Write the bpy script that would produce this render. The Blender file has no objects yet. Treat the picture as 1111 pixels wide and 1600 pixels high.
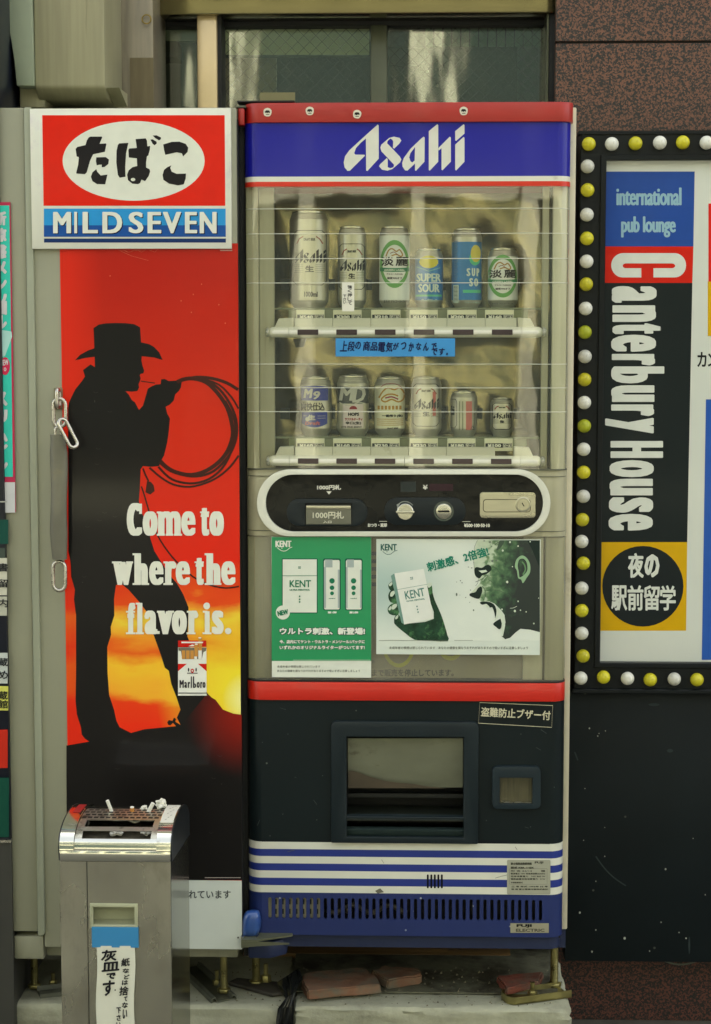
import bpy, bmesh, math, random
from mathutils import Vector, Matrix
from mathutils.geometry import tessellate_polygon
R = math.radians
random.seed(7)
SC = bpy.context.scene
COL = SC.collection

# ------------------------------------------------------------------ camera
FPX, UC, VC = 2857.0, 555.5, 800.0
PITCH, YAW = R(5.5), R(1.8)
CAM = Vector((0.0, -4.0, 1.70))
ROT = (Matrix.Rotation(YAW, 3, 'Z') @ Matrix.Rotation(R(90) - PITCH, 3, 'X'))
def P(u, v, y=0.0):
    d = ROT @ Vector(((u - UC) / FPX, -(v - VC) / FPX, -1.0))
    t = (y - CAM.y) / d.y
    return CAM + d * t
CAM.x -= P(636, 800, 0).x                    # the beer machine stands centred on x = 0
cd = bpy.data.cameras.new('camera'); cam = bpy.data.objects.new('camera', cd); COL.objects.link(cam)
cd.sensor_width = 36; cd.lens = 36 * FPX / 1600; cd.clip_end = 300
cam.location = CAM; cam.rotation_euler = (R(90) - PITCH, 0, YAW)
SC.camera = cam

# ------------------------------------------------------------------ light
SUN_EL, SUN_AZ = R(50), R(18)              # azimuth clockwise from +y
w = bpy.data.worlds.new('World'); SC.world = w; w.use_nodes = True
nt = w.node_tree; nt.nodes.clear()
sky = nt.nodes.new('ShaderNodeTexSky'); sky.sky_type = 'NISHITA'; sky.sun_disc = False
sky.sun_elevation = SUN_EL; sky.sun_rotation = SUN_AZ; sky.dust_density = 4
bw = nt.nodes.new('ShaderNodeRGBToBW')
tn = nt.nodes.new('ShaderNodeMix'); tn.data_type = 'RGBA'; tn.blend_type = 'MULTIPLY'; tn.inputs[0].default_value = 1
tn.inputs[7].default_value = (1.0, 1.0, 0.93, 1)
mx = nt.nodes.new('ShaderNodeMix'); mx.data_type = 'RGBA'; mx.inputs[0].default_value = 0.82   # overcast: most of the blue is gone
bg = nt.nodes.new('ShaderNodeBackground'); bg.inputs[1].default_value = 0.15
wo = nt.nodes.new('ShaderNodeOutputWorld')
L = nt.links
L.new(sky.outputs[0], bw.inputs[0]); L.new(bw.outputs[0], tn.inputs[6]); L.new(sky.outputs[0], mx.inputs[6])
L.new(tn.outputs[2], mx.inputs[7]); L.new(mx.outputs[2], bg.inputs[0]); L.new(bg.outputs[0], wo.inputs[0])
sd = bpy.data.lights.new('sun', 'SUN'); so = bpy.data.objects.new('sun', sd); COL.objects.link(so)
sd.energy = 1.3; sd.angle = R(12); sd.color = (1.0, 0.98, 0.90)
sdir = Vector((math.sin(SUN_AZ) * math.cos(SUN_EL), math.cos(SUN_AZ) * math.cos(SUN_EL), math.sin(SUN_EL)))
so.rotation_euler = sdir.to_track_quat('Z', 'Y').to_euler(); so.location = (0, 3, 12)
SC.view_settings.view_transform = 'Standard'; SC.view_settings.look = 'None'
SC.view_settings.gamma = 1; SC.view_settings.use_curve_mapping = False
SC.view_settings.exposure = 2.52

# ------------------------------------------------------------------ materials
def c(r, g, b):
    f = lambda x: (x / 255 / 12.92) if x <= 10 else ((x / 255 + .055) / 1.055) ** 2.4
    return (f(r), f(g), f(b), 1)
MATS = {}
def pm(name, col, rough=.5, metal=0., var=.08, scale=12., stretch=(1, 1, 1), bump=0., bscale=60., coat=0.,
       dirt=None, dscale=6., dmin=.55, spec=.5, rvar=0.0, trans=0., ior=1.45, alpha=1.):
    """procedural material: base colour with soft variation, optional dirt patches, bump, coat"""
    if name in MATS: return MATS[name]
    m = bpy.data.materials.new(name); m.use_nodes = True; MATS[name] = m
    t = m.node_tree; n = t.nodes; l = t.links; b = n['Principled BSDF']
    tc = n.new('ShaderNodeTexCoord'); mp = n.new('ShaderNodeMapping'); mp.inputs['Scale'].default_value = stretch
    l.new(tc.outputs['Object'], mp.inputs[0])
    nz = n.new('ShaderNodeTexNoise'); nz.inputs['Scale'].default_value = scale; nz.inputs['Detail'].default_value = 5
    l.new(mp.outputs[0], nz.inputs[0])
    r = n.new('ShaderNodeMapRange'); r.inputs[1].default_value = .3; r.inputs[2].default_value = .7
    r.inputs[3].default_value = 1 - var; r.inputs[4].default_value = 1 + var
    l.new(nz.outputs[0], r.inputs[0])
    mu = n.new('ShaderNodeMix'); mu.data_type = 'RGBA'; mu.blend_type = 'MULTIPLY'; mu.inputs[0].default_value = 1
    mu.inputs[6].default_value = col; l.new(r.outputs[0], mu.inputs[7]); out = mu.outputs[2]
    if dirt:
        dn = n.new('ShaderNodeTexNoise'); dn.inputs['Scale'].default_value = dscale; dn.inputs['Detail'].default_value = 8
        dn.inputs['Roughness'].default_value = .68; l.new(mp.outputs[0], dn.inputs[0])
        dr = n.new('ShaderNodeMapRange'); dr.inputs[1].default_value = dmin; dr.inputs[2].default_value = dmin + .16
        dr.inputs[4].default_value = dirt[3] if len(dirt) > 3 else .6
        l.new(dn.outputs[0], dr.inputs[0])
        dm = n.new('ShaderNodeMix'); dm.data_type = 'RGBA'; l.new(dr.outputs[0], dm.inputs[0]); l.new(out, dm.inputs[6])
        dm.inputs[7].default_value = (dirt[0], dirt[1], dirt[2], 1); out = dm.outputs[2]
    l.new(out, b.inputs['Base Color'])
    b.inputs['Metallic'].default_value = metal; b.inputs['Roughness'].default_value = rough
    b.inputs['Specular IOR Level'].default_value = spec
    b.inputs['Coat Weight'].default_value = coat; b.inputs['Coat Roughness'].default_value = .06
    if rvar:
        rr = n.new('ShaderNodeMapRange'); rr.inputs[1].default_value = .3; rr.inputs[2].default_value = .7
        rr.inputs[3].default_value = max(0, rough - rvar); rr.inputs[4].default_value = rough + rvar
        l.new(nz.outputs[0], rr.inputs[0]); l.new(rr.outputs[0], b.inputs['Roughness'])
    if bump:
        bn = n.new('ShaderNodeTexNoise'); bn.inputs['Scale'].default_value = bscale; bn.inputs['Detail'].default_value = 4
        l.new(mp.outputs[0], bn.inputs[0]); bp = n.new('ShaderNodeBump'); bp.inputs['Strength'].default_value = min(1, bump)
        bp.inputs['Distance'].default_value = .002; l.new(bn.outputs[0], bp.inputs['Height']); l.new(bp.outputs[0], b.inputs['Normal'])
    return m
def ink(name, col, rough=.4, coat=0., metal=0.):
    if name in MATS: return MATS[name]
    return pm(name, col, rough, metal=metal, var=.03, scale=40, coat=coat * .25, spec=.16)

def specks(m, col, scale=90, thr=.86, amount=.8, zmix=None):
    """small paint specks on top of a material's base colour"""
    t = m.node_tree; n = t.nodes; l = t.links; b = n['Principled BSDF']
    src = b.inputs['Base Color'].links[0].from_socket
    tc = n.new('ShaderNodeTexCoord')
    v = n.new('ShaderNodeTexVoronoi'); v.inputs['Scale'].default_value = scale; l.new(tc.outputs['Object'], v.inputs[0])
    k = n.new('ShaderNodeMapRange'); k.inputs[1].default_value = .10; k.inputs[2].default_value = .16; k.inputs[3].default_value = 1; k.inputs[4].default_value = 0
    l.new(v.outputs['Distance'], k.inputs[0])
    s = n.new('ShaderNodeSeparateColor'); l.new(v.outputs['Color'], s.inputs[0])
    g = n.new('ShaderNodeMath'); g.operation = 'GREATER_THAN'; g.inputs[1].default_value = thr; l.new(s.outputs[0], g.inputs[0])
    q = n.new('ShaderNodeMath'); q.operation = 'MULTIPLY'; l.new(k.outputs[0], q.inputs[0]); l.new(g.outputs[0], q.inputs[1])
    q2 = n.new('ShaderNodeMath'); q2.operation = 'MULTIPLY'; q2.inputs[1].default_value = amount; l.new(q.outputs[0], q2.inputs[0])
    x = n.new('ShaderNodeMix'); x.data_type = 'RGBA'; l.new(q2.outputs[0], x.inputs[0]); l.new(src, x.inputs[6]); x.inputs[7].default_value = col
    l.new(x.outputs[2], b.inputs['Base Color'])
    return m

def granite(name, a, bcol, k, rough):
    m = bpy.data.materials.new(name); m.use_nodes = True; MATS[name] = m
    t = m.node_tree; n = t.nodes; l = t.links; b = n['Principled BSDF']
    tc = n.new('ShaderNodeTexCoord')
    v = n.new('ShaderNodeTexVoronoi'); v.inputs['Scale'].default_value = 300; l.new(tc.outputs['Object'], v.inputs[0])
    nz = n.new('ShaderNodeTexNoise'); nz.inputs['Scale'].default_value = 130; nz.inputs['Detail'].default_value = 3; l.new(tc.outputs['Object'], nz.inputs[0])
    s = n.new('ShaderNodeSeparateColor'); l.new(v.outputs['Color'], s.inputs[0])
    ad = n.new('ShaderNodeMath'); ad.operation = 'MULTIPLY_ADD'; ad.inputs[1].default_value = .75; l.new(nz.outputs[0], ad.inputs[0]); 
    hf = n.new('ShaderNodeMath'); hf.operation = 'MULTIPLY'; hf.inputs[1].default_value = .45; l.new(s.outputs[0], hf.inputs[0])
    l.new(hf.outputs[0], ad.inputs[2])
    r = n.new('ShaderNodeValToRGB'); e = r.color_ramp.elements
    e[0].position = .52; e[0].color = k; e[1].position = .74; e[1].color = a
    x1 = e.new(.60); x1.color = bcol
    x3 = e.new(.56); x3.color = tuple(i * .5 for i in bcol[:3]) + (1,)
    l.new(ad.outputs[0], r.inputs[0]); l.new(r.outputs[0], b.inputs['Base Color'])
    b.inputs['Roughness'].default_value = rough
    bp = n.new('ShaderNodeBump'); bp.inputs['Strength'].default_value = .12; bp.inputs['Distance'].default_value = .001
    l.new(s.outputs[1], bp.inputs['Height']); l.new(bp.outputs[0], b.inputs['Normal'])
    return m

def clear(name, tint=(.93, .95, .90), base=.05, rough=.03, film=0.0, filmcol=(.6, .6, .5), wire=None, bump=0.0, sx=1.0):
    """clear sheet: straight-through light plus a glossy skin, optional dusty film and wire mesh cast into it"""
    m = bpy.data.materials.new(name); m.use_nodes = True; MATS[name] = m
    t = m.node_tree; n = t.nodes; l = t.links; n.clear()
    o = n.new('ShaderNodeOutputMaterial'); tr = n.new('ShaderNodeBsdfTransparent'); tr.inputs[0].default_value = tint + (1,)
    g = n.new('ShaderNodeBsdfGlossy'); g.inputs['Roughness'].default_value = rough; g.inputs[0].default_value = (1, 1, 1, 1)
    lw = n.new('ShaderNodeLayerWeight'); lw.inputs[0].default_value = .5
    pw = n.new('ShaderNodeMath'); pw.operation = 'POWER'; pw.inputs[1].default_value = 4; l.new(lw.outputs['Facing'], pw.inputs[0])
    ma = n.new('ShaderNodeMath'); ma.operation = 'MULTIPLY_ADD'; ma.inputs[1].default_value = .8; ma.inputs[2].default_value = base; l.new(pw.outputs[0], ma.inputs[0])
    ms = n.new('ShaderNodeMixShader'); l.new(ma.outputs[0], ms.inputs[0]); 
    df = n.new('ShaderNodeBsdfDiffuse'); df.inputs[0].default_value = filmcol + (1,)
    mf = n.new('ShaderNodeMixShader'); mf.inputs[0].default_value = film; l.new(tr.outputs[0], mf.inputs[1]); l.new(df.outputs[0], mf.inputs[2])
    tc = n.new('ShaderNodeTexCoord')
    if film:
        nz = n.new('ShaderNodeTexNoise'); nz.inputs['Scale'].default_value = 5; nz.inputs['Detail'].default_value = 6
        mp = n.new('ShaderNodeMapping'); mp.inputs['Scale'].default_value = (1.5, 1, .5); l.new(tc.outputs['Object'], mp.inputs[0]); l.new(mp.outputs[0], nz.inputs[0])
        k = n.new('ShaderNodeMapRange'); k.inputs[1].default_value = .3; k.inputs[2].default_value = .75; k.inputs[3].default_value = film * .5; k.inputs[4].default_value = film * 1.6
        l.new(nz.outputs[0], k.inputs[0]); l.new(k.outputs[0], mf.inputs[0])
    last = mf
    if wire:
        sp = n.new('ShaderNodeSeparateXYZ'); l.new(tc.outputs['Object'], sp.inputs[0]); res = []
        for sg in (1, -1):
            a = n.new('ShaderNodeMath'); a.operation = 'MULTIPLY_ADD'; a.inputs[1].default_value = sg; l.new(sp.outputs[0], a.inputs[0]); l.new(sp.outputs[2], a.inputs[2])
            d = n.new('ShaderNodeMath'); d.operation = 'MULTIPLY'; d.inputs[1].default_value = 1 / wire; l.new(a.outputs[0], d.inputs[0])
            f = n.new('ShaderNodeMath'); f.operation = 'FRACT'; l.new(d.outputs[0], f.inputs[0])
            q = n.new('ShaderNodeMath'); q.operation = 'LESS_THAN'; q.inputs[1].default_value = .06; l.new(f.outputs[0], q.inputs[0]); res.append(q)
        mxx = n.new('ShaderNodeMath'); mxx.operation = 'MAXIMUM'; l.new(res[0].outputs[0], mxx.inputs[0]); l.new(res[1].outputs[0], mxx.inputs[1])
        hh = n.new('ShaderNodeMath'); hh.operation = 'MULTIPLY'; hh.inputs[1].default_value = .45; l.new(mxx.outputs[0], hh.inputs[0])
        wd = n.new('ShaderNodeBsdfDiffuse'); wd.inputs[0].default_value = (.10, .10, .08, 1)
        mw = n.new('ShaderNodeMixShader'); l.new(hh.outputs[0], mw.inputs[0]); l.new(last.outputs[0], mw.inputs[1]); l.new(wd.outputs[0], mw.inputs[2]); last = mw
    if bump:
        bn = n.new('ShaderNodeTexNoise'); bn.inputs['Scale'].default_value = 4; mp2 = n.new('ShaderNodeMapping'); mp2.inputs['Scale'].default_value = (sx, 1, .6)
        l.new(tc.outputs['Object'], mp2.inputs[0]); l.new(mp2.outputs[0], bn.inputs[0])
        bp = n.new('ShaderNodeBump'); bp.inputs['Strength'].default_value = 1; bp.inputs['Distance'].default_value = bump
        l.new(bn.outputs[0], bp.inputs['Height']); l.new(bp.outputs[0], g.inputs['Normal'])
    l.new(last.outputs[0], ms.inputs[1]); l.new(g.outputs[0], ms.inputs[2]); l.new(ms.outputs[0], o.inputs[0])
    return m

# ------------------------------------------------------------------ object helpers
ORG = {}
def org(o): return ORG.get(o.name, Vector((0, 0, 0))) if o else Vector((0, 0, 0))
def tag(o, label=None, cat=None, group=None, kind=None):
    if label: o['label'] = label
    if cat: o['category'] = cat
    if group: o['group'] = group
    if kind: o['kind'] = kind
    return o
def thing(name, loc, label, cat, group=None):
    o = bpy.data.objects.new(name, None); COL.objects.link(o); o.location = loc; o.empty_display_size = .05
    ORG[o.name] = Vector(loc); return tag(o, label, cat, group)
class MB:
    def __init__(s): s.v = []; s.f = []; s.m = []; s.cm = 0
    def add(s, vs, fs):
        k = len(s.v); s.v += [tuple(x) for x in vs]; s.f += [tuple(i + k for i in f) for f in fs]; s.m += [s.cm] * len(fs); return s
    def box(s, x0, x1, y0, y1, z0, z1):
        vs = [(x, y, z) for x in (x0, x1) for y in (y0, y1) for z in (z0, z1)]
        return s.add(vs, [(0, 1, 3, 2), (4, 6, 7, 5), (0, 4, 5, 1), (2, 3, 7, 6), (0, 2, 6, 4), (1, 5, 7, 3)])
    def pbox(s, u0, u1, v0, v1, y, d):
        """box whose front face spans these photo pixels at depth y, d deep"""
        um, vm = (u0 + u1) / 2, (v0 + v1) / 2
        return s.box(P(u0, vm, y).x, P(u1, vm, y).x, y, y + d, P(um, v1, y).z, P(um, v0, y).z)
    def prism(s, pts, a, b, axis='y'):
        """polygon extruded between a and b; pts are (x, z) for y, (x, y) for z, (y, z) for x"""
        n = len(pts)
        mk = {'y': lambda p, q: (p[0], q, p[1]), 'z': lambda p, q: (p[0], p[1], q), 'x': lambda p, q: (q, p[0], p[1])}[axis]
        tri = tessellate_polygon([[Vector((p[0], p[1], 0)) for p in pts]])
        vs = [mk(p, a) for p in pts] + [mk(p, b) for p in pts]
        fs = [tuple(t) for t in tri] + [tuple(i + n for i in reversed(t)) for t in tri]
        return s.add(vs, fs + [(i, (i + 1) % n, (i + 1) % n + n, i + n) for i in range(n)])
    def plate(s, outer, holes, y0, y1):
        """plate in the x-z plane with real holes"""
        loops = [outer] + holes; flat = [p for lo in loops for p in lo]; n = len(flat)
        tri = tessellate_polygon([[Vector((p[0], p[1], 0)) for p in lo] for lo in loops])
        s.add([(p[0], y0, p[1]) for p in flat], [tuple(t) for t in tri])
        k = 0
        for lo in loops:
            m = len(lo); s.add([(p[0], y0, p[1]) for p in lo] + [(p[0], y1, p[1]) for p in lo],
                               [(i, (i + 1) % m, (i + 1) % m + m, i + m) for i in range(m)])
        return s
    def tube(s, path, r, n=8, closed=False, caps=True):
        path = [Vector(p) for p in path]; N = len(path); rings = []; up = None
        rr = r if isinstance(r, (list, tuple)) else [r] * N
        for i, p in enumerate(path):
            a = path[(i - 1) % N] if (closed or i > 0) else p; b = path[(i + 1) % N] if (closed or i < N - 1) else p
            t = (b - a).normalized()
            if up is None: up = Vector((0, 0, 1)) if abs(t.z) < .9 else Vector((1, 0, 0))
            e = (up - t * up.dot(t)).normalized(); up = e; g = t.cross(e)
            rings.append([p + (e * math.cos(6.28318 * k / n) + g * math.sin(6.28318 * k / n)) * rr[i] for k in range(n)])
        vs = [q for ring in rings for q in ring]; fs = []
        for i in range(N if closed else N - 1):
            j = (i + 1) % N
            for k in range(n): fs.append((i * n + k, i * n + (k + 1) % n, j * n + (k + 1) % n, j * n + k))
        if caps and not closed: fs += [tuple(range(n - 1, -1, -1)), tuple(range((N - 1) * n, N * n))]
        return s.add(vs, fs)
    def lathe(s, prof, x, y, z, n=24, axis='z'):
        vs = []; fs = []
        for (r, h) in prof:
            for k in range(n):
                a = 6.28318531 * k / n; ca, sa = math.cos(a) * r, math.sin(a) * r
                vs.append((x + ca, y + sa, z + h) if axis == 'z' else (x + ca, y - h, z + sa))
        for i in range(len(prof) - 1):
            for k in range(n): fs.append((i * n + k, i * n + (k + 1) % n, (i + 1) * n + (k + 1) % n, (i + 1) * n + k))
        return s.add(vs, fs + [tuple(range(n)), tuple(range((len(prof) - 1) * n, len(prof) * n))])
    def obj(s, name, mat, parent=None, bevel=0., seg=2, smooth=True, label=None, kind=None, rot=None, ang=35):
        me = bpy.data.meshes.new(name); o0 = org(parent)
        if rot:
            cen, M = rot; cen = Vector(cen); s.v = [tuple(cen + M @ (Vector(v) - cen)) for v in s.v]
        pv = Vector((0, 0, 0)) if parent or not s.v else Vector(((min(v[0] for v in s.v) + max(v[0] for v in s.v)) / 2, (min(v[1] for v in s.v) + max(v[1] for v in s.v)) / 2, min(v[2] for v in s.v)))
        me.from_pydata([(v[0] - o0.x - pv.x, v[1] - o0.y - pv.y, v[2] - o0.z - pv.z) for v in s.v], [], s.f)
        mats = mat if isinstance(mat, (list, tuple)) else [mat]
        for q in mats: me.materials.append(q)
        if len(mats) > 1: me.polygons.foreach_set('material_index', s.m)
        bm = bmesh.new(); bm.from_mesh(me)
        if bevel:
            bmesh.ops.remove_doubles(bm, verts=bm.verts, dist=1e-5)
            bmesh.ops.recalc_face_normals(bm, faces=bm.faces)
            es = [e for e in bm.edges if len(e.link_faces) == 2 and e.calc_face_angle(0) > .6]
            bmesh.ops.bevel(bm, geom=es, offset=bevel, segments=seg, profile=.5, affect='EDGES', clamp_overlap=True)
        else:
            bmesh.ops.recalc_face_normals(bm, faces=bm.faces)
        bm.to_mesh(me); bm.free()
        if smooth:
            me.polygons.foreach_set('use_smooth', [True] * len(me.polygons)); me.set_sharp_from_angle(angle=R(ang))
        o = bpy.data.objects.new(name, me); COL.objects.link(o)
        if parent: o.parent = parent; ORG[o.name] = o0
        else: o.location = pv; ORG[o.name] = pv
        if label: o['label'] = label
        if kind: o['kind'] = kind
        return o

# ------------------------------------------------------------------ flat print (2-D shapes in photo pixels)
def spline(pts, k=4, closed=True):
    out = []; n = len(pts)
    for i in range(n if closed else n - 1):
        g = (lambda j: pts[j % n]) if closed else (lambda j: pts[max(0, min(n - 1, j))])
        a, b, cc, d = g(i - 1), g(i), g(i + 1), g(i + 2)
        for q in range(k):
            t = q / k
            out.append(tuple(.5 * (2 * b[z] + (cc[z] - a[z]) * t + (2 * a[z] - 5 * b[z] + 4 * cc[z] - d[z]) * t * t + (3 * b[z] - a[z] - 3 * cc[z] + d[z]) * t ** 3) for z in (0, 1)))
    if not closed: out.append(tuple(pts[-1]))
    return out
def tr(pts, ox, oy, s): return [(ox + x / s, oy + y / s) for x, y in pts]
def ell(cx, cy, rx, ry, n=40, a0=0, a1=360): return [(cx + rx * math.cos(R(a0 + (a1 - a0) * i / n)), cy + ry * math.sin(R(a0 + (a1 - a0) * i / n))) for i in range(n if abs(a1 - a0) >= 360 else n + 1)]
def rrect(u0, v0, u1, v1, r, n=6):
    o = []
    for (cx, cy, a) in ((u1 - r, v0 + r, -90), (u1 - r, v1 - r, 0), (u0 + r, v1 - r, 90), (u0 + r, v0 + r, 180)):
        o += [(cx + r * math.cos(R(a + 90 * i / n)), cy + r * math.sin(R(a + 90 * i / n))) for i in range(n + 1)]
    return o
TC = {}
def glyphs(s, res=2):
    if (s, res) in TC: return TC[(s, res)]
    cu = bpy.data.curves.new('t', 'FONT'); cu.body = s; cu.resolution_u = res
    o = bpy.data.objects.new('t', cu); COL.objects.link(o)
    me = bpy.data.meshes.new_from_object(o.evaluated_get(bpy.context.evaluated_depsgraph_get()))
    vs = [(v.co.x, v.co.y) for v in me.vertices]; fs = [tuple(p.vertices) for p in me.polygons]
    bpy.data.objects.remove(o); bpy.data.curves.remove(cu); bpy.data.meshes.remove(me)
    xs = [v[0] for v in vs]; ys = [v[1] for v in vs]
    TC[(s, res)] = (vs, fs, min(xs), max(xs), min(ys), max(ys)); return TC[(s, res)]
class PR:
    """print layer: 2-D triangles in photo pixels with a small step per shape"""
    def __init__(s): s.v = []; s.f = []; s.k = 0.
    def _a(s, vs, fs, lift=None):
        n = len(s.v); s.v += [(x, y, s.k if lift is None else lift) for x, y in vs]; s.f += [tuple(i + n for i in f) for f in fs]; s.k += .02; return s
    def poly(s, pts, holes=(), sm=0):
        lo = [spline(p, sm) if sm else list(p) for p in [pts] + list(holes)]
        t = tessellate_polygon([[Vector((p[0], p[1], 0)) for p in q] for q in lo])
        return s._a([p for q in lo for p in q], [tuple(x) for x in t])
    def rect(s, u0, v0, u1, v1, n=1):
        vs = []; fs = []
        for i in range(n + 1):
            u = u0 + (u1 - u0) * i / n; vs += [(u, v0), (u, v1)]
            if i: fs.append((2 * i - 2, 2 * i - 1, 2 * i + 1, 2 * i))
        return s._a(vs, fs)
    def quad(s, a, b, cc, d): return s._a([a, b, cc, d], [(0, 1, 2, 3)])
    def frame(s, u0, v0, u1, v1, t, r=0.1):
        return s.poly(rrect(u0, v0, u1, v1, r), [rrect(u0 + t, v0 + t, u1 - t, v1 - t, max(.05, r - t))])
    def line(s, pts, wd, sm=0, closed=False):
        p = spline(pts, sm, closed) if sm else list(pts); n = len(p); vs = []
        for i in range(n):
            a = p[(i - 1) % n] if (closed or i) else p[0]; b = p[(i + 1) % n] if (closed or i < n - 1) else p[-1]
            dx, dy = b[0] - a[0], b[1] - a[1]; q = math.hypot(dx, dy) or 1
            ww = wd if not isinstance(wd, (tuple, list)) else wd[0] + (wd[1] - wd[0]) * i / (n - 1)
            vs += [(p[i][0] - dy / q * ww / 2, p[i][1] + dx / q * ww / 2), (p[i][0] + dy / q * ww / 2, p[i][1] - dx / q * ww / 2)]
        m = n if closed else n - 1
        return s._a(vs, [(2 * i, 2 * i + 1, (2 * i + 3) % (2 * n), (2 * i + 2) % (2 * n)) for i in range(m)])
    def text(s, t, u0, v0, u1, v1, bx=0., by=None, turn=0, rot=0, res=2, shear=0):
        """text fitted to a pixel box; bx, by thicken the strokes (pixels); turn=1 reads downwards; rot in degrees about the centre"""
        by = bx if by is None else by
        vs, fs, x0, x1, y0, y1 = glyphs(t, res)
        offs = [(0, 0)] if not (bx or by) else [(0, 0), (bx, 0), (-bx, 0), (0, by), (0, -by), (.7 * bx, .7 * by), (-.7 * bx, .7 * by), (.7 * bx, -.7 * by), (-.7 * bx, -.7 * by)]
        if bx > 1.2:
            nn = math.ceil(2 * bx / .55); offs = [(-bx + 2 * bx * i / nn, q * by) for i in range(nn + 1) for q in ((-.5, .5, 0) if i in (0, nn) else (-1, -.5, 0, .5, 1) if by > 1 else (-1, 0, 1))]
        W, H = (u1 - u0), (v1 - v0)
        if turn: W, H = H, W
        cu, cv = (u0 + u1) / 2, (v0 + v1) / 2; cr, sr = math.cos(R(rot)), math.sin(R(rot))
        sx = (W - 2 * bx) / max(1e-6, x1 - x0); sy = (H - 2 * by) / max(1e-6, y1 - y0); k0 = s.k
        for ox, oy in offs:
            out = []
            for x, y in vs:
                a = (x - x0) * sx + bx + ox - W / 2; b = (y - y0) * sy + by + oy - H / 2; a += shear * b
                if turn: a, b = b, a; out.append((cu + a, cv + b))
                else: out.append((cu + a * cr - b * sr * 1, cv - b * cr - a * sr))
            s._a(out, fs); s.k = s.k - .02 + .004
        s.k = k0 + .12 if len(offs) > 1 else k0 + .02
        return s
    def column(s, t, u0, v0, u1, v1, b=.0, jit=0):
        n = len(t); h = (v1 - v0) / n
        for i, ch in enumerate(t):
            j = random.uniform(-jit, jit)
            s.text(ch, u0 + j, v0 + i * h + h * .06, u1 + j, v0 + (i + 1) * h - h * .06, b, rot=random.uniform(-4, 4) * (1 if jit else 0))
        return s
    def ang(s, a, shift=(0, 0), about=(0, 0)): return s
    def obj(s, name, mat, parent, y=0., lift=.0004, cyl=None, **kw):
        """flat at depth y, or wrapped on a can: cyl = (centre pixel, axis x, axis y, radius)"""
        m = MB(); vs = []
        if cyl is not None:
            st = [tuple(f[:3]) for f in s.f] + [(f[0], f[2], f[3]) for f in s.f if len(f) == 4] + [(f[0], f[i], f[i + 1]) for f in s.f if len(f) > 4 for i in range(2, len(f) - 1)]; done = []; mid = {}
            while st:
                f = st.pop(); e = max(range(3), key=lambda i: abs(s.v[f[i]][0] - s.v[f[(i + 1) % 3]][0])); a, b, d = f[e], f[(e + 1) % 3], f[(e + 2) % 3]
                if abs(s.v[a][0] - s.v[b][0]) < 3.5: done.append(f); continue
                q = (min(a, b), max(a, b))
                if q not in mid: mid[q] = len(s.v); s.v.append(tuple((s.v[a][i] + s.v[b][i]) / 2 for i in range(3)))
                st += [(a, mid[q], d), (mid[q], b, d)]
            s.f = done
        for u, v, k in s.v:
            if cyl is None: vs.append(tuple(P(u, v, y - lift - k * .0004)))
            else:
                xc, yc, r = cyl; p = P(u, v, yc - r); dx = max(-r * .995, min(r * .995, p.x - xc)); rr = r + lift + k * .0003
                vs.append((xc + dx * rr / r, yc - math.sqrt(max(0, rr * rr - (dx * rr / r) ** 2)), p.z))
        m.add(vs, s.f); return m.obj(name, mat, parent, smooth=False, **kw)
def wpts(pts, y): return [(P(u, v, y).x, P(u, v, y).z) for u, v in pts]
def plan(x0, x1, yf, r, yb, n=8, dy=0):
    """plan outline of a front shell with rounded front corners, back-left to back-right"""
    o = [(x0, yb)]
    o += [(x0 + r - r * math.cos(R(90 * i / n)), yf + r - r * math.sin(R(90 * i / n))) for i in range(n + 1)]
    o += [(x1 - r + r * math.sin(R(90 * i / n)), yf + r - r * math.cos(R(90 * i / n))) for i in range(n + 1)]
    return o + [(x1, yb)]
def Z(v, y=0., u=636): return P(u, v, y).z
def X(u, y=0., v=800): return P(u, v, y).x
LZ = .19                                      # top of the concrete plinth
# ------------------------------------------------------------------ ground and granite wall
m_pave = pm('pavement', c(98, 96, 86), .85, var=.2, scale=30, bump=.5, bscale=120, dirt=c(60, 60, 52), dscale=9)
MB().add([(-60, -60, 0), (60, -60, 0), (60, 60, 0), (-60, 60, 0)], [(0, 1, 2, 3)]).obj('ground', m_pave, kind='structure')
m_gran = granite('granite_polished', c(116, 76, 57), c(78, 54, 44), c(28, 30, 28), .45)
m_granw = granite('granite_low', c(96, 54, 42), c(58, 38, 32), c(20, 22, 20), .6)  # darker copy for the low rows: shadow and wet put into the colour
m_core = pm('wall_core', c(40, 40, 36), .9)
GY = .44; gx0 = X(868, GY, 100)
gw = thing('granite_wall', (gx0, GY, 0), 'speckled brown granite slab wall behind the light-bulb sign', 'wall')
zj = Z(66, GY, 980)
rows = [zj + .6, zj, zj - .55, zj - 1.1, zj - 1.65, 0.0]
for i in range(len(rows) - 1):
    for j in range(3):
        a = gx0 + j * .9
        MB().box(a + .0025 * (j > 0), a + .8975, GY, GY + .03, rows[i + 1] + (.0 if i == 4 else .0025), rows[i] - .0025).obj('granite_slab', m_granw if i >= 3 else m_gran, gw, bevel=.0015, seg=1)
MB().box(gx0 + .005, gx0 + 2.7, GY + .008, GY + .3, 0, zj + .6).obj('wall_core', m_core, gw)
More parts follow.
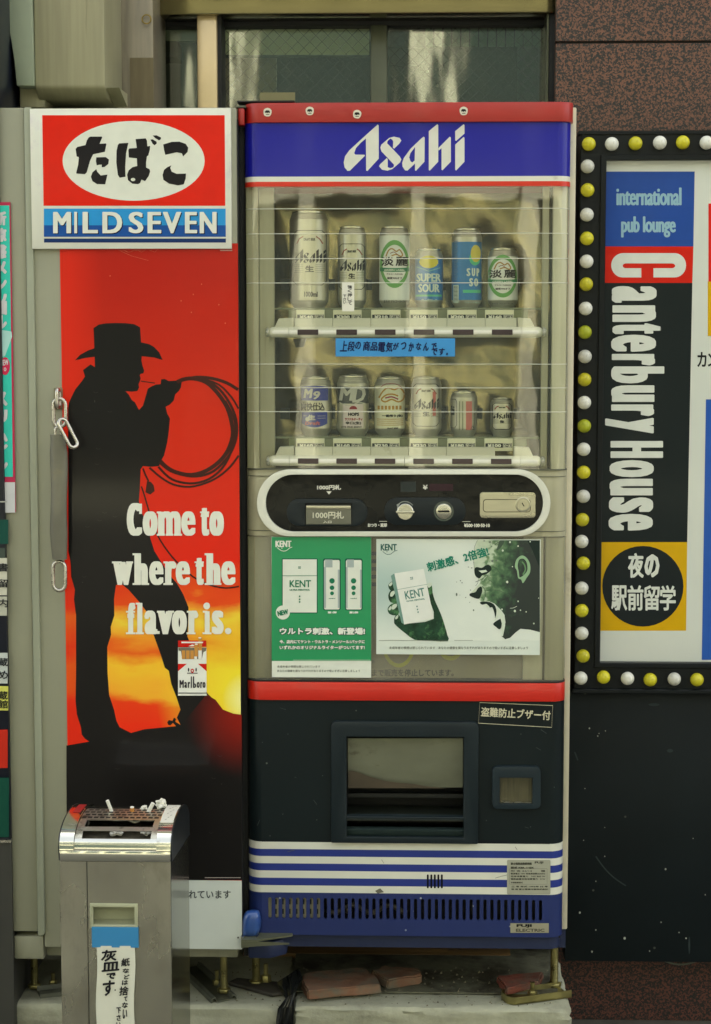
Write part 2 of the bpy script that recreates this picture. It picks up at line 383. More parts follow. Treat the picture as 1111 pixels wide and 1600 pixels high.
# ------------------------------------------------------------------ shop front behind the machines
m_fascia = pm('bronze_fascia', c(120, 114, 82), .16, metal=.9, var=.10, scale=2, stretch=(2, 1, 1), bump=.25, bscale=2.2)
m_frame = pm('window_frame_metal', c(84, 88, 70), .4, metal=.4, var=.15)
m_bright = pm('bright_post_metal', c(206, 184, 140), .22, metal=.35, var=.12, scale=5, bump=.2, bscale=4)
m_black = pm('black_gap', c(16, 18, 18), .6)
m_glass = clear('wired_glass', (.84, .90, .82), .12, .05, film=.03, filmcol=(.3, .33, .28), wire=.030, bump=.0012, sx=2)
m_glass2 = clear('plain_glass', (.84, .90, .82), .10, .05, bump=.0012, sx=2)
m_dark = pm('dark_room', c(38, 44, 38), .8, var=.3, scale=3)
WY = .60
sf = thing('shop_window', (X(550, WY), WY, 1.0), 'wide dark wired-glass window under a bronze fascia, above the machines', 'window')
zt = Z(22, WY, 500); zb = 1.6
MB().box(X(200, .48), X(864, .48), .48, .60, Z(22, .48, 500), Z(22, .48, 500) + .5).obj('fascia', m_fascia, sf, bevel=.004)
MB().pbox(236, 862, 22, 40, WY - .02, .05).obj('window_frame', m_black, sf)
MB().box(X(308, .5, 100), X(339, .5, 100), .5, .6, zb, Z(22, .5, 320)).obj('window_post', m_bright, sf, bevel=.004)
MB().box(X(339.5, .52, 100), X(346, .52, 100), .52, .62, zb, Z(22, .52, 340)).obj('window_frame', m_black, sf)
MB().box(X(579, .58, 100), X(605, .58, 100), .58, .66, zb, Z(36, .58, 590)).obj('mullion', m_frame, sf, bevel=.004)
MB().box(X(854, .5, 100), X(857, .5, 100), .5, .66, zb, Z(20, .5, 858)).obj('window_frame', m_frame, sf)
MB().box(X(858, .5, 100), gx0 + .004, .50, .9, zb, Z(-40, .5, 858)).obj('window_frame', m_black, sf)
for a, b, mt in ((236, 308, m_glass2), (345, 579, m_glass), (605, 855, m_glass)):
    MB().box(X(a, .615, 100), X(b, .615, 100), .615, .620, zb, Z(30, .615, 500)).obj('pane', mt, sf, smooth=False)
m_blind = pm('blind', c(240, 236, 190), .8, var=.08, scale=2, stretch=(6, 1, .3)); m_brown = pm('brown_board', c(150, 128, 98), .8)
m_green = pm('green_slat', c(92, 116, 90), .7)
bl = thing('roller_blind', (X(460, .72), .72, Z(88, .72, 460)), 'pale roller blind behind the left pane, standing in for the reflected building', 'blind')
MB().pbox(349, 577, 20, 88, .72, .004).obj('blind_cloth', m_blind, bl); MB().tube([P(349, 88, .718), P(577, 88, .718)], .004).obj('bottom_rail', m_frame, bl)  # pale cloth added to give the light patch reflected in the pane
MB().pbox(346, 432, 90, 230, .76, .02).obj('notice_board', m_brown, None, label='brown board standing behind the glass below the pale blind').__setitem__('category', 'board')
sl = thing('vent_shutter', (X(760, .8), .8, Z(70, .8, 760)), 'dark green slatted shutter high up behind the right pane', 'shutter')
for i in range(14): MB().pbox(665 + i * 14, 677 + i * 14, 38, 72, .8 + (i % 2) * .004, .01).obj('slat', m_green, sl, smooth=False)
MB().pbox(607, 664, 42, 75, .78, .3).obj('ceiling_box', m_black, None, label='black box under the ceiling behind the right pane').__setitem__('category', 'box')
for uu, vv, la in ((683, 92, 'upper'), (683, 134, 'lower'), (668, 111, 'middle')):
    MB().lathe([(.004, 0), (.003, .003)], *P(uu, vv, .9), n=8, axis='y').obj('wall_hook', m_frame, None, label=la + ' of the three small hooks glinting behind the right pane').__setitem__('category', 'hook')
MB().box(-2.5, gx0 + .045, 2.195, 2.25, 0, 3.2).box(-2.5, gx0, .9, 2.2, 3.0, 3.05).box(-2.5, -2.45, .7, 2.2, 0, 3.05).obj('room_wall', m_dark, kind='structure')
MB().box(-2.5, gx0, .5, .9, 0, 1.595).obj('low_wall', m_core, kind='structure')
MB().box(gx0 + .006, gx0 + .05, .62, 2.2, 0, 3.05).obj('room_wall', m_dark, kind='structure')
MB().box(-9, 9, .62, 1.6, 3.06, 10).obj('upper_wall', pm('upper_wall_paint', c(150, 144, 120), .8), kind='structure')  # unseen upper storeys, added to shade this side of the street
MB().box(-9, -2.52, .62, 1.6, 0, 3.05).box(gx0 + 2.7, 9, GY, 1.6, 0, 3.05).obj('side_wall', MATS['upper_wall_paint'], kind='structure')
# left window box with a small sill, behind the steel column
MB().pbox(238, 277, 64, 90, .63, .10).obj('air_vent_box', m_black, None, label='dark stepped box behind the glass just right of the steel column').__setitem__('category', 'box')
MB().pbox(238, 307, 40, 64, .66, .02).obj('sill_panel', pm('sill', c(128, 132, 104), .5), None, label='pale panel behind the narrow left pane').__setitem__('category', 'panel')
# ------------------------------------------------------------------ steel column and duct above the cigarette machine
m_steel = pm('brushed_column', c(132, 124, 106), .38, metal=.45, var=.22, scale=9, stretch=(7, 1, .6), dirt=c(70, 62, 50), dscale=5, dmin=.6, rvar=.1)
m_duct = pm('duct_paint', c(156, 152, 122), .55, metal=.15, var=.10, scale=10, stretch=(9, 1, .35), dirt=c(96, 88, 62), dscale=3.5, dmin=.62)
m_pale = pm('pale_panel_paint', c(150, 160, 136), .5, var=.05)
cb = thing('steel_column', (X(202, .36), .36, 0), 'brushed steel column with a small brass ring left of the window', 'column')
MB().box(X(150, .36, 100), X(240, .36, 100), .36, .58, 0, 2.9).obj('column_face', m_steel, cb, bevel=.004)
MB().box(X(203, .352, 100), X(239.5, .352, 100), .353, .358, 0, Z(90, .352, 220)).obj('cover_panel', pm('column_panel', c(112, 102, 80), .42, metal=.5, var=.15, stretch=(6, 1, .6)), cb)
MB().tube([P(229 + 7 * math.cos(a), 30 + 7 * math.sin(a), .35) for a in [6.283 * i / 16 for i in range(16)]], .0016, 6, True).obj('ring', pm('brass', c(150, 130, 70), .3, metal=1), cb)
du = thing('air_duct', (X(108, .1), .1, Z(165, .1, 108)), 'beige sheet metal duct box hanging over the cigarette machine', 'duct')
dx0, dx1 = X(53, .12, 70), X(164, .12, 70)
zc = Z(136, .12, 110)
MB().prism([(.12, zc + .9), (.12, zc), (.155, zc - .022), (.36, zc - .028), (.36, zc + .9)], dx0, dx1, 'x').obj('duct_box', m_duct, du, bevel=.006)
MB().prism([(.125, zc - .001), (.24, zc - .03), (.24, zc - .0)], dx1 + .001, dx1 + .03, 'x').obj('flange', m_duct, du)
MB().prism(wpts([(-30, -160), (2, 0), (10, 30), (17, 62), (22, 95), (26, 134), (53, 134), (46, -160)], .11), .11, .30).obj('side_panel', m_pale, du, bevel=.003)
MB().pbox(31, 70, 136, 168, .16, .1).obj('bracket', m_duct, du, bevel=.002)
# ------------------------------------------------------------------ opposite side of the street (seen only in reflections)
m_fb = pm('facade_beige', c(206, 202, 172), .7, var=.06, scale=1); m_fd = pm('facade_glass', c(60, 70, 66), .1, spec=.8)
ob = thing('opposite_building', (0, -13, 0), 'beige pillared building across the street, mirrored in the showcase glass', 'building')
MB().box(-16, 16, -14, -13.4, 0, 8.5).obj('wall', pm('facade_back', c(84, 82, 68), .8), ob)
for k in range(17): MB().box(-16 + k * 2, -15.72 + k * 2, -13.4, -12.9, 0, 8.5).obj('pillar', m_fb, ob)
for z in (0, 3, 5.6, 8.1): MB().box(-16, 16, -13.4, -13.1, z, z + .3).obj('floor_band', m_fb, ob)
for k in range(16):
    for z in (.6, 3.6, 6.2): MB().box(-15.65 + k * 2, -14.05 + k * 2, -13.39, -13.35, z, z + 2.0).obj('window', m_fd, ob)

# ------------------------------------------------------------------ concrete plinth
m_conc = pm('concrete', c(168, 168, 144), .9, var=.16, scale=18, bump=.9, bscale=90, dirt=c(70, 68, 54)[:3] + (.45,), dscale=9, dmin=.48)
def rough_block(name, x0, x1, y0, y1, z0, z1, mat, label, cat, jit=.003, cuts=22, chips=()):
    bm = bmesh.new(); bmesh.ops.create_cube(bm, size=1)
    for v in bm.verts: v.co = Vector(((x0, x1)[v.co.x > 0], (y0, y1)[v.co.y > 0], (z0, z1)[v.co.z > 0]))
    bmesh.ops.bevel(bm, geom=bm.edges[:], offset=.006, segments=1, affect='EDGES')
    bmesh.ops.subdivide_edges(bm, edges=[e for e in bm.edges if e.calc_length() > .05], cuts=cuts, use_grid_fill=True)
    rr = random.Random(len(label))
    for v in bm.verts:
        v.co += Vector((rr.uniform(-jit, jit), rr.uniform(-jit, jit), rr.uniform(-jit, jit) * .5))
        for cx, cy, cz, cr in chips:
            d = (v.co - Vector((cx, cy, cz))).length
            if d < cr: v.co += Vector((0, 1, -.6)) * (cr - d) * .6
    me = bpy.data.meshes.new(name); bm.to_mesh(me); bm.free(); me.materials.append(mat)
    me.polygons.foreach_set('use_smooth', [True] * len(me.polygons)); me.set_sharp_from_angle(angle=R(40))
    o = bpy.data.objects.new(name, me); COL.objects.link(o); tag(o, label, cat); return o
FY = .0
rough_block('concrete_block', -2.2, X(446, FY, 1580), FY, .5, 0, LZ, m_conc, 'chipped concrete plinth under the cigarette machine, left of the black gap', 'plinth', chips=((X(440, 0, 1580), 0, LZ, .03),))
rough_block('concrete_block', X(459, FY, 1580), X(892, FY, 1570), FY, .5, 0, LZ, m_conc, 'longer concrete plinth under the beer machine, right of the black gap', 'plinth', chips=((X(890, 0, 1580), 0, LZ, .02),))
m_sheet = pm('grey_sheet', c(105, 105, 85), .7, var=.2, scale=20, bump=.3, dirt=c(58, 54, 40), dscale=9, dmin=.45)
o = MB().box(X(452, .09, 1556), X(872, .09, 1556), .085, .40, LZ + .004, LZ + .007).obj('steel_sheet', m_sheet); tag(o, 'thin dusty steel sheet lying on the right concrete plinth', 'sheet')
m_wood = pm('plank_wood', c(122, 94, 52), .75, var=.25, scale=8, stretch=(.6, 4, 12), bump=.4)
for a, b, v0, v1, y, la in ((380, 798, 1500, 1536, .34, 'lower long wooden plank on the plinth under the beer machine'), (420, 700, 1486, 1500, .36, 'upper wooden plank lying on the long one under the beer machine')):
    zt_ = P(600, v0, y).z; zb_ = LZ + .008 if v0 > 1495 else Z(1500, y, 600)
    o = MB().box(X(a, y, 1510), X(b, y, 1510), y, y + .06, zb_, zt_).obj('wooden_plank', m_wood, bevel=.002); tag(o, la, 'plank', 'planks under the beer machine')

# ------------------------------------------------------------------ right-hand sign
m_sblk = pm('sign_black', c(18, 23, 25), .4, var=.2, scale=6, spec=.22); m_swhite = pm('sign_white', c(216, 220, 210), .3, var=.03, scale=2, coat=.25)
SY = .34
sg = thing('lounge_sign', (X(1030, SY), SY, Z(1078, SY, 1000)), 'black framed lounge sign ringed by yellow and white bulbs', 'sign')
sx0 = X(900, SY, 700); sx1 = X(1420, SY, 700); pz0 = Z(1032, SY, 1000); pz1 = Z(252, SY, 1000); px0 = X(940.5, SY, 650)
fz1 = Z(205, SY - .03, 1000); fz0 = Z(1079, SY - .03, 1000)
ix0 = X(938, SY - .015, 700)
MB().plate([(sx0, fz0), (sx1, fz0), (sx1, fz1), (sx0, fz1)], [[(px0 - .003, pz0 - .002), (px0 - .003, pz1 + .002), (sx1 - .08, pz1 + .002), (sx1 - .08, pz0 - .002)]], SY - .030, SY + .02).obj('sign_frame', m_sblk, sg, bevel=.002, seg=1)
MB().plate([(px0 - .014, pz0 - .012), (sx1 - .06, pz0 - .012), (sx1 - .06, pz1 + .012), (px0 - .014, pz1 + .012)], [[(px0 - .0005, pz0), (px0 - .0005, pz1), (sx1 - .07, pz1), (sx1 - .07, pz0)]], SY - .036, SY).obj('inner_frame', m_sblk, sg, bevel=.0015, seg=1)
MB().box(sx0 - .005, sx1, SY - .036, SY + .02, Z(209, SY - .036, 1000) , fz1 + .001).obj('rail', m_sblk, sg)
MB().box(sx0 - .005, sx1, SY - .042, SY + .02, Z(1084, SY - .04, 1000), Z(1077, SY - .04, 1000)).obj('rail', m_sblk, sg, bevel=.002, seg=1)
MB().box(px0, sx1 - .07, SY - .012, SY - .006, pz0, pz1).obj('panel', m_swhite, sg)
MB().box(sx0, sx1, SY + .021, GY - .001, fz0, fz1 - .002).obj('sign_box', m_sblk, sg)
def pp(name, col, draw, y, parent=sg, lift=.0004, rough=.3, coat=.2, **k):
    p = PR(); draw(p); return p.obj(name, ink('ink_%d_%d_%d' % col, c(*col), rough, coat), parent, y, lift, **k)
YP = SY - .012
def L1(v, a, b): return a + (b - a) * (v - 300) / 545            # lean of long vertical edges between v 300 and 845
pp('print_blue', (36, 78, 160), lambda p: p.quad((945.5, 268), (1085.5, 268), (1083.5, 385), (944, 385)), YP)
pp('print_red', (215, 32, 12), lambda p: p.quad((944, 385), (1083.5, 385), (1081.8, 442), (943, 442)), YP)
pp('print_black', (24, 33, 35), lambda p: p.quad((943, 442), (1081.8, 442), (1073.8, 847), (938.5, 847)), YP)
pp('print_yellow', (218, 172, 8), lambda p: p.quad((938.3, 847), (1073.8, 847), (1072, 985.5), (938, 985.5)), YP)
pp('print_disc', (26, 34, 36), lambda p: p.poly(ell(1004.5, 916, 63.5, 63)), YP, lift=.0008)
pp('print_red', (226, 40, 30), lambda p: p.rect(1107, 318, 1180, 440), YP); pp('print_yellow', (218, 172, 8), lambda p: p.rect(1106, 440, 1180, 525), YP)
pp('print_blue', (44, 92, 178), lambda p: p.quad((1103, 624), (1180, 624), (1176, 1031), (1096.5, 1031)), YP)
pp('lettering', (150, 190, 205), lambda p: p.text('international', 963, 293, 1065, 321, 1.1, .5, res=3), YP, lift=.0009)
pp('lettering', (150, 190, 205), lambda p: p.text('pub lounge', 970.5, 338, 1056, 371, 1.1, .5, res=3), YP, lift=.0009)
def t_cant(p):
    # capital C, drawn: reads downwards, open side facing down
    p.poly([(1008.5, 433.5), (973, 433.5)] + ell(973.5, 414.5, 18.5, 19, 18, 90, 270) + [(1054, 395.5)] + ell(1054, 414.5, 18, 19, 18, -90, 90)[1:] + [(1021, 433.5), (1021, 419)]
           + [(1052, 419)] + ell(1050, 415.3, 5, 3.7, 8, 90, -90) + [(978, 411.6)] + ell(978, 415.3, 5, 3.7, 8, 270, 90) + [(1002, 419), (1002, 433.5)][:1] + [(1002, 433.5)])
    for ch, v0, v1, a, b in (('a', 447, 473, 956, 1026), ('n', 477, 503, 957, 1025), ('t', 505, 522, 957, 1033), ('e', 523, 549.5, 955, 1025), ('r', 553, 571, 956, 1023.5), ('b', 572.5, 599, 955, 1038),
                             ('u', 602, 628, 955, 1022.5), ('r', 632, 650, 955, 1022), ('y', 653, 677, 945.5, 1021.5), ('H', 689, 715.5, 954, 1036), ('o', 719, 745.5, 952.5, 1021.5), ('u', 748, 774, 952.5, 1020), ('s', 777, 801, 951.5, 1020.5), ('e', 803, 829, 951, 1020)):
        p.text(ch, a, v0, b, v1, 3.5 if ch not in 'rt' else 3.2, 1.6 if ch not in 'es' else 2.6, turn=1, res=4)
pp('lettering', (222, 226, 216), t_cant, YP, lift=.0012)
def t_night(p):
    for ch, a in (('駅', 955), ('前', 980.5), ('留', 1006), ('学', 1031)): p.text(ch, a, 914.5, a + 25, 954, .75, .9)
pp('lettering', (222, 226, 216), lambda p: (p.text('夜', 981, 864, 1006, 903, 1.0, 1.1), p.text('の', 1007, 866, 1030.5, 902, 1.5, 1.6)), YP, lift=.0014)
pp('lettering', (222, 226, 216), t_night, YP, lift=.0014)
pp('lettering', (30, 32, 34), lambda p: p.text('カ', 1089.5, 550, 1104, 573.5, .6).text('ンタベリ', 1106, 550, 1170, 573.5, .5), YP)
m_by = pm('bulb_yellow', c(214, 206, 42), .32, var=.07, scale=50, dirt=c(120, 118, 40), dscale=25, dmin=.6); m_bw = pm('bulb_white', c(226, 226, 214), .32, var=.06, scale=50, dirt=c(150, 148, 135), dscale=30, dmin=.6); m_bd = pm('bulb_dull', c(168, 176, 36), .4, var=.1, scale=40)
bulbs = [(920, 225, 'y'), (956, 225, 'w'), (993, 224, 'y'), (1031, 223, 'w'), (1067, 222.5, 'y'), (1104, 223, 'w'), (918, 260, 'w'), (918, 297, 'y'), (917, 335.5, 'w'), (917, 372.5, 'y'), (916.5, 408.5, 'w'), (916, 444, 'y'),
         (915, 482, 'w'), (914, 519, 'd'), (914, 557, 'w'), (913.5, 593, 'y'), (913, 629, 'w'), (913, 665.5, 'd'), (912, 702, 'w'), (912, 738, 'y'), (911.5, 775.5, 'w'), (910, 812, 'y'), (909, 846, 'w'), (911.5, 880, 'y'),
         (909, 919, 'w'), (909, 954, 'y'), (909, 989.5, 'w'), (911, 1025, 'y'), (907.5, 1059.5, 'w'), (943, 1058, 'y'), (980.5, 1060, 'w'), (1016, 1062, 'y'), (1053.5, 1061, 'w'), (1089, 1062, 'y'), (1126, 1062, 'w'), (1141, 223, 'y')] + [(1141 + 36.6 * k, 223, 'yw'[k % 2]) for k in range(1, 8)] + [(1126 + 36.6 * k, 1062, 'wy'[k % 2]) for k in range(1, 8)] + [(1397, 260 + 36.8 * k, 'yw'[k % 2]) for k in range(22)]
for m_ in (m_by, m_bw):
    n_ = m_.node_tree.nodes; l_ = m_.node_tree.links; b_ = n_['Principled BSDF']; src = b_.inputs['Base Color'].links[0].from_socket
    oi = n_.new('ShaderNodeObjectInfo'); mr = n_.new('ShaderNodeMapRange'); mr.inputs[3].default_value = .80; mr.inputs[4].default_value = 1.04; l_.new(oi.outputs['Random'], mr.inputs[0])
    mm_ = n_.new('ShaderNodeMix'); mm_.data_type = 'RGBA'; mm_.blend_type = 'MULTIPLY'; mm_.inputs[0].default_value = 1; l_.new(src, mm_.inputs[6]); l_.new(mr.outputs[0], mm_.inputs[7]); l_.new(mm_.outputs[2], b_.inputs['Base Color'])
br = 10.6 * (4 + SY - .04) / FPX; bm_ = {}
for u, v, k in bulbs:
    p = P(u, v, SY - .03 - br * .6)
    if k not in bm_:
        o = MB().lathe([(br * math.sin(R(a)), -br * math.cos(R(a))) for a in range(4, 180, 11)], 0, 0, 0, 22, 'y').obj('bulb', {'y': m_by, 'w': m_bw, 'd': m_bd}[k], sg, ang=60)
        bm_[k] = o; off = Vector((0, 0, 0)) - org(sg); 
    else:
        o = bm_[k].copy(); COL.objects.link(o); o.parent = sg
    o.location = p
    if u == 907.5: pass
# the bulb mesh was stored relative to the sign's origin, so move the mesh data back to its own centre once
for k, o in bm_.items(): o.data.transform(Matrix.Translation(org(sg)))
for o in sg.children:
    if o.name.startswith('bulb'): o.location = o.location - org(sg)
# black board under the sign
m_low = specks((pm('low_board', c(17, 25, 28), .5, var=.2, scale=5, dirt=c(44, 52, 50), dscale=4, dmin=.64, spec=.2)), c(120, 125, 112), 40, .975, .5)
lb = thing('black_board', (X(1000, SY), SY, Z(1502, SY, 1000)), 'large black board with white paint specks below the bulb sign', 'board')
MB().box(X(884, SY, 1300), sx1, SY - .01, SY + .06, Z(1503, SY - .01, 1000), Z(1084.5, SY - .04, 1000)).obj('board_face', m_low, lb, bevel=.003)
pp('scuff', (46, 56, 56), lambda p: (p.line([(931, 1338), (944, 1356), (960, 1372), (978, 1384)], 2.0, 3), p.poly(ell(1022, 1101, 9, 2.2, 10)), p.poly(ell(1077, 1477, 1.6, 14, 10)), p.line([(898, 1175), (903, 1188)], 2.0), p.poly(ell(1047, 1173, 5, 3, 8))), SY - .01, lb, .0004, .6, 0)
pp('paint_speck', (170, 174, 160), lambda p: [p.poly(ell(a, b, c_, c_ * 1.2, 6)) for a, b, c_ in ((921, 1138, 1.3), (934, 1150, 1.0), (936, 1146, .8), (946, 1142, .8), (1040, 1358, 1.5), (1102, 1398, 1.0), (1033, 1441, 1.1), (1061, 1457, 1.0), (1072, 1466, 1.2), (906, 1426, 1.6), (976, 1466, 2.0), (931, 1453, 1.1), (925, 1487, 1.5), (1015, 1486, 1.0), (912, 1313, .8), (945, 1338, .9), (931, 1377, .9), (1083, 1310, .8), (914, 1232, .8), (945, 1293, .7))], SY - .01, lb, .0008, .6, 0)
o = MB().tube([P(u, v, .36) for u, v in spline([(1020, 1490), (1035, 1500), (1060, 1507), (1085, 1503), (1110, 1492)], 4, False)], .0022, 6).obj('cable', pm('cable_grey', c(90, 95, 85), .6)); tag(o, 'loop of grey cable hanging below the black board', 'cable')
def fgrad(n_, cx, cz, col0, col1, rad):
    """printed soft colour blot: blends between two inks around a point of the sheet (poster art)"""
    m = bpy.data.materials.new(n_); m.use_nodes = True; t = m.node_tree; n = t.nodes; l = t.links; b = n['Principled BSDF']
    tc = n.new('ShaderNodeTexCoord'); ds = n.new('ShaderNodeVectorMath'); ds.operation = 'DISTANCE'; ds.inputs[1].default_value = (cx, 0, cz)
    sc = n.new('ShaderNodeVectorMath'); sc.operation = 'MULTIPLY'; sc.inputs[1].default_value = (1, 0, 1); l.new(tc.outputs['Generated'], sc.inputs[0]); l.new(sc.outputs[0], ds.inputs[0])
    k = n.new('ShaderNodeMapRange'); k.inputs[2].default_value = rad; k.interpolation_type = 'SMOOTHSTEP'; l.new(ds.outputs['Value'], k.inputs[0])
    x = n.new('ShaderNodeMix'); x.data_type = 'RGBA'; l.new(k.outputs[0], x.inputs[0]); x.inputs[6].default_value = col0; x.inputs[7].default_value = col1; l.new(x.outputs[2], b.inputs['Base Color'])
    b.inputs['Roughness'].default_value = .35; b.inputs['Specular IOR Level'].default_value = .16; b.inputs['Coat Weight'].default_value = .12; b.inputs['Coat Roughness'].default_value = .06; return m
# ================================================================== cigarette machine
m_grey = pm('cabinet_paint', c(147, 147, 124), .42, var=.05, scale=4, stretch=(3, 1, .5), dirt=c(104, 100, 78), dscale=3, dmin=.66, bump=.12, bscale=40)
m_greyl = pm('cabinet_edge', c(150, 154, 132), .4, var=.04)
m_zinc = pm('zinc', c(150, 142, 92), .35, metal=.85, var=.2, scale=30, rvar=.1); m_iron = pm('grey_iron', c(96, 98, 84), .5, metal=.5, var=.25, scale=25)
TY = -.02
tm = thing('cigarette_vending_machine', (X(215, .1), .1, LZ), 'tall beige cigarette vending machine with a cowboy poster on its door', 'vending machine')
tx0, tx1, bz = X(50, TY), X(373.3, TY), Z(1503, TY, 200)
MB().box(X(56, TY), tx1 - .012, TY + .035, .36, bz, Z(168, TY + .03, 200)).obj('cabinet', m_grey, tm, bevel=.004)
MB().box(X(58, TY), tx1, TY, TY + .033, Z(1482, TY, 200), Z(169, TY, 200)).obj('door', m_grey, tm, bevel=.004)
MB().prism(wpts([(50.5, 168), (60.5 - 3, 168), (60.5 - 3, 1440), (60, 1456), (56, 1462), (50.5, 1462)], TY - .006) if False else [(X(48.5, TY), Z(168, TY, 50)), (X(60, TY), Z(168, TY, 50)), (X(60, TY), Z(1456, TY, 60)), (X(57, TY), Z(1461, TY, 60)), (X(48.5, TY), Z(1461, TY, 60))], TY - .006, TY + .05).obj('door_edge_strip', m_greyl, tm, bevel=.0025)
MB().box(X(6, TY), X(47.8, TY), TY + .002, .3, Z(1456, TY, 30), Z(168, TY, 30)).obj('side_frame', m_grey, tm, bevel=.003)
MB().box(X(9, TY), X(56, TY), TY + .006, .3, Z(1500, TY, 30), Z(1464, TY, 30)).obj('base_box', m_grey, tm, bevel=.003)
MB().box(tx1 + .0005, X(383, .03), TY + .05, .3, bz, Z(175, .03, 378)).obj('gap_filler', m_black, tm)
MB().box(tx1 - .001, tx1 + .002, TY + .004, TY + .03, Z(1482, TY, 374), Z(186, TY, 374)).obj('door_seal', m_black, tm)
# sign panel
PY = TY - .0005
MB().box(X(58.7, PY), X(362 + 3.5, PY), TY - .012, TY - .0005, Z(389, TY - .01, 80), Z(169.5, TY - .01, 200)).obj('sign_panel', pm('sign_panel_white', c(222, 222, 206), .3, var=.03, coat=.3, dirt=c(190, 180, 190), dscale=3, dmin=.6), tm, bevel=.001)
SGY = TY - .012
def tp(name, col, draw, lift=.0004, y=SGY, **k): return pp(name, col, draw, y, tm, lift, **k)
tp('print_red', (226, 32, 10), lambda p: p.quad((66, 180), (351, 180), (352, 321.5), (68, 321.5)))
tp('print_oval', (226, 228, 212), lambda p: p.poly(ell(208.8, 251.3, 111, 62.3, 60)), lift=.0008)
tp('print_light_blue', (44, 150, 214), lambda p: p.rect(68.6, 326, 352.6, 352))
tp('print_blue', (26, 82, 158), lambda p: p.rect(68.6, 352, 352.8, 370)); tp('print_navy', (20, 48, 100), lambda p: p.rect(68.8, 372.7, 353, 379))
A = lambda pts: tr(pts, 100, 190, 5.05)
def t_tab(p):
    p.poly(A([(195, 125), (210, 118), (298, 118), (302, 125), (280, 175), (330, 172), (335, 178), (322, 238), (230, 258), (205, 310), (180, 400), (165, 415), (98, 410), (97, 400), (112, 340), (118, 280), (100, 275), (92, 215), (105, 200), (170, 185), (180, 150)]))
    p.poly(A([(255, 282), (330, 280), (355, 300), (350, 335), (320, 358), (298, 360), (298, 340), (280, 340), (258, 345), (252, 310)]))
    p.poly(A([(255, 375), (262, 395), (290, 425), (343, 418), (325, 495), (260, 493), (225, 470), (212, 435), (225, 400)]))
    p.poly(A([(435, 172), (508, 168), (490, 250), (483, 360), (485, 435), (440, 443), (425, 420), (413, 320), (415, 230), (425, 185)]))
    p.poly(A([(565, 138), (645, 132), (655, 150), (658, 195), (680, 192), (678, 220), (665, 268), (655, 272), (648, 320), (648, 362), (675, 375), (680, 395), (668, 430), (640, 470), (612, 458), (600, 485), (585, 493), (540, 490), (505, 462), (498, 420), (510, 385), (540, 360), (578, 350), (575, 290), (512, 283), (508, 225), (515, 212), (575, 208)]), [A(ell(545, 457, 18, 13, 12))])
    p.poly(A([(700, 110), (730, 108), (765, 125), (765, 138), (750, 148), (720, 130)])); p.poly(A([(682, 142), (700, 140), (730, 158), (732, 172), (715, 187), (700, 175)]))
    p.poly(A([(783, 180), (850, 160), (910, 158), (960, 175), (980, 205), (975, 240), (940, 275), (930, 250), (890, 242), (800, 262), (790, 225)]))
    p.poly(A([(848, 345), (838, 365), (850, 395), (890, 412), (963, 410), (960, 450), (945, 495), (900, 503), (830, 490), (785, 460), (778, 420), (790, 380), (815, 360)]))
tp('lettering', (26, 24, 28), t_tab, lift=.0012)
def t_mild(p, d=0):
    for s_, a, b in (('M', 83, 111), ('I', 116, 120.5), ('L', 129, 153), ('D', 160, 191), ('S', 201, 224), ('E', 230.5, 252), ('V', 254.5, 283), ('E', 289, 308), ('N', 312, 338.5)):
        p.text(s_, a + d, 331 + d, b + d, 364.5 + d, 1.7, .6, res=4) if s_ != 'I' else p.rect(a + d, 331 + d, b + d, 364.5 + d)
tp('lettering_shadow', (14, 26, 60), lambda p: t_mild(p, 1.4), lift=.0006); tp('lettering', (226, 228, 214), t_mild, lift=.0022)
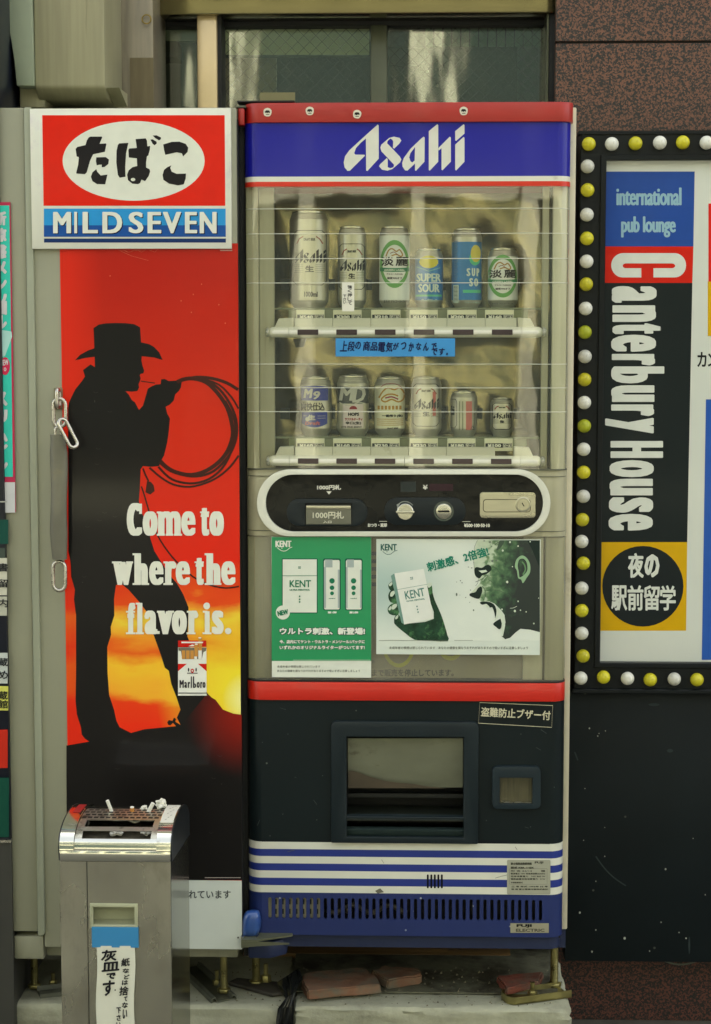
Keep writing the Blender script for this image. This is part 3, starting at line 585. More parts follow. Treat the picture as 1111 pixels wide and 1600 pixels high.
# poster: printed sunset
def sunset():
    m = bpy.data.materials.new('sunset_print'); m.use_nodes = True; t = m.node_tree; n = t.nodes; l = t.links; b = n['Principled BSDF']
    tc = n.new('ShaderNodeTexCoord'); sp = n.new('ShaderNodeSeparateXYZ'); l.new(tc.outputs['Generated'], sp.inputs[0])
    mp = n.new('ShaderNodeMapping'); mp.inputs['Scale'].default_value = (1.3, 1, 12); l.new(tc.outputs['Generated'], mp.inputs[0])
    nz = n.new('ShaderNodeTexNoise'); nz.inputs['Scale'].default_value = 1.6; nz.inputs['Detail'].default_value = 4; l.new(mp.outputs[0], nz.inputs[0])
    a = n.new('ShaderNodeMath'); a.operation = 'MULTIPLY_ADD'; a.inputs[1].default_value = .10; l.new(nz.outputs[0], a.inputs[0]); l.new(sp.outputs[2], a.inputs[2])
    r = n.new('ShaderNodeValToRGB'); e = r.color_ramp.elements; l.new(a.outputs[0], r.inputs[0])
    st = [(0.0, (226, 34, 8)), (.29, (240, 46, 8)), (.335, (238, 60, 10)), (.352, (248, 172, 44)), (.39, (250, 196, 46)), (.415, (238, 92, 18)), (.44, (246, 170, 44)), (.47, (246, 210, 60)), (.50, (236, 78, 18)), (.56, (232, 36, 8)), (.8, (212, 40, 8)), (1.0, (186, 26, 6))]
    e[0].position, e[0].color = st[0][0], c(*st[0][1]); e[1].position, e[1].color = st[-1][0], c(*st[-1][1])
    for p_, q_ in st[1:-1]: x = e.new(p_); x.color = c(*q_)
    # the low sun at the right edge
    vx = n.new('ShaderNodeCombineXYZ'); l.new(sp.outputs[0], vx.inputs[0]); l.new(sp.outputs[2], vx.inputs[1])
    ds = n.new('ShaderNodeVectorMath'); ds.operation = 'DISTANCE'; ds.inputs[1].default_value = (1.05, .292, 0)
    sc = n.new('ShaderNodeVectorMath'); sc.operation = 'MULTIPLY'; sc.inputs[1].default_value = (.45, 1.6, 1); l.new(vx.outputs[0], sc.inputs[0])
    ds.inputs[1].default_value = (1.05 * .45, .292 * 1.6, 0); l.new(sc.outputs[0], ds.inputs[0])
    k = n.new('ShaderNodeMapRange'); k.inputs[1].default_value = .04; k.inputs[2].default_value = .24; k.inputs[3].default_value = 1; k.inputs[4].default_value = 0; l.new(ds.outputs['Value'], k.inputs[0])
    m1 = n.new('ShaderNodeMix'); m1.data_type = 'RGBA'; l.new(k.outputs[0], m1.inputs[0]); l.new(r.outputs[0], m1.inputs[6]); m1.inputs[7].default_value = c(250, 232, 50)
    k2 = n.new('ShaderNodeMapRange'); k2.inputs[1].default_value = 0; k2.inputs[2].default_value = .07; k2.inputs[3].default_value = 1; k2.inputs[4].default_value = 0; l.new(ds.outputs['Value'], k2.inputs[0])
    m2 = n.new('ShaderNodeMix'); m2.data_type = 'RGBA'; l.new(k2.outputs[0], m2.inputs[0]); l.new(m1.outputs[2], m2.inputs[6]); m2.inputs[7].default_value = c(252, 250, 180)
    k3 = n.new('ShaderNodeMapRange'); k3.inputs[1].default_value = .05; k3.inputs[2].default_value = .24; k3.inputs[3].default_value = .85; k3.inputs[4].default_value = 0; l.new(sp.outputs[0], k3.inputs[0])
    m3 = n.new('ShaderNodeMix'); m3.data_type = 'RGBA'; l.new(k3.outputs[0], m3.inputs[0]); l.new(m2.outputs[2], m3.inputs[6]); m3.inputs[7].default_value = c(226, 38, 10)
    l.new(m3.outputs[2], b.inputs['Base Color'])
    b.inputs['Roughness'].default_value = .4; b.inputs['Specular IOR Level'].default_value = .2; b.inputs['Coat Weight'].default_value = .10; b.inputs['Coat Roughness'].default_value = .1
    bn = n.new('ShaderNodeTexNoise'); bn.inputs['Scale'].default_value = 9; l.new(tc.outputs['Object'], bn.inputs[0])
    bp = n.new('ShaderNodeBump'); bp.inputs['Strength'].default_value = .5; bp.inputs['Distance'].default_value = .003; l.new(bn.outputs[0], bp.inputs['Height']); l.new(bp.outputs[0], b.inputs['Coat Normal'])
    return m
QY = TY - .003
MB().box(X(100.2, TY), X(374.4, TY), QY, TY - .0005, Z(1374.5, QY, 235), Z(380.5, QY, 235)).obj('poster', sunset(), tm)
m_sil = pm('silhouette', c(22, 20, 19), .32, var=.1, scale=5, coat=.3, spec=.16)
rope = ink('rope_print', c(62, 26, 18), .35, .4)
def q3(pts): return tr(pts, 100, 490, 3.968)
def q4(pts): return tr(pts, 100, 760, 3.968)
def q5(pts): return tr(pts, 100, 960, 3.968)
p = PR()
p.poly(q3([(183, 90), (215, 68), (260, 60), (320, 58), (380, 59), (435, 65), (472, 85), (475, 130), (478, 178), (530, 190), (560, 208), (590, 240), (612, 288), (560, 272), (482, 264), (480, 290), (486, 320), (497, 352), (493, 370), (474, 374), (470, 384), (476, 402), (470, 420), (462, 438), (466, 458), (455, 480), (420, 484), (380, 480), (400, 500), (420, 535), (440, 550), (465, 597), (490, 570), (520, 465), (545, 450), (570, 440), (600, 437), (602, 408), (625, 405), (650, 418), (700, 415), (730, 420), (725, 458), (712, 480), (690, 500), (680, 540), (655, 565), (630, 578), (640, 620), (657, 650), (650, 730), (640, 800), (620, 880), (600, 915), (590, 945), (540, 950), (490, 945), (475, 965), (470, 1090)])
       + q4([(465, 90), (470, 130), (490, 180), (530, 240), (535, 320), (560, 400), (610, 480), (650, 545), (700, 600), (740, 670), (772, 750), (770, 850), (765, 930)])
       + q5([(775, 160), (800, 300), (860, 400), (888, 490), (725, 690), (700, 640), (722, 590), (700, 520), (665, 430), (650, 350), (625, 330), (600, 250), (555, 125)])
       + q4([(545, 880), (530, 800), (470, 720), (400, 640), (352, 602), (322, 612), (310, 700), (312, 800), (290, 870), (292, 920), (268, 995)])
       + q5([(270, 360), (280, 500), (310, 590), (325, 660), (345, 700), (415, 735), (400, 800), (200, 800), (160, 790), (130, 770), (110, 745), (105, 700), (80, 620), (72, 540), (75, 350), (75, 0)])
       + q4([(72, 780), (62, 700), (68, 640), (45, 560), (42, 480), (28, 400), (27, 0)]) + q3([(27, 900), (25, 600), (32, 550), (45, 520), (70, 470), (110, 420), (130, 390), (118, 350), (165, 315), (192, 332), (190, 268), (130, 275), (68, 290), (100, 255), (150, 228), (188, 215), (186, 150)]))
p.obj('cowboy_print', m_sil, tm, QY)
p = PR(); p.poly(q5([(15, 815), (90, 800), (160, 788), (300, 720), (415, 735), (500, 712), (725, 690), (740, 560), (860, 455), (892, 492), (915, 515), (940, 530), (985, 590), (1050, 615), (1102, 622)]) + [(378.2, 1375.2), (104.5, 1375.2), (103.8, 1165)])
p.obj('ground_print', fgrad('hill_print', 1.0, .86, c(140, 26, 14), c(22, 20, 19), .34), tm, QY, .0003); p = PR()
p.poly(q5([(640, 668), (650, 655), (672, 660), (682, 640), (695, 648), (690, 665), (730, 690), (700, 700), (676, 672), (660, 688), (645, 684)]))
p.obj('spur_print', m_sil, tm, QY, .0006)
p = PR()
for pts, wd in (([(700, 425), (740, 408), (800, 402), (880, 425), (950, 490), (1010, 580), (1040, 680), (1045, 760), (1015, 850), (960, 920), (880, 975), (790, 1000), (700, 985), (640, 955), (598, 915)], 6.2),
                ([(720, 418), (800, 398), (870, 408), (960, 465), (1030, 560), (1068, 660), (1070, 760), (1040, 850), (1000, 910), (930, 975), (850, 1005), (760, 1005), (660, 975), (595, 925)], 4.0),
                ([(740, 410), (820, 395), (920, 402), (1010, 430), (1080, 472)], 5.0), ([(860, 405), (960, 440), (1040, 520), (1082, 590)], 3.0),
                ([(1060, 750), (1035, 860), (980, 960), (900, 1025), (810, 1052), (720, 1045), (650, 1015), (585, 950)], 3.6), ([(1083, 880), (1030, 950), (960, 1010), (880, 1050), (780, 1074), (680, 1060), (600, 1015), (530, 955)], 3.2),
                ([(1000, 540), (1050, 640), (1062, 740), (1030, 840), (980, 910)], 3), ([(490, 960), (505, 1000), (525, 1040)], 2.8)):
    p.line(q3(pts), wd, 3)
p.poly(q3([(515, 1038), (540, 1045), (556, 1065), (562, 1100), (535, 1122), (505, 1108), (510, 1070)]))
p.line(q4([(480, 0), (500, 60), (520, 130), (560, 260), (620, 370), (700, 470), (800, 560), (900, 610), (1000, 630), (1085, 620)]), 2.4, 3)
p.line([(220, 595.5), (242, 598.5)], 1.6)
p.obj('rope_print', rope, tm, QY, .0007)
# slogan
def slab(p, base, xh, asc, items):
    """heavy slab letters: (char, u0, u1, top, thick, serif list)"""
    for ch, a, b, top, bx in items:
        bot = base
        p.text(ch, a, top, b, bot, bx, .85, res=5)
def ser(p, lst, v, h=3.0):
    for a, b in lst: p.rect(a, v, b, v + h)
def t_come1(p):
    slab(p, 837, 799, 787, [('C', 198, 222, 786, 3.9), ('o', 223, 246.5, 799, 3.7), ('m', 247, 282.5, 799, 3.0), ('e', 283, 305.5, 799, 2.9), ('t', 313.5, 327, 793, 3.1), ('o', 327, 350, 799, 3.7)])
    ser(p, [(245, 257.5), (258.8, 270.5), (271.5, 284.5)], 834); ser(p, [(245, 252)], 799.2); p.rect(217.5, 787, 221.8, 803)
    ser(p, [(312.5, 327)], 799.2, 2.6); p.rect(315.5, 794, 322.8, 830)
def t_come2(p):
    slab(p, 914, 877, 864, [('w', 177, 207, 878, 3.1), ('h', 210, 231, 864.5, 3.5), ('e', 233, 255.5, 877, 2.9), ('r', 258, 275, 877, 3.5), ('e', 274.5, 297, 877, 2.9), ('t', 305.5, 318.5, 871, 3.1), ('h', 322.5, 344.5, 864.5, 3.5), ('e', 345.5, 368, 877, 2.9)])
    ser(p, [(175, 190), (197, 208)], 877.2); ser(p, [(207.2, 219.5), (221.5, 233), (255.3, 270), (319.8, 332), (333.5, 346)], 911); ser(p, [(207.2, 214), (319.8, 327)], 864.5); ser(p, [(255.3, 262)], 877.2); ser(p, [(304, 318.5)], 877.2, 2.6)
    p.rect(307.5, 872, 314.8, 907)
def t_come3(p):
    slab(p, 991, 954, 942, [('f', 199, 211, 942, 3.0), ('l', 214.5, 222.5, 942, 3.4), ('a', 226, 246, 954, 2.8), ('v', 246.5, 270, 955, 3.6), ('o', 268.5, 292, 954, 3.7), ('r', 294.5, 309, 954, 3.5), ('s', 331, 349.5, 954, 3.2)])
    p.poly(ell(208, 949, 3.6, 4)); p.rect(320, 955, 327.6, 990); p.poly(ell(323, 946.8, 5.2, 5.4)); p.poly(ell(356.5, 986, 5, 5)); p.poly(ell(305.5, 961, 4.4, 5)); p.poly(ell(271.5, 883.5, 4.4, 5)); p.poly(ell(229, 963, 3.4, 4))
    ser(p, [(196.8, 211.5), (212, 225), (291.5, 305.5), (316.5, 330.5)], 988); ser(p, [(196.8, 211)], 954.5, 2.6); ser(p, [(212, 219)], 941.7); ser(p, [(245.3, 257), (262, 272)], 954.3); ser(p, [(292, 299), (317, 324)], 954.3); p.rect(242, 986, 249.5, 990.5)
for f_ in (t_come1, t_come2, t_come3): tp('slogan_lettering', (232, 232, 216), f_, lift=.0012, y=QY, rough=.35, coat=.3)
tp('fine_print', (205, 190, 180), lambda p: p.rect(344, 388.5, 363, 389.5).rect(344, 391, 363, 392).rect(320, 1371, 376, 1371.8), lift=.0006, y=QY)
tp('scratch', (214, 120, 90), lambda p: [p.line([(178 + k * 7, 386 + (k * 5) % 7), (186 + k * 7, 388 + (k * 3) % 9), (193 + k * 7, 387 + (k * 7) % 8)], .35) for k in range(9)] + [p.line([(188, 392), (206, 400), (232, 407)], .4)] + [p.poly(ell(a, b, .9, 1.3, 6)) for a, b in ((315, 444), (302, 460), (342, 476), (172, 431), (283, 470), (352, 505), (299, 488))], lift=.0005, y=QY)
tp('scuff', (70, 68, 64), lambda p: [p.line([(a, b), (a + 3, b + 2), (a + 7, b + 1)], .4) for a, b in ((146, 612), (134, 640), (168, 642), (150, 700), (148, 724), (160, 800), (152, 812), (133, 822), (176, 806), (128, 900), (340, 1180), (330, 1215), (326, 1300), (180, 1200))] + [p.poly(ell(148, 627, .7, 2.2, 8)), p.poly(ell(129, 910, .8, .8, 6)), p.poly(ell(346, 1225, .8, .8, 6))], lift=.0008, y=QY)
# printed cigarette pack
G = lambda x, y: (270 + x / 15.23, 990 + y / 15.23)
def gp(*a): return [G(x, y) for x, y in a]
tp('pack_print_white', (236, 236, 224), lambda p: p.poly(gp((125, 330), (800, 330), (805, 1475), (125, 1475))), lift=.0006, y=QY)
tp('pack_print_red', (206, 30, 20), lambda p: (p.poly(gp((125, 165), (795, 165), (800, 310), (125, 320))), p.poly(gp((125, 718), (335, 718), (125, 895))), p.poly(gp((598, 718), (805, 718), (805, 895))), p.poly(ell(*G(465, 885), 2.7, 3.3, 16))), lift=.0009, y=QY)
def t_packw(p):
    p.poly(gp((205, 190), (725, 195), (715, 228), (205, 228))); p.poly(gp((370, 300), (460, 260), (510, 270), (505, 300)))
    for x in (560, 645): p.poly(ell(*G(x, 250 if x < 600 else 100), 2.4, 1.0, 12))
    p.poly(gp((608, 400), (690, 400), (690, 605), (608, 605))); p.poly(gp((512, 545), (575, 545), (575, 605), (512, 605))); p.poly(ell(*G(465, 885), 1.3, 1.3, 10))
tp('pack_print_grey', (120, 112, 96), lambda p: p.poly(gp((130, 335), (800, 335), (790, 410), (730, 440), (690, 608), (225, 608), (195, 420), (135, 400))), lift=.0010, y=QY)
tp('cigarette_print_tan', (206, 146, 70), lambda p: [p.poly(gp((x, t_), (x + 82, t_), (x + 82, b_), (x, b_))) for x, t_, b_ in ((215, 400, 600), (318, 400, 600), (418, 400, 600), (515, 245, 545), (610, 100, 400))], lift=.0014, y=QY)
tp('pack_print_trim', (238, 234, 222), t_packw, lift=.0018, y=QY)
def t_marl(p):
    for ch, a, b, tv in (('M', 160, 262, 1105), ('a', 275, 340, 1150), ('r', 358, 415, 1150), ('l', 428, 455, 1018), ('l', 480, 508, 1018), ('b', 482, 555, 1140), ('o', 570, 640, 1150), ('r', 655, 705, 1150), ('o', 710, 778, 1150)):
        (u0, v0), (u1, v1) = G(a, tv), G(b, 1292)
        p.text(ch, u0, v0, u1, v1, .55, .25, res=3)
    (u0, v0), (u1, v1) = G(130, 1405), G(805, 1425); p.rect(u0, v0, u1, v1)
    (u0, v0), (u1, v1) = G(340, 932), G(590, 952); p.rect(u0, v0, u1, v1)
    for x in (360, 540): p.poly(ell(*G(x + 15, 860), 1.1, 3.2, 10))
tp('pack_lettering', (52, 46, 50), t_marl, lift=.0012, y=QY)
MB().pbox(267 - 150, 378, 1374.8, 1482, QY, .0022).obj('notice_panel', pm('notice_white', c(214, 220, 208), .35, var=.03, coat=.15), tm)
tp('notice_lettering', (70, 74, 74), lambda p: p.text('未成年者の喫煙は禁じられています', 147, 1390.5, 360.5, 1404.5, .25), y=QY, lift=.0006)
tp('rivet', (50, 50, 46), lambda p: p.poly(ell(372, 1465, 1.3, 1.5, 10)), y=QY, lift=.0008)

# lock bar with chain links
m_link = pm('link_steel', c(196, 192, 180), .28, metal=.95, var=.15, scale=60, rvar=.08); m_barm = pm('lock_bar_vinyl', c(104, 102, 86), .38, var=.22, scale=9, coat=.4, bump=.35, bscale=18, dirt=c(128, 118, 88), dscale=9, dmin=.56)
def link(cx, cy, cz, ln, wd, r, ax=0., tilt=0., yawd=0.):
    pts = []; h = ln / 2 - wd / 2; a = wd / 2 - r
    for k in range(9): t = math.pi * k / 8; pts.append((a * math.cos(t), 0, h + a * math.sin(t)))
    for k in range(9): t = math.pi + math.pi * k / 8; pts.append((a * math.cos(t), 0, -h + a * math.sin(t)))
    M = Matrix.Rotation(tilt, 3, 'Y') @ Matrix.Rotation(yawd, 3, 'Z')
    return [tuple(Vector((cx, cy, cz)) + M @ Vector(q)) for q in pts]
px = 1 / 716.
lk = thing('chain_lock', (X(92, -.04), -.04, Z(925, -.04, 92)), 'padded lock bar hanging on steel chain links down the left side of the cowboy poster', 'lock')
q = P(91, 778, -.055); ps = []
rb = rrect(-.5, -.5, .5, .5, .42, 4); zt_, zb_ = P(91, 679, -.055).z, P(91, 874, -.055).z
m = MB(); N_ = 14; vs = []; nn = len(rb)
for i in range(N_ + 1):
    t_ = i / N_; wdt = (.0335 if t_ < .1 else .037 + .002 * math.sin(t_ * 9)) if t_ < .85 else .037 - (t_ - .85) * .035; of = .0015 * math.sin(t_ * 6) + .001
    vs += [(q.x + of + a * wdt, -.052 + b * .022, zt_ + (zb_ - zt_) * t_) for a, b in rb]
fs = [(i * nn + k, i * nn + (k + 1) % nn, (i + 1) * nn + (k + 1) % nn, (i + 1) * nn + k) for i in range(N_) for k in range(nn)]
m.add(vs, fs + [tuple(range(nn)), tuple(range(N_ * nn, N_ * nn + nn))]).obj('padded_bar', m_barm, lk, ang=60)
LI = [((93, 645, -.046), 50, 25, 2.9, 0, 0), ((91, 622, -.044), 34, 17, 3.0, 0, 1.35), ((106, 677, -.068), 54, 20, 3.0, -.48, .55), ((91, 680, -.052), 30, 14, 2.2, 0, .5), ((92.5, 900, -.050), 52, 25, 2.9, 0, 0)]
for (u, v, y), ln, wd, r, ti, ya in LI:
    p_ = P(u, v, y); MB().tube(link(p_.x, p_.y, p_.z, ln * px, wd * px, r * px, tilt=ti, yawd=ya), r * px, 10, True).obj('chain_link', m_link, lk, ang=60)
MB().pbox(84, 98, 606, 640, TY - .004, .003).obj('eye_plate', pm('eye_plate_steel', c(120, 114, 92), .35, metal=.7), lk, bevel=.001)

# feet of the cigarette machine
def hat(name, cx, cy, z, ln, rotd, mat, label, wd=.052):
    h = wd / 2
    pr = [(-h - .006, .001), (-h - .004, .010), (-h + .004, .014), (-h + .009, .004), (h - .009, .004), (h - .004, .014), (h + .004, .010), (h + .006, .001), (h + .003, .001), (h + .0015, .008), (h - .004, .0105), (h - .011, .001), (-h + .011, .001), (-h + .004, .0105), (-h - .0015, .008), (-h - .003, .001)]
    o = MB().prism([(cx + a, z + b) for a, b in pr], cy, cy + ln).obj(name, mat, rot=((cx, cy, z), Matrix.Rotation(R(rotd), 3, 'Z')), ang=30)
    return tag(o, label, 'bracket')
def bolt(x, y, z, parent, hh=.03, s=1.):
    MB().tube([(x, y, z), (x, y, z + hh * s)], .0045 * s, 10).obj('bolt', m_zinc, parent)
    MB().lathe([(.011 * s, 0), (.011 * s, .002), (.0095 * s, .0025), (.0095 * s, .010 * s), (.008 * s, .012 * s)], x, y, z + .001, 6).obj('nut', m_zinc, parent)
def foot(u, v, y, ztop, r, label, parent_name='levelling_foot'):
    p_ = P(u, v, y); f = thing(parent_name, (p_.x, y, LZ + .006), label, 'foot')
    MB().tube([(p_.x, y, LZ + .008), (p_.x, y, ztop)], r, 14).obj('threaded_rod', m_zinc, f, ang=60)
    for k in range(int((ztop - LZ - .02) / .0035)):
        MB().lathe([(r, 0), (r * 1.07, .0009), (r, .0018)], p_.x, y, LZ + .018 + k * .0035, 12).obj('thread', m_zinc, f) if k < 16 else None
    MB().lathe([(r * 1.9, 0), (r * 1.9, .008), (r * 1.5, .010)], p_.x, y, LZ + .0065, 6).obj('nut', m_zinc, f, bevel=.0008, seg=1)
    return f
foot(350, 1545, .075, bz, .0085, 'brass coloured threaded foot under the white notice of the cigarette machine')
pq = P(352, 1558, .055); hat('channel_bracket', pq.x, .03, LZ, .24, 26, m_iron, 'grey hat-shaped steel channel under the right foot of the cigarette machine')
bt = thing('anchor_bolt', (P(339, 1540, .13).x, .13, LZ), 'brass anchor bolt standing left of the cigarette machine foot', 'bolt'); bolt(P(339, 1540, .13).x, .13, LZ, bt, .034, 1.1)
foot(54, 1540, .09, bz, .0085, 'threaded foot under the far left corner of the cigarette machine')
hat('channel_bracket', P(60, 1560, .06).x, .06, LZ, .16, -70, m_iron, 'steel channel on the plinth at the far left corner', .046)
bt = thing('anchor_bolt', (P(83, 1532, .12).x, .12, LZ), 'small brass anchor bolt just left of the ashtray bin', 'bolt'); bolt(P(83, 1532, .12).x, .12, LZ, bt, .03)

# things at the far left
m_teal = (62, 196, 176)
tl = MB().box(X(-60, TY - .002), X(21, TY, 560), TY - .004, TY - .001, Z(800, TY, 10), Z(316, TY, 10)).obj('turquoise_poster', ink('poster_magenta', c(188, 52, 84), .4)); tag(tl, 'narrow turquoise poster with a magenta edge on the far left cabinet', 'poster'); ORG[tl.name] = Vector(tl.location)
def at(parent): return parent
tq = TY - .004
PR().quad((-60, 321), (14.5, 321), (20.2, 745), (-60, 745)).obj('print_turquoise', ink('teal_print', c(56, 200, 178), .4), tl, tq)
PR().quad((-60, 753.5), (23.5, 753.5), (23.8, 801), (-60, 801)).obj('print_white', ink('white_print', c(206, 206, 206), .5), tl, tq, .0006)
pw = PR()
for ch, v in (('新', 330), ('涼', 356), ('感', 382), ('メ', 408), ('ン', 433), ('ソ', 459), ('ー', 470), ('ル', 492), ('ス', 612), ('リ', 640), ('ム', 668), ('イ', 694), ('ン', 718)): pw.text(ch, -9, v, 10 + (v - 330) * .006, v + 22, 1.3)
pw.obj('lettering', ink('white_print', None), tl, tq, .001)
PR().poly(ell(8, 572, 7.5, 14, 20)).obj('print_badge', ink('badge_red', c(206, 40, 80), .4), tl, tq, .0012)
PR().poly([(0, 515), (18, 518), (19, 526), (8, 556), (0, 560)]).obj('print_pack', ink('pale_print', c(170, 214, 206), .4), tl, tq, .0011)
PR().text('NEW', 0, 562, 13.5, 571, .3, rot=8).text('10', 3, 574, 10, 580, .2).obj('lettering', ink('white_print', None), tl, tq, .0016)
dk = thing('dark_cabinet', (X(-60, -.03), -.03, 0), 'dark display cabinet with taped paper notes at the far left edge', 'cabinet')
MB().box(X(-330, -.03), X(7.5, -.03), -.03, .3, Z(1312, -.03, 5), Z(-80, -.03, 0)).obj('cabinet_body', pm('dark_cabinet_paint', c(18, 22, 34), .3), dk, bevel=.002)
MB().box(X(-330, -.03), X(7.5, -.03), -.028, .3, .05, Z(1315, -.03, 5)).obj('lower_body', pm('grey_lower', c(58, 58, 52), .5), dk)
MB().box(X(-330, -.03), X(7.7, -.03), -.034, -.02, Z(1316, -.03, 5), Z(1312, -.03, 5)).obj('trim', m_link, dk)
for i, (v0, v1, col, r_) in enumerate(((783, 785, (180, 180, 170), 12), (812, 850, (26, 78, 66), 14), (856, 905, (70, 80, 72), 9), (872, 930, (206, 204, 184), 12), (932, 962, (186, 186, 168), 12), (1020, 1068, (190, 196, 190), 13), (1072, 1110, (206, 206, 96), 14), (1140, 1200, (196, 44, 26), 13), (1215, 1308, (18, 74, 58), 15))):
    PR().rect(-60, v0, r_ - 1, v1).obj('paper_note' if 3 <= i <= 6 else 'panel_print', ink('note_%d' % i, c(*col), .5), dk, -.03, .0006 + .0003 * i)
pw = PR()
for k, (ch, v) in enumerate((('書', 880), ('留', 905), ('内', 936), ('蔵', 1028), ('め', 1048), ('蔵', 1080), ('館', 1094))): pw.text(ch, -3, v, 12.5, v + 13, .25)
pw.obj('note_lettering', ink('note_ink', c(30, 32, 34), .5), dk, -.03, .0045)
# ================================================================== beer machine
bxa, bxb, RC = X(383.6), X(887.2), .032
vm = thing('beer_vending_machine', (0, .2, LZ), 'blue and red beer vending machine with two shelves of cans behind a clear cover', 'vending machine')
m_red = pm('cap_red', c(170, 34, 26), .42, var=.08, scale=10, stretch=(1, 1, 3), dirt=c(110, 30, 26), dscale=6, dmin=.62, coat=.15)
m_red2 = pm('band_red', c(206, 38, 22), .36, var=.06, scale=10, coat=.2, dirt=c(130, 34, 24), dscale=12, dmin=.68)
m_blue = pm('header_blue', c(24, 26, 150), .2, var=.04, scale=3, coat=.1, spec=.3); m_wht = pm('trim_white', c(222, 222, 204), .3, var=.03, coat=.2, dirt=c(150, 146, 124), dscale=14, dmin=.66)
m_rs = pm('stripe_red', c(214, 44, 20), .3, var=.02); m_bs = pm('stripe_blue', c(34, 52, 132), .35, var=.04, coat=.1)
m_low2 = specks(pm('lower_door_paint', c(18, 28, 30), .36, var=.12, scale=4, dirt=c(46, 58, 54), dscale=5, dmin=.66, spec=.24), c(170, 175, 160), 45, .96, .6)
m_vent = specks(pm('vent_blue', c(28, 44, 98), .4, var=.07, scale=6, dirt=c(28, 40, 84), dscale=6, dmin=.62), c(190, 195, 190), 60, .95, .6)
m_skirt = pm('skirt_blue', c(26, 38, 72), .5, var=.1)
m_beige = pm('showcase_post', c(172, 168, 138), .35, var=.05, stretch=(8, 1, .3), coat=.2, dirt=c(128, 122, 92), dscale=4, dmin=.62)
m_beige2 = pm('post_light', c(208, 204, 176), .3, var=.05, stretch=(8, 1, .3), coat=.3); m_beige3 = pm('lower_backing', c(146, 140, 112), .6, var=.06, dirt=c(118, 110, 84), dscale=3, dmin=.55)
m_body = pm('body_white', c(212, 204, 176), .45, var=.05, dirt=c(160, 150, 118), dscale=8, dmin=.6); m_in = pm('inside_dark', c(24, 26, 24), .7)
def shell(v0, v1, yf, mat, name, x0=bxa, x1=bxb, r=RC, yb=.045, bev=0.0, parent=vm, zz=None):
    za, zb2 = (Z(v1, yf), Z(v0, yf)) if zz is None else zz
    return MB().prism(plan(x0, x1, yf, r, yb), za, zb2, 'z').obj(name, mat, parent, bevel=bev, seg=2, ang=30)
def openshell(za, zb2, yf, holes, mat, name, th=.012, x0=bxa, x1=bxb, r=RC, yb=.045):
    m = MB(); e = .0
    m.plate([(x0 + r, za), (x0 + r, zb2), (x1 - r, zb2), (x1 - r, za)], holes, yf, yf + th)
    pl = plan(x0, x1, yf, r, yb); h = len(pl) // 2
    for q in (pl[:h], pl[h:]):
        n = len(q); m.add([(a, b, za) for a, b in q] + [(a, b, zb2) for a, b in q], [(i, i + 1, i + 1 + n, i + n) for i in range(n - 1)])
    return m.obj(name, mat, vm, ang=30)
# cabinet behind the door
by0 = .048; cx0, cx1 = X(380.5, by0), X(893.6, by0); ctop, cbot = Z(164, by0), Z(1479, by0)
m = MB(); m.box(cx0, cx0 + .03, by0, .42, cbot, ctop).box(cx0 + .03, cx1 - .02, .40, .42, cbot, ctop).box(cx0 + .03, cx1 - .02, by0, .40, ctop - .02, ctop).box(cx0 + .03, cx1 - .02, by0, .40, cbot, cbot + .02)
m.obj('cabinet_body', m_in, vm)
MB().box(cx1 - .0195, cx1, by0 - .002, .42, Z(1452, by0, 890), Z(168, by0, 890)).obj('side_panel', m_body, vm, bevel=.003)
MB().box(cx1 - .019, cx1 - .003, by0 + .004, .42, cbot, Z(1453, by0, 890)).obj('side_base', m_skirt, vm)
MB().box(bxb - .004, cx1 - .0205, .03, by0 + .002, Z(1470), Z(195)).obj('door_seal', m_black, vm)
MB().box(X(374.5, .04), bxa - .001, .035, .05, Z(1478, .04, 380), Z(180, .04, 380)).obj('door_seal', m_black, vm)
# cap and header
shell(160, 190.5, -.008, m_red, 'cap', x0=X(386), x1=X(890), r=.034, bev=.004)
MB().prism([(X(375), .01), (X(375), -.0), (X(378), -.006), (X(385.6), -.006), (X(385.6), .04), (X(375), .04)], Z(196, 0, 380), Z(169, 0, 380), 'z').obj('cap_hinge', m_red, vm, bevel=.003)
MB().box(X(373), X(388), -.008, .04, Z(168.5, 0, 380), Z(165.5, 0, 380)).obj('hinge_plate', m_iron, vm)
shell(190.5, 275.5, 0, m_blue, 'header'); shell(275.5, 283.5, 0, m_wht, 'header_stripe'); shell(283.5, 291, 0, m_rs, 'header_stripe')
LOGO = [([(320, 50), (328, 60), (328, 330), (235, 430), (224, 428), (222, 165), (180, 200), (140, 243), (125, 285), (135, 297), (210, 298), (214, 306), (90, 428), (70, 430), (45, 400), (38, 360), (50, 310), (85, 262), (180, 175)], []),
        ([(515, 182), (500, 205), (455, 248), (445, 240), (448, 190), (440, 175), (425, 165), (400, 185), (398, 205), (450, 258), (500, 310), (515, 335), (505, 360), (440, 415), (400, 428), (355, 420), (330, 392), (340, 375), (395, 325), (402, 335), (402, 400), (425, 408), (450, 400), (455, 380), (400, 322), (350, 270), (342, 240), (350, 215), (415, 160), (455, 150), (500, 160)], []),
        ([(700, 150), (708, 158), (706, 355), (635, 430), (628, 425), (628, 370), (565, 428), (545, 425), (525, 395), (522, 365), (535, 325), (590, 250), (685, 160)], [(628, 235), (590, 285), (580, 320), (590, 350), (605, 362), (625, 345)]),
        ([(812, 48), (820, 55), (820, 355), (750, 428), (742, 422), (742, 105)], []), ([(915, 150), (924, 158), (924, 355), (855, 425), (847, 420), (847, 245), (821.5, 264), (821.5, 243)], []),
        ([(1030, 48), (1037, 56), (1037, 125), (968, 185), (960, 180), (960, 105)], []), ([(1030, 152), (1037, 160), (1037, 355), (968, 427), (960, 420), (960, 215)], [])]
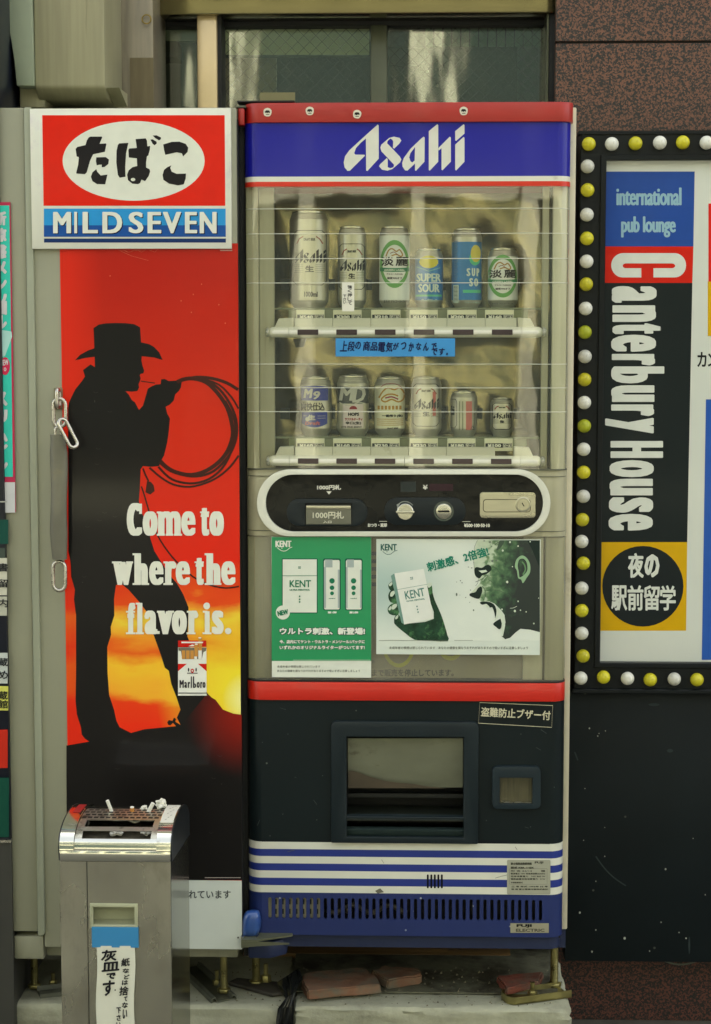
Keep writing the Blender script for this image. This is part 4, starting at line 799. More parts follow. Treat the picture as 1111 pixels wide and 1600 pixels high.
def logo(p, u0, v0, u1, v1):
    sx, sy = (u1 - u0) / 1000, (v1 - v0) / 382
    for o_, h_ in LOGO: p.poly([(u0 + (x - 38) * sx, v0 + (y - 48) * sy) for x, y in o_], [[(u0 + (x - 38) * sx, v0 + (y - 48) * sy) for x, y in h_]] if h_ else ())
def vp(name, col, draw, y=0., lift=.0005, parent=vm, **k): return pp(name, col, draw, y, parent, lift, **k)
vp('header_lettering', (222, 222, 208), lambda p: logo(p, 537, 194, 726, 267))
for i, (u, v, r_) in enumerate(((418, 175.5, 5), (484, 173.5, -4), (558, 178.5, 12), (724.5, 173.5, -2))):
    o = PR(); pts = [(u + 7 * math.sin(R(a + r_)), v - 7 * math.cos(R(a + r_))) for a in (0, 62, 142, 218, 298)]
    st = o.poly(spline(pts, 3)).obj('sticker', ink('sticker_white', c(222, 216, 196), .5), None, -.008, .001); ORG[st.name] = Vector(st.location)
    tag(st, ('white five-sided sticker with a black scribble, leftmost on the red cap', 'white five-sided sticker with a black scribble, second from the left on the red cap', 'white sticker with a black scribble on the red cap just above the capital A', 'white five-sided sticker with a black scribble, rightmost on the red cap above the last letter')[i], 'sticker', 'small white stickers on the red cap')
    k = PR(); k.poly([(u - 4, v - 1.5), (u - 2, v - 3.2), (u + 2.5, v - 3), (u + 4, v - .5), (u + 3.4, v + 1.2), (u + 1, v + .2), (u - .6, v + 1.6), (u - 2, v + .4), (u - 3.6, v + 1.2)]); k.rect(u - 2.5, v + 3, u + 2.8, v + 4)
    k.obj('sticker_print', ink('black_print', c(34, 32, 32), .5), st, -.008, .0016)
for (a, b, v0, v1, y, h, la, mt) in ((374, 462, 158, 164, .02, .3, 'thin black sheet lying on the left end of the beer machine roof', m_black),):
    o = MB().box(X(a, y), X(b, y), y, y + h, Z(160, y, 400) + .001, Z(160, y, 400) + .004).obj('black_sheet', mt, rot=None); tag(o, la, 'sheet')
o = MB().box(X(406, .2, 160), X(461, .2, 160), .2, .204, Z(163, .2, 430), Z(144.5, .2, 430)).obj('card', pm('dull_card', c(128, 122, 84), .7)); tag(o, 'dull beige card standing on the left end of the beer machine roof', 'card')

# showcase interior
m_foil = pm('foil', c(180, 168, 128), .17, metal=.88, var=.10, scale=3, dirt=c(120, 120, 100), dscale=2.0, dmin=.5)
ix0, ix1, iy = X(430.5, .035), X(843.5, .035), .20
zi0, zi1 = Z(738, .03), Z(291, .03)
fx0, fx1 = X(405, .2), X(862, .2)
nx, nz_ = 70, 70; vs = []; fs = []
from mathutils import noise
for j in range(nz_ + 1):
    for i in range(nx + 1):
        x = fx0 + (fx1 - fx0) * i / nx; z = zi0 + (zi1 - zi0) * j / nz_
        q = Vector((x * 3.4 + z * 1.2, 0, z * 3.2)); d = noise.noise(q) * .026 + noise.noise(Vector((x * 13 + z * 9, 3, z * 5 - x * 4))) * .0046 + noise.noise(Vector((x * 5 + z * 34, 7, z * 6))) * .0022 * (1 if x > .08 and z < 1.35 else .35)
        vs.append((x, iy + d, z))
for j in range(nz_):
    for i in range(nx): a = j * (nx + 1) + i; fs.append((a, a + 1, a + nx + 2, a + nx + 1))
MB().add(vs, fs).obj('mirror_foil', m_foil, vm, ang=80)
MB().box(fx0 - .004, fx0 - .001, .05, .21, zi0, zi1).box(fx1 + .001, fx1 + .004, .05, .21, zi0, zi1).obj('side_lining', m_foil, vm)
MB().box(fx0, fx1, .02, .21, zi1 + .001, zi1 + .006).obj('ceiling_lining', pm('lining_grey', c(120, 120, 96), .4), vm)
MB().box(ix0, ix1, .05, .056, Z(302, .05), zi1 - .001).obj('light_rail', pm('rail_maroon', c(120, 52, 44), .5), vm)
# posts
for a, b, y, mt, nm in ((386.6, 406, .022, m_beige, 'corner_post'), (406.6, 430, .028, m_beige, 'side_post'), (843.5, 854, .03, m_beige, 'side_post'), (855.5, 859, .04, m_iron, 'post_gap'), (859.5, 882, .020, m_beige2, 'corner_post')):
    MB().box(X(a, y), X(b, y), y, .048 if nm != 'post_gap' else .05, Z(733.5, y), zi1).obj(nm, mt, vm, bevel=.0025)
# shelves, rails, trays and price tags
m_tray = pm('tray_plastic', c(204, 202, 180), .35, var=.05, dirt=c(150, 142, 112), dscale=12, dmin=.6); m_rail = pm('rail_white', c(226, 224, 206), .28, var=.04, coat=.3, dirt=c(170, 160, 130), dscale=14, dmin=.64)
m_win = pm('button_dark', c(58, 42, 44), .2, coat=.5); m_glassy = pm('shelf_strip', c(118, 124, 96), .25, coat=.3); m_tag = pm('tag_card', c(226, 224, 190), .5, var=.03); m_clip = pm('clip_black', c(38, 40, 38), .5)
tags = {0: [('¥540', 463, 507), ('¥300', 520.6, 565), ('¥210', 580, 625.7), ('¥150', 640, 684), ('¥200', 699, 744.6), ('¥160', 758, 803)],
        1: [('¥160', 463, 507), ('¥160', 520.6, 565), ('¥230', 580, 624.5), ('¥230', 640, 684), ('¥180', 699, 743), ('¥100', 757, 801)]}
SHZ = []
for row, (vr0, vr1, vt0, vs_, vt2) in enumerate(((510.5, 527.5, 497, 481, 484), (712.6, 729.5, 698.3, 681.5, 685))):
    yr = -.006; zc_ = (Z(vr0, yr) + Z(vr1, yr)) / 2; rr_ = (Z(vr0, yr) - Z(vr1, yr)) / 2
    # rail: rounded bar with separate end caps and clear collars
    def bar(u0, u1, r, nm, mt, rnd=0, side=0):
        x0, x1 = X(u0, yr), X(u1, yr); n = 10; path = []; rad = []
        if rnd:
            for k in range(n + 1):
                t_ = k / n; s_ = math.sin(math.pi / 2 * t_) if side < 0 else math.cos(math.pi / 2 * t_)
                path.append((x0 + (x1 - x0) * t_ if side > 0 else x0 + (x1 - x0) * t_, .012, zc_)); rad.append(r)
            L_ = rnd / 716.
            path = []; rad = []
            for k in range(n + 1):
                a = math.pi / 2 * k / n; xx = (x0 + L_ - L_ * math.cos(a)) if side < 0 else (x1 - L_ + L_ * math.sin(a)); path.append((xx, .012, zc_)); rad.append(max(.0008, r * (math.sin(a) if side < 0 else math.cos(a)) ** .6))
            path.append((x1, .012, zc_)) if side < 0 else path.insert(0, (x0, .012, zc_)); rad.append(r) if side < 0 else rad.insert(0, r)
        else: path = [(x0, .012, zc_), (x1, .012, zc_)]; rad = [r, r]
        return MB().tube(path, rad, 24).obj(nm, mt, vm, ang=50)
    bar(414.5, 421, rr_ * .98, 'rail_collar', clear('collar_clear', (.86, .86, .78), .14, .1, film=.35), 5, -1); bar(845.5, 852.5, rr_ * .98, 'rail_collar', MATS['collar_clear'], 5, 1)
    bar(420, 451.6, rr_, 'rail_end', m_rail, 10, -1); bar(813.6, 846, rr_, 'rail_end', m_rail, 10, 1)
    bar(452.2, 631.6, rr_, 'button_rail', m_rail); bar(632.2, 813, rr_, 'button_rail', m_rail)
    for u in (465.7, 525.7, 585.4, 645.5, 706, 766.5):
        yb_ = .012 - rr_; MB().box(X(u, yb_), X(u + 32.2, yb_), yb_ - .0012, yb_ + .004, zc_ - rr_ * .5, zc_ + rr_ * .5).obj('button', m_win, vm, bevel=.0008, seg=1)
    # tray
    zt0, zt1 = Z(vr0 + 1, .02), Z(vt0, .02)
    cuts_ = [461, 520, 579, 638, 697, 756, 805] if row == 0 else [461, 520, 579, 638, 697, 773]
    for a, b in zip(cuts_[:-1], cuts_[1:]): MB().prism([(.012, zt0 - .004), (.016, zt1), (.033, zt1), (.033, zt0 - .004)], X(a + .25, .014), X(b - .25, .014), 'x').obj('tray_cover', m_tray, vm, bevel=.001, seg=1)
    for a, b in ((429, 460), (806 if row == 0 else 802, 834)):
        sg_ = 1 if a < 600 else -1; lo, hi = (a, b) if sg_ > 0 else (b, a)
        MB().prism([(X(lo, .02), zt0 - .004), (X(lo + sg_ * 8, .02), zt1 - .001), (X(hi, .02), zt1 + .001), (X(hi, .02), zt0 - .004)], .014, .05).obj('tray_end', m_tray, vm, bevel=.0015)
    zs = Z(vs_, .07); SHZ.append(zs)
    MB().box(ix0, ix1, .045, .15, zs - .004, zs - .0002).obj('shelf', m_glassy, vm)
    MB().box(ix0 + .03, ix1 - .03, .043, .05, zt1 - .004, zs - .005).obj('shelf_front', pm('shelf_front_green', c(120, 126, 92), .4), vm)
    for nm, a, b in tags[row]:
        vt3 = vt2 + 13.7 + (6 if (row == 1 and a > 750) else 0)
        g = MB().pbox(a, b, vt2, vt3, .036, .002).obj('price_tag', m_tag, vm)
        vp('tag_strip', (28, 32, 30), lambda p: p.rect(a + 1.5, vt2 + 7.6, b - 1, vt2 + 14.5), .036, .0003, g)
        vp('tag_lettering', (236, 234, 214), lambda p: (p.text(nm, a + 5, vt2 + 8.6, a + 26, vt2 + 13.8, .45, .25), p.frame(a + 29, vt2 + 8.2, b - 2, vt2 + 14.2, .7), p.text('ビール', a + 30.5, vt2 + 9.5, b - 3.2, vt2 + 13.2, .25)), .036, .0005, g)
    # clips that hold the cans
    for k in range(7):
        u = (443, 514, 572, 628, 687, 745, 803)[k]; v0 = 436 if row == 0 else 638
        MB().pbox(u - 5, u + 9, v0, v0 + 17, .135, .02).obj('can_clip', m_clip, vm)
ml = MB().prism(wpts([(458, 529), (478, 529), (474, 542), (462, 543)], .05), .05, .07).obj('rail_bracket', m_clip, vm)
# handwritten notices
nb = MB().pbox(524.5, 711, 528.6, 557, -.010, .0008).obj('blue_notice', ink('notice_blue', c(70, 148, 206), .5)); tag(nb, 'light blue handwritten paper strip taped below the upper button rail', 'notice'); ORG[nb.name] = Vector(nb.location)
pw = PR(); 
for k, ch in enumerate('上段の商品電気がつかなんで'): pw.text(ch, 532 + k * 11.8 + random.uniform(-.6, .6), 533 + k * .25 + random.uniform(-.8, .8), 532 + k * 11.8 + (11 if k in (0, 1, 3, 4, 5, 6) else 8.4), 549 + random.uniform(-1, 1) - (2 if k in (2, 7, 8, 10) else 0), .38, shear=.12)
for k, ch in enumerate('です。'): pw.text(ch, 674 + k * 11.5, 544 if k < 2 else 551, 674 + k * 11.5 + (9.5 if k < 2 else 3), 555, .38, shear=.1)
pw.obj('handwriting', ink('marker_navy', c(22, 26, 70), .5), nb, -.010)
nw = MB().pbox(534.5, 553.5, 441, 486.5, -.0035, .0006).obj('white_notice', ink('notice_paper', c(228, 226, 210), .5)); tag(nw, 'small white handwritten slip stuck over the second can of the top shelf', 'notice'); ORG[nw.name] = Vector(nw.location)
PR().column('強く押して', 543, 445, 550, 477, .12, .3).column('下さい', 536.3, 460, 541, 475, .1, .2).obj('handwriting', ink('marker_black', c(30, 30, 34), .5), nw, -.0035)

# ------------------------------------------------------------------ drink cans
def cmat(n_, col, rough=.3, metal=.9, coat=.3): return pm('can_' + n_, c(*col), rough, metal=metal, var=.04, scale=20, coat=coat, stretch=(6, 6, .3))
cs = cmat('silver', (206, 203, 184), .32, .84); cw = cmat('white', (232, 236, 222), .35, .1); cbl = cmat('blue', (22, 116, 180), .3, .3); cnv = cmat('navy', (48, 58, 142), .35, .3)
ccr = cmat('cream', (222, 220, 186), .34, .25); cdk = cmat('dark', (70, 72, 72), .3, .7); cro = cmat('rim', (222, 220, 204), .2, .95)
cg1 = (110, 178, 96); 
def can(row, u0, u1, vt, label, zones, yc=.098):
    uc = (u0 + u1) / 2; zb = SHZ[row]; ax = P(uc, (vt + (480, 681)[row]) / 2, yc).x
    r = (P(u1, 500, yc - .02).x - P(u0, 500, yc - .02).x) / 2 * 1.0; h = P(uc, vt, yc - r * .5).z - zb
    t = thing('drink_can', (ax, yc, zb), label, 'can', 'beer cans on the upper shelf' if row == 0 else 'beer cans on the lower shelf')
    sh = min(.020, h * .14)
    body = MB(); pr = [(r * .70, .0), (r * .76, .0), (r * .80, .004), (r * .95, .011), (r, .017)]
    body.cm = 0; body.lathe(pr, ax, yc, zb, 36)
    z0 = .017; top = h - sh
    for f0, f1, mi in zones:
        body.cm = mi; a, b = z0 + (top - z0) * f0, z0 + (top - z0) * f1
        body.lathe([(r, a), (r, b)], ax, yc, zb, 36)
    body.cm = 0; nb_ = 4; pr = [(r, top)]
    for k in range(nb_):
        q = k / nb_; rr2 = r * (1 - .13 * q); pr += [(rr2, top + (sh - .005) * (q + .12)), (rr2 * .985, top + (sh - .005) * (q + .19)), (rr2 * .965, top + (sh - .005) * (q + .25))]
    pr += [(r * .83, h - .004)]
    body.lathe(pr, ax, yc, zb, 36)
    body.obj('can_body', [CM[i] for i in range(len(CM))], t, ang=22)
    MB().lathe([(r * .84, h - .004), (r * .865, h - .003), (r * .865, h - .0005), (r * .84, h), (r * .79, h - .001), (r * .77, h - .004), (.001, h - .004)], ax, yc, zb, 32).obj('lid', cro, t)
    MB().tube([(ax + .011 * math.cos(a), yc + .008 * math.sin(a) - .002, zb + h + .0012) for a in [6.283 * k / 12 for k in range(12)]], .0011, 6, True).obj('pull_tab', cro, t)
    return t, (ax, yc, r), r
CM = [cs, cw, cbl, cnv, ccr, cdk]
def cp(t, cyl, nm, col, draw, lift=.0004, **k):
    p = PR(); draw(p); return p.obj(nm, ink('can_ink_%d_%d_%d' % col, c(*col), .35, .2), t, 0, lift, cyl=cyl, **k)
def seg(p, pts, w=.8, n=10):
    out = []
    for a, b in zip(pts[:-1], pts[1:]): out += [(a[0] + (b[0] - a[0]) * i / n, a[1] + (b[1] - a[1]) * i / n) for i in range(n)]
    p.line(out + [pts[-1]], w)
def band(p, u0, u1, ft, fb, n=14):
    vs = []; fs = []
    for i in range(n + 1):
        u = u0 + (u1 - u0) * i / n; t = i / n * 2 - 1; vs += [(u, ft(t)), (u, fb(t))]
        if i: fs.append((2 * i - 2, 2 * i - 1, 2 * i + 1, 2 * i))
    p._a(vs, fs)
blk = (40, 40, 42)
def dry(t, cy, u0, u1, v0, v1, s=1., big=None):
    """silver dry beer print: octagonal outline, wordmark, kanji"""
    w_, h_ = u1 - u0, v1 - v0; q = w_ * .12
    def d1(p):
        seg(p, [(u0 + q, v0), (u1 - q, v0), (u1, v0 + q), (u1, v1 - q), (u1 - q, v1), (u0 + q, v1), (u0, v1 - q), (u0, v0 + q), (u0 + q, v0)], .9)
        logo(p, u0 + w_ * .04, v0 + h_ * .34, u1 - w_ * .01, v0 + h_ * .60)
        p.text('生', u0 + w_ * .37, v0 + h_ * .645, u0 + w_ * .64, v0 + h_ * .765, .5, .4)
        for k in range(5): seg(p, [(u0 + w_ * .03, v0 + h_ * (.63 + k * .035)), (u0 + w_ * .32, v0 + h_ * (.63 + k * .035))], .35, 4); seg(p, [(u0 + w_ * .68, v0 + h_ * (.63 + k * .035)), (u1 - w_ * .03, v0 + h_ * (.63 + k * .035))], .35, 4)
        p.text('DRAFT BEER', u0 + w_ * .33, v0 + h_ * .14, u0 + w_ * .68, v0 + h_ * .19, .15)
    cp(t, cy, 'can_print', blk, d1)
    cp(t, cy, 'can_print', (150, 74, 56), lambda p: (seg(p, [(u0 + w_ * .12, v0 + h_ * .24), (u0 + w_ * .2, v0 + h_ * .15), (u0 + w_ * .32, v0 + h_ * .11)], 1.6, 4), seg(p, [(u1 - w_ * .1, v0 + h_ * .24), (u1 - w_ * .2, v0 + h_ * .15), (u1 - w_ * .3, v0 + h_ * .11)], 1.6, 4)), .0005)
t, cy, r = can(0, 452.5, 513.5, 330, 'tall one-litre silver beer can at the left end of the upper shelf', [(0, 1, 0)])
dry(t, cy, 457.5, 509, 360, 445); cp(t, cy, 'can_print', blk, lambda p: p.text('1000ml', 475, 455.5, 496, 464, .35))
t, cy, r = can(0, 528, 572.5, 354, 'silver beer can behind the small white handwritten slip on the upper shelf', [(0, 1, 0)])
dry(t, cy, 529.5, 569.5, 381, 452)
def tan(t, cy, u0, u1, v0, v1):
    """white and green low-malt print with an oval and two kanji"""
    uc, w_, h_ = (u0 + u1) / 2, u1 - u0, v1 - v0
    cp(t, cy, 'can_print', (112, 174, 92), lambda p: p.poly(ell(uc, (v0 + v1) / 2, w_ * .485, h_ * .5, 44), [ell(uc, (v0 + v1) / 2, w_ * .36, h_ * .36, 36)]))
    cp(t, cy, 'can_print', (232, 234, 222), lambda p: p.poly(ell(uc, (v0 + v1) / 2, w_ * .40, h_ * .40, 36)), .0005)
    cp(t, cy, 'can_print', (178, 140, 72), lambda p: p.line([(uc + w_ * a, v0 + h_ * b) for a, b in ((-.28, .34), (-.2, .22), (-.08, .18), (.06, .24), (.16, .2), (.26, .3), (.2, .34), (.06, .3), (-.1, .33))], 2.0, 3), .0007)
    cp(t, cy, 'can_print', (128, 40, 40), lambda p: p.line([(uc + w_ * a, v0 + h_ * b) for a, b in ((-.14, .28), (-.02, .25), (.1, .31))], 1.0, 3), .0009)
    cp(t, cy, 'can_print', (46, 38, 34), lambda p: (p.text('淡', u0 + w_ * .06, v0 + h_ * .35, u0 + w_ * .47, v0 + h_ * .54, .4), p.text('麗', u0 + w_ * .53, v0 + h_ * .35, u1 - w_ * .05, v0 + h_ * .54, .35)), .0010)
    cp(t, cy, 'can_print', (60, 136, 84), lambda p: band(p, u0 + w_ * .02, u1 - w_ * .02, lambda q: v0 + h_ * (.585 - .02 * q * q), lambda q: v0 + h_ * (.665 - .02 * q * q)), .0008)
    cp(t, cy, 'can_print', (222, 228, 210), lambda p: p.text('GREEN LABEL', u0 + w_ * .16, v0 + h_ * .605, u1 - w_ * .16, v0 + h_ * .645, .15), .0011)
    cp(t, cy, 'can_print', (90, 88, 80), lambda p: (p.text('糖質70%オフ', uc - w_ * .24, v0 + h_ * .77, uc + w_ * .24, v0 + h_ * .82, .2), p.text('アルコール分4.5%', uc - w_ * .26, v0 + h_ * .69, uc + w_ * .26, v0 + h_ * .73, .12)), .0010)
    cp(t, cy, 'can_print', (120, 120, 110), lambda p: p.text('生もの アルコール4.5%', uc - w_ * .36, v1 + h_ * .25 if h_ > 68 else v1 + h_ * .12, uc + w_ * .36, v1 + h_ * .28 + 2 if h_ > 68 else v1 + h_ * .16, .15))
t, cy, r = can(0, 592.5, 640.5, 354, 'tall white and green can, third from the left on the upper shelf', [(0, 1, 1)]); tan(t, cy, 593, 640, 375, 450)
def sour(t, cy, u0, u1, v0, v1, uc, fx):
    cp(t, cy, 'can_print', (216, 204, 62), lambda p: p.poly(spline([(uc + fx * .36 * math.cos(R(a)) * (1 if a % 24 else .94), v0 + (v1 - v0) * .16 + 9 * math.sin(R(a)) * 1.1) for a in range(0, 360, 12)], 1)), .0005)
    def d(p):
        p.text('SUPER', uc - fx * .45, v0 + (v1 - v0) * .38, uc + fx * .45, v0 + (v1 - v0) * .54, .7, .3); p.text('SOUR', uc - fx * .38, v0 + (v1 - v0) * .58, uc + fx * .40, v0 + (v1 - v0) * .74, .7, .3)
        p.text('グレープフルーツ', uc - fx * .28, v0 + (v1 - v0) * .865, uc + fx * .3, v0 + (v1 - v0) * .92, .2)
    cp(t, cy, 'can_print', (206, 222, 206), d, .0007)
    cp(t, cy, 'can_print', (90, 190, 140), lambda p: band(p, uc - fx * .48, uc + fx * .48, lambda q: v0 + (v1 - v0) * .785, lambda q: v0 + (v1 - v0) * .82), .0005)
    cp(t, cy, 'can_print', (120, 190, 170), lambda p: seg(p, [(uc - fx * .45, v0 + (v1 - v0) * .25), (uc, v0 + (v1 - v0) * .34), (uc + fx * .42, v0 + (v1 - v0) * .27)], 1.0), .0004)
t, cy, r = can(0, 648, 692.5, 389, 'short blue fruit sour can with a yellow fruit, fourth on the upper shelf', [(0, .97, 2), (.97, 1, 0)]); sour(t, cy, 648, 692, 396, 478, 670, 42)
t, cy, r = can(0, 705.5, 753, 357, 'tall blue fruit sour can turned sideways, fifth on the upper shelf', [(0, .93, 2), (.93, 1, 0)]); 
cp(t, cy, 'can_print', (214, 200, 74), lambda p: p.poly(ell(743.5, 396, 8, 13.5, 24)), .0006); cp(t, cy, 'can_print', (84, 196, 140), lambda p: (p.poly(ell(742, 404, 8.6, 10.5, 24)), band(p, 723.5, 751.5, lambda q: 453, lambda q: 457.5)), .0004)
def d_(p):
    for s_, a, b in (('S', 729, 735), ('U', 737, 742.5), ('P', 744.3, 749)): p.text(s_, a, 419, b, 431.5, .8, .3)
    for s_, a, b in (('S', 733, 739), ('O', 740.6, 747)): p.text(s_, a, 434.5, b, 447.5, .8, .3)
    p.rect(709, 445, 717, 473); p.text('フルーツ果汁', 726, 471, 750, 474, .2)
cp(t, cy, 'can_print', (206, 222, 206), d_, .0007)
cp(t, cy, 'can_print', (60, 66, 74), lambda p: [p.rect(710, 446.5 + k * 2.1, 716, 447.4 + k * 2.1) for k in range(12)], .0012)
cp(t, cy, 'can_print', (96, 132, 160), lambda p: [p.rect(709.5, 376 + k * 2.6, 716 - (k * 7) % 3, 377.2 + k * 2.6) for k in range(24)], .0005)
t, cy, r = can(0, 762, 809.5, 388, 'short white and green can at the right end of the upper shelf', [(0, 1, 1)]); tan(t, cy, 762.5, 809, 398, 465)
# lower shelf
t, cy, r = can(1, 468.5, 518.5, 589.5, 'silver and blue draft can at the left end of the lower shelf', [(0, 1, 0)])
cp(t, cy, 'can_print', (52, 62, 150), lambda p: (band(p, 470, 512, lambda q: 602.5 + 2.5 * q * q, lambda q: 626), band(p, 471, 511, lambda q: 644, lambda q: 668 - 6 * q * q)))
cp(t, cy, 'can_print', (206, 204, 190), lambda p: (p.text('M', 475, 607.5, 488, 622, 1.0, .5, shear=.15), p.text('9', 489, 611, 500, 624, 1.0, .5, shear=.2), p.text('生', 481, 648, 493, 656.5, .5), p.poly(ell(480.5, 655, 3.3, 3.4, 14)), seg(p, [(474, 650), (480, 650)], .5), seg(p, [(496, 650), (508, 650)], .5), seg(p, [(496, 653.5), (508, 653.5)], .5)), .0007)
cp(t, cy, 'can_print', (44, 44, 46), lambda p: p.text('爽快仕込', 469.5, 629, 507, 642, .45), .0006); cp(t, cy, 'can_print', (190, 96, 100), lambda p: p.text('Draft', 477, 658.5, 500, 664, .4, shear=.15), .0009)
t, cy, r = can(1, 526.5, 576.5, 586.5, 'dark silver hops can, second from the left on the lower shelf', [(0, .56, 0), (.56, .94, 5), (.94, 1, 0)])
cp(t, cy, 'can_print', (196, 194, 178), lambda p: (p.text('M', 531, 605, 553, 626, 1.3, .6, shear=.18), p.text('D', 552, 604, 571, 629, 1.2, .6, shear=.15), p.line([(530, 629), (545, 634), (560, 629), (574, 632)], 1.2, 3)), .0006)
cp(t, cy, 'can_print', (222, 208, 200), lambda p: band(p, 536, 567, lambda q: 632, lambda q: 668), .0004)
cp(t, cy, 'can_print', (150, 40, 44), lambda p: (p.poly(ell(552, 639.5, 6, 5.4, 20, 180, 360)), p.text('ラフナルドーティ', 539, 653, 566, 657.5, .3)), .0007)
cp(t, cy, 'can_print', (44, 42, 42), lambda p: (p.text('HOPS', 544, 644.5, 561, 650, .5), p.text('辛口(生)', 540, 658.5, 564, 664, .3), p.text('LIVE FINE BREW', 533, 666, 565, 668.5, .15)), .0008)
t, cy, r = can(1, 585, 633, 589.5, 'cream and gold can with a beast emblem, third on the lower shelf', [(0, 1, 4)])
cp(t, cy, 'can_print', (184, 138, 58), lambda p: (p.line([(592, 622), (598, 612), (606, 606), (616, 609), (624, 606), (631, 614), (630, 624), (622, 628), (612, 624), (602, 628), (596, 624), (604, 617), (614, 616), (622, 619)], 2.4, 3), [p.rect(590 + k * 5.6, 634, 593.6 + k * 5.6, 640) for k in range(7)], [seg(p, [(589, 655 + k * 3.1), (630, 655 + k * 3.1)], .9) for k in range(4)]))
cp(t, cy, 'can_print', (160, 66, 84), lambda p: (p.line([(602, 622), (612, 620), (622, 624)], 2.2, 3), p.line([(593, 607), (603, 600), (618, 600), (628, 606)], .9, 3)), .0007)
cp(t, cy, 'can_print', (40, 40, 40), lambda p: (p.text('一番搾り(生)', 597, 647.5, 629, 652.5, .35), p.text('DRAFT BEER', 605, 668, 622, 670.5, .15)), .0007)
t, cy, r = can(1, 643, 690, 589, 'silver can with black wordmark, fourth on the lower shelf', [(0, 1, 0)]); dry(t, cy, 645.5, 686, 600, 666)
cp(t, cy, 'can_print', (198, 104, 92), lambda p: p.rect(676, 612, 681, 650), .0003)
t, cy, r = can(1, 703.5, 746, 611.5, 'short silver can turned to its striped side, fifth on the lower shelf', [(0, 1, 0)])
cp(t, cy, 'can_print', (200, 112, 98), lambda p: p.rect(728, 627, 737.5, 672, 3)); cp(t, cy, 'can_print', (140, 142, 118), lambda p: (p.rect(717, 627, 719, 672), p.rect(722, 627, 724, 672)), .0005)
cp(t, cy, 'can_print', blk, lambda p: (seg(p, [(705, 624), (712, 624), (714, 628), (714, 664), (711, 669), (705, 669)], .8), p.text('hi', 705.5, 634, 710.5, 649, .8), seg(p, [(735, 671.5), (738.5, 665.5), (742, 671.5), (735, 671.5)], .8, 3), seg(p, [(742, 627), (741, 669)], .6)), .0006)
t, cy, r = can(1, 766, 802.5, 622, 'smallest silver can at the right end of the lower shelf', [(0, 1, 0)]); dry(t, cy, 770, 799, 630, 671)

# clear covers and security wires
m_cov = clear('clear_cover', (.90, .91, .84), .075, .02, film=.05, filmcol=(.62, .62, .48), bump=.0012, sx=1.2)
m_cov2 = clear('lower_clear_cover', (.88, .89, .80), .06, .05, film=.22, filmcol=(.55, .53, .40), bump=.0015)
def cover(v0, v1, mt, nm):
    pl = plan(bxa, bxb, .001, RC, .044); n = len(pl); za, zb2 = Z(v1), Z(v0)
    return MB().add([(a, b, za) for a, b in pl] + [(a, b, zb2) for a, b in pl], [(i, i + 1, i + 1 + n, i + n) for i in range(n - 1)]).obj(nm, mt, vm, ang=60)
cover(291.2, 733, m_cov, 'clear_cover')
m_wire = pm('wire_white', c(214, 214, 196), .35)
pl = plan(bxa + .002, bxb - .002, -.0012, RC, .03)
for v in (326, 365, 404, 442, 569, 606, 643.5): MB().tube([(a, b, Z(v)) for a, b in pl[1:-1]], .0008, 6).obj('security_wire', m_wire, vm)
MB().prism(plan(bxa, bxb, -.001, RC, .044), Z(734.6), Z(733), 'z').obj('cover_edge', m_iron, vm)
# middle section behind the control panel
shell(734.8, 837.8, .004, m_beige, 'middle_panel'); 
for v in (744, 829.5): MB().prism(plan(bxa + .001, bxb - .001, .002, RC, .05), Z(v + 1), Z(v), 'z').obj('panel_joint', m_iron, vm)
# lower backing, posts
MB().box(bxa + .004, bxb - .004, .036, .046, Z(1064), Z(838)).obj('lower_backing', m_beige3, vm)
for a, b, y, mt in ((386.5, 424, .024, m_beige), (819, 850, .022, m_beige2), (853, 883, .018, m_beige)): MB().box(X(a, y), X(b, y), y, .035, Z(1062, y), Z(838.5, y)).obj('side_post', mt, vm, bevel=.0025)
vp('lower_lettering', (58, 60, 58), lambda p: p.text('まで販売を停止しています。', 581, 1045.5, 709, 1057, .35), .036, .0005)
vp('lower_print', (186, 190, 60), lambda p: (p.poly(ell(623, 1006, 26, 37, 30), [ell(623, 1005, 21, 32, 30)]), p.poly(ell(704, 1015, 18, 17, 24), [ell(704, 1012, 13.5, 13.5, 24)])), .036, .0004)
vp('lower_print', (70, 78, 96), lambda p: [p.rect(580.5, 862 + k * 12, 590, 868 + k * 12) for k in range(5)] + [p.poly(ell(583, 1034, 2.2, 2.4, 12), [ell(583, 1034, 1.2, 1.4, 12)])], .036, .0006)
cover(838.2, 1063.5, m_cov2, 'lower_clear_cover')
MB().prism(plan(bxa, bxb, -.002, RC, .044), Z(1066.5), Z(1063.6), 'z').obj('cover_edge', m_in, vm)
shell(1067, 1095, -.007, m_red2, 'red_band', r=.034, bev=.002)

# control panel
pill = lambda u0, v0, u1, v1, r, y, n=14: wpts(rrect(u0, v0, u1, v1, r, n), y)
yc_ = -.016
MB().plate(pill(401.5, 733.8, 860, 838, 51.5, yc_), [pill(415, 741.6, 848.7, 831, 44, yc_)], yc_, .002).obj('panel_rim', m_wht, vm, bevel=.004, seg=3)
m_pan = pm('panel_black', c(10, 14, 15), .08, var=.2, scale=3, coat=.0, spec=.16, bump=.6, bscale=5); m_hous = pm('housing_black', c(24, 32, 35), .35, var=.08, spec=.3)
MB().plate(pill(414, 741, 849.5, 831.6, 44.5, 0), [], -.004, .0).obj('panel_face', m_pan, vm)
m_chr = pm('coin_metal', c(196, 194, 178), .25, metal=.9, var=.1, scale=30); m_lock = pm('lock_plate', c(196, 192, 168), .3, metal=.9, var=.12, scale=6, stretch=(1, 1, 5), rvar=.08)
yp_ = -.004
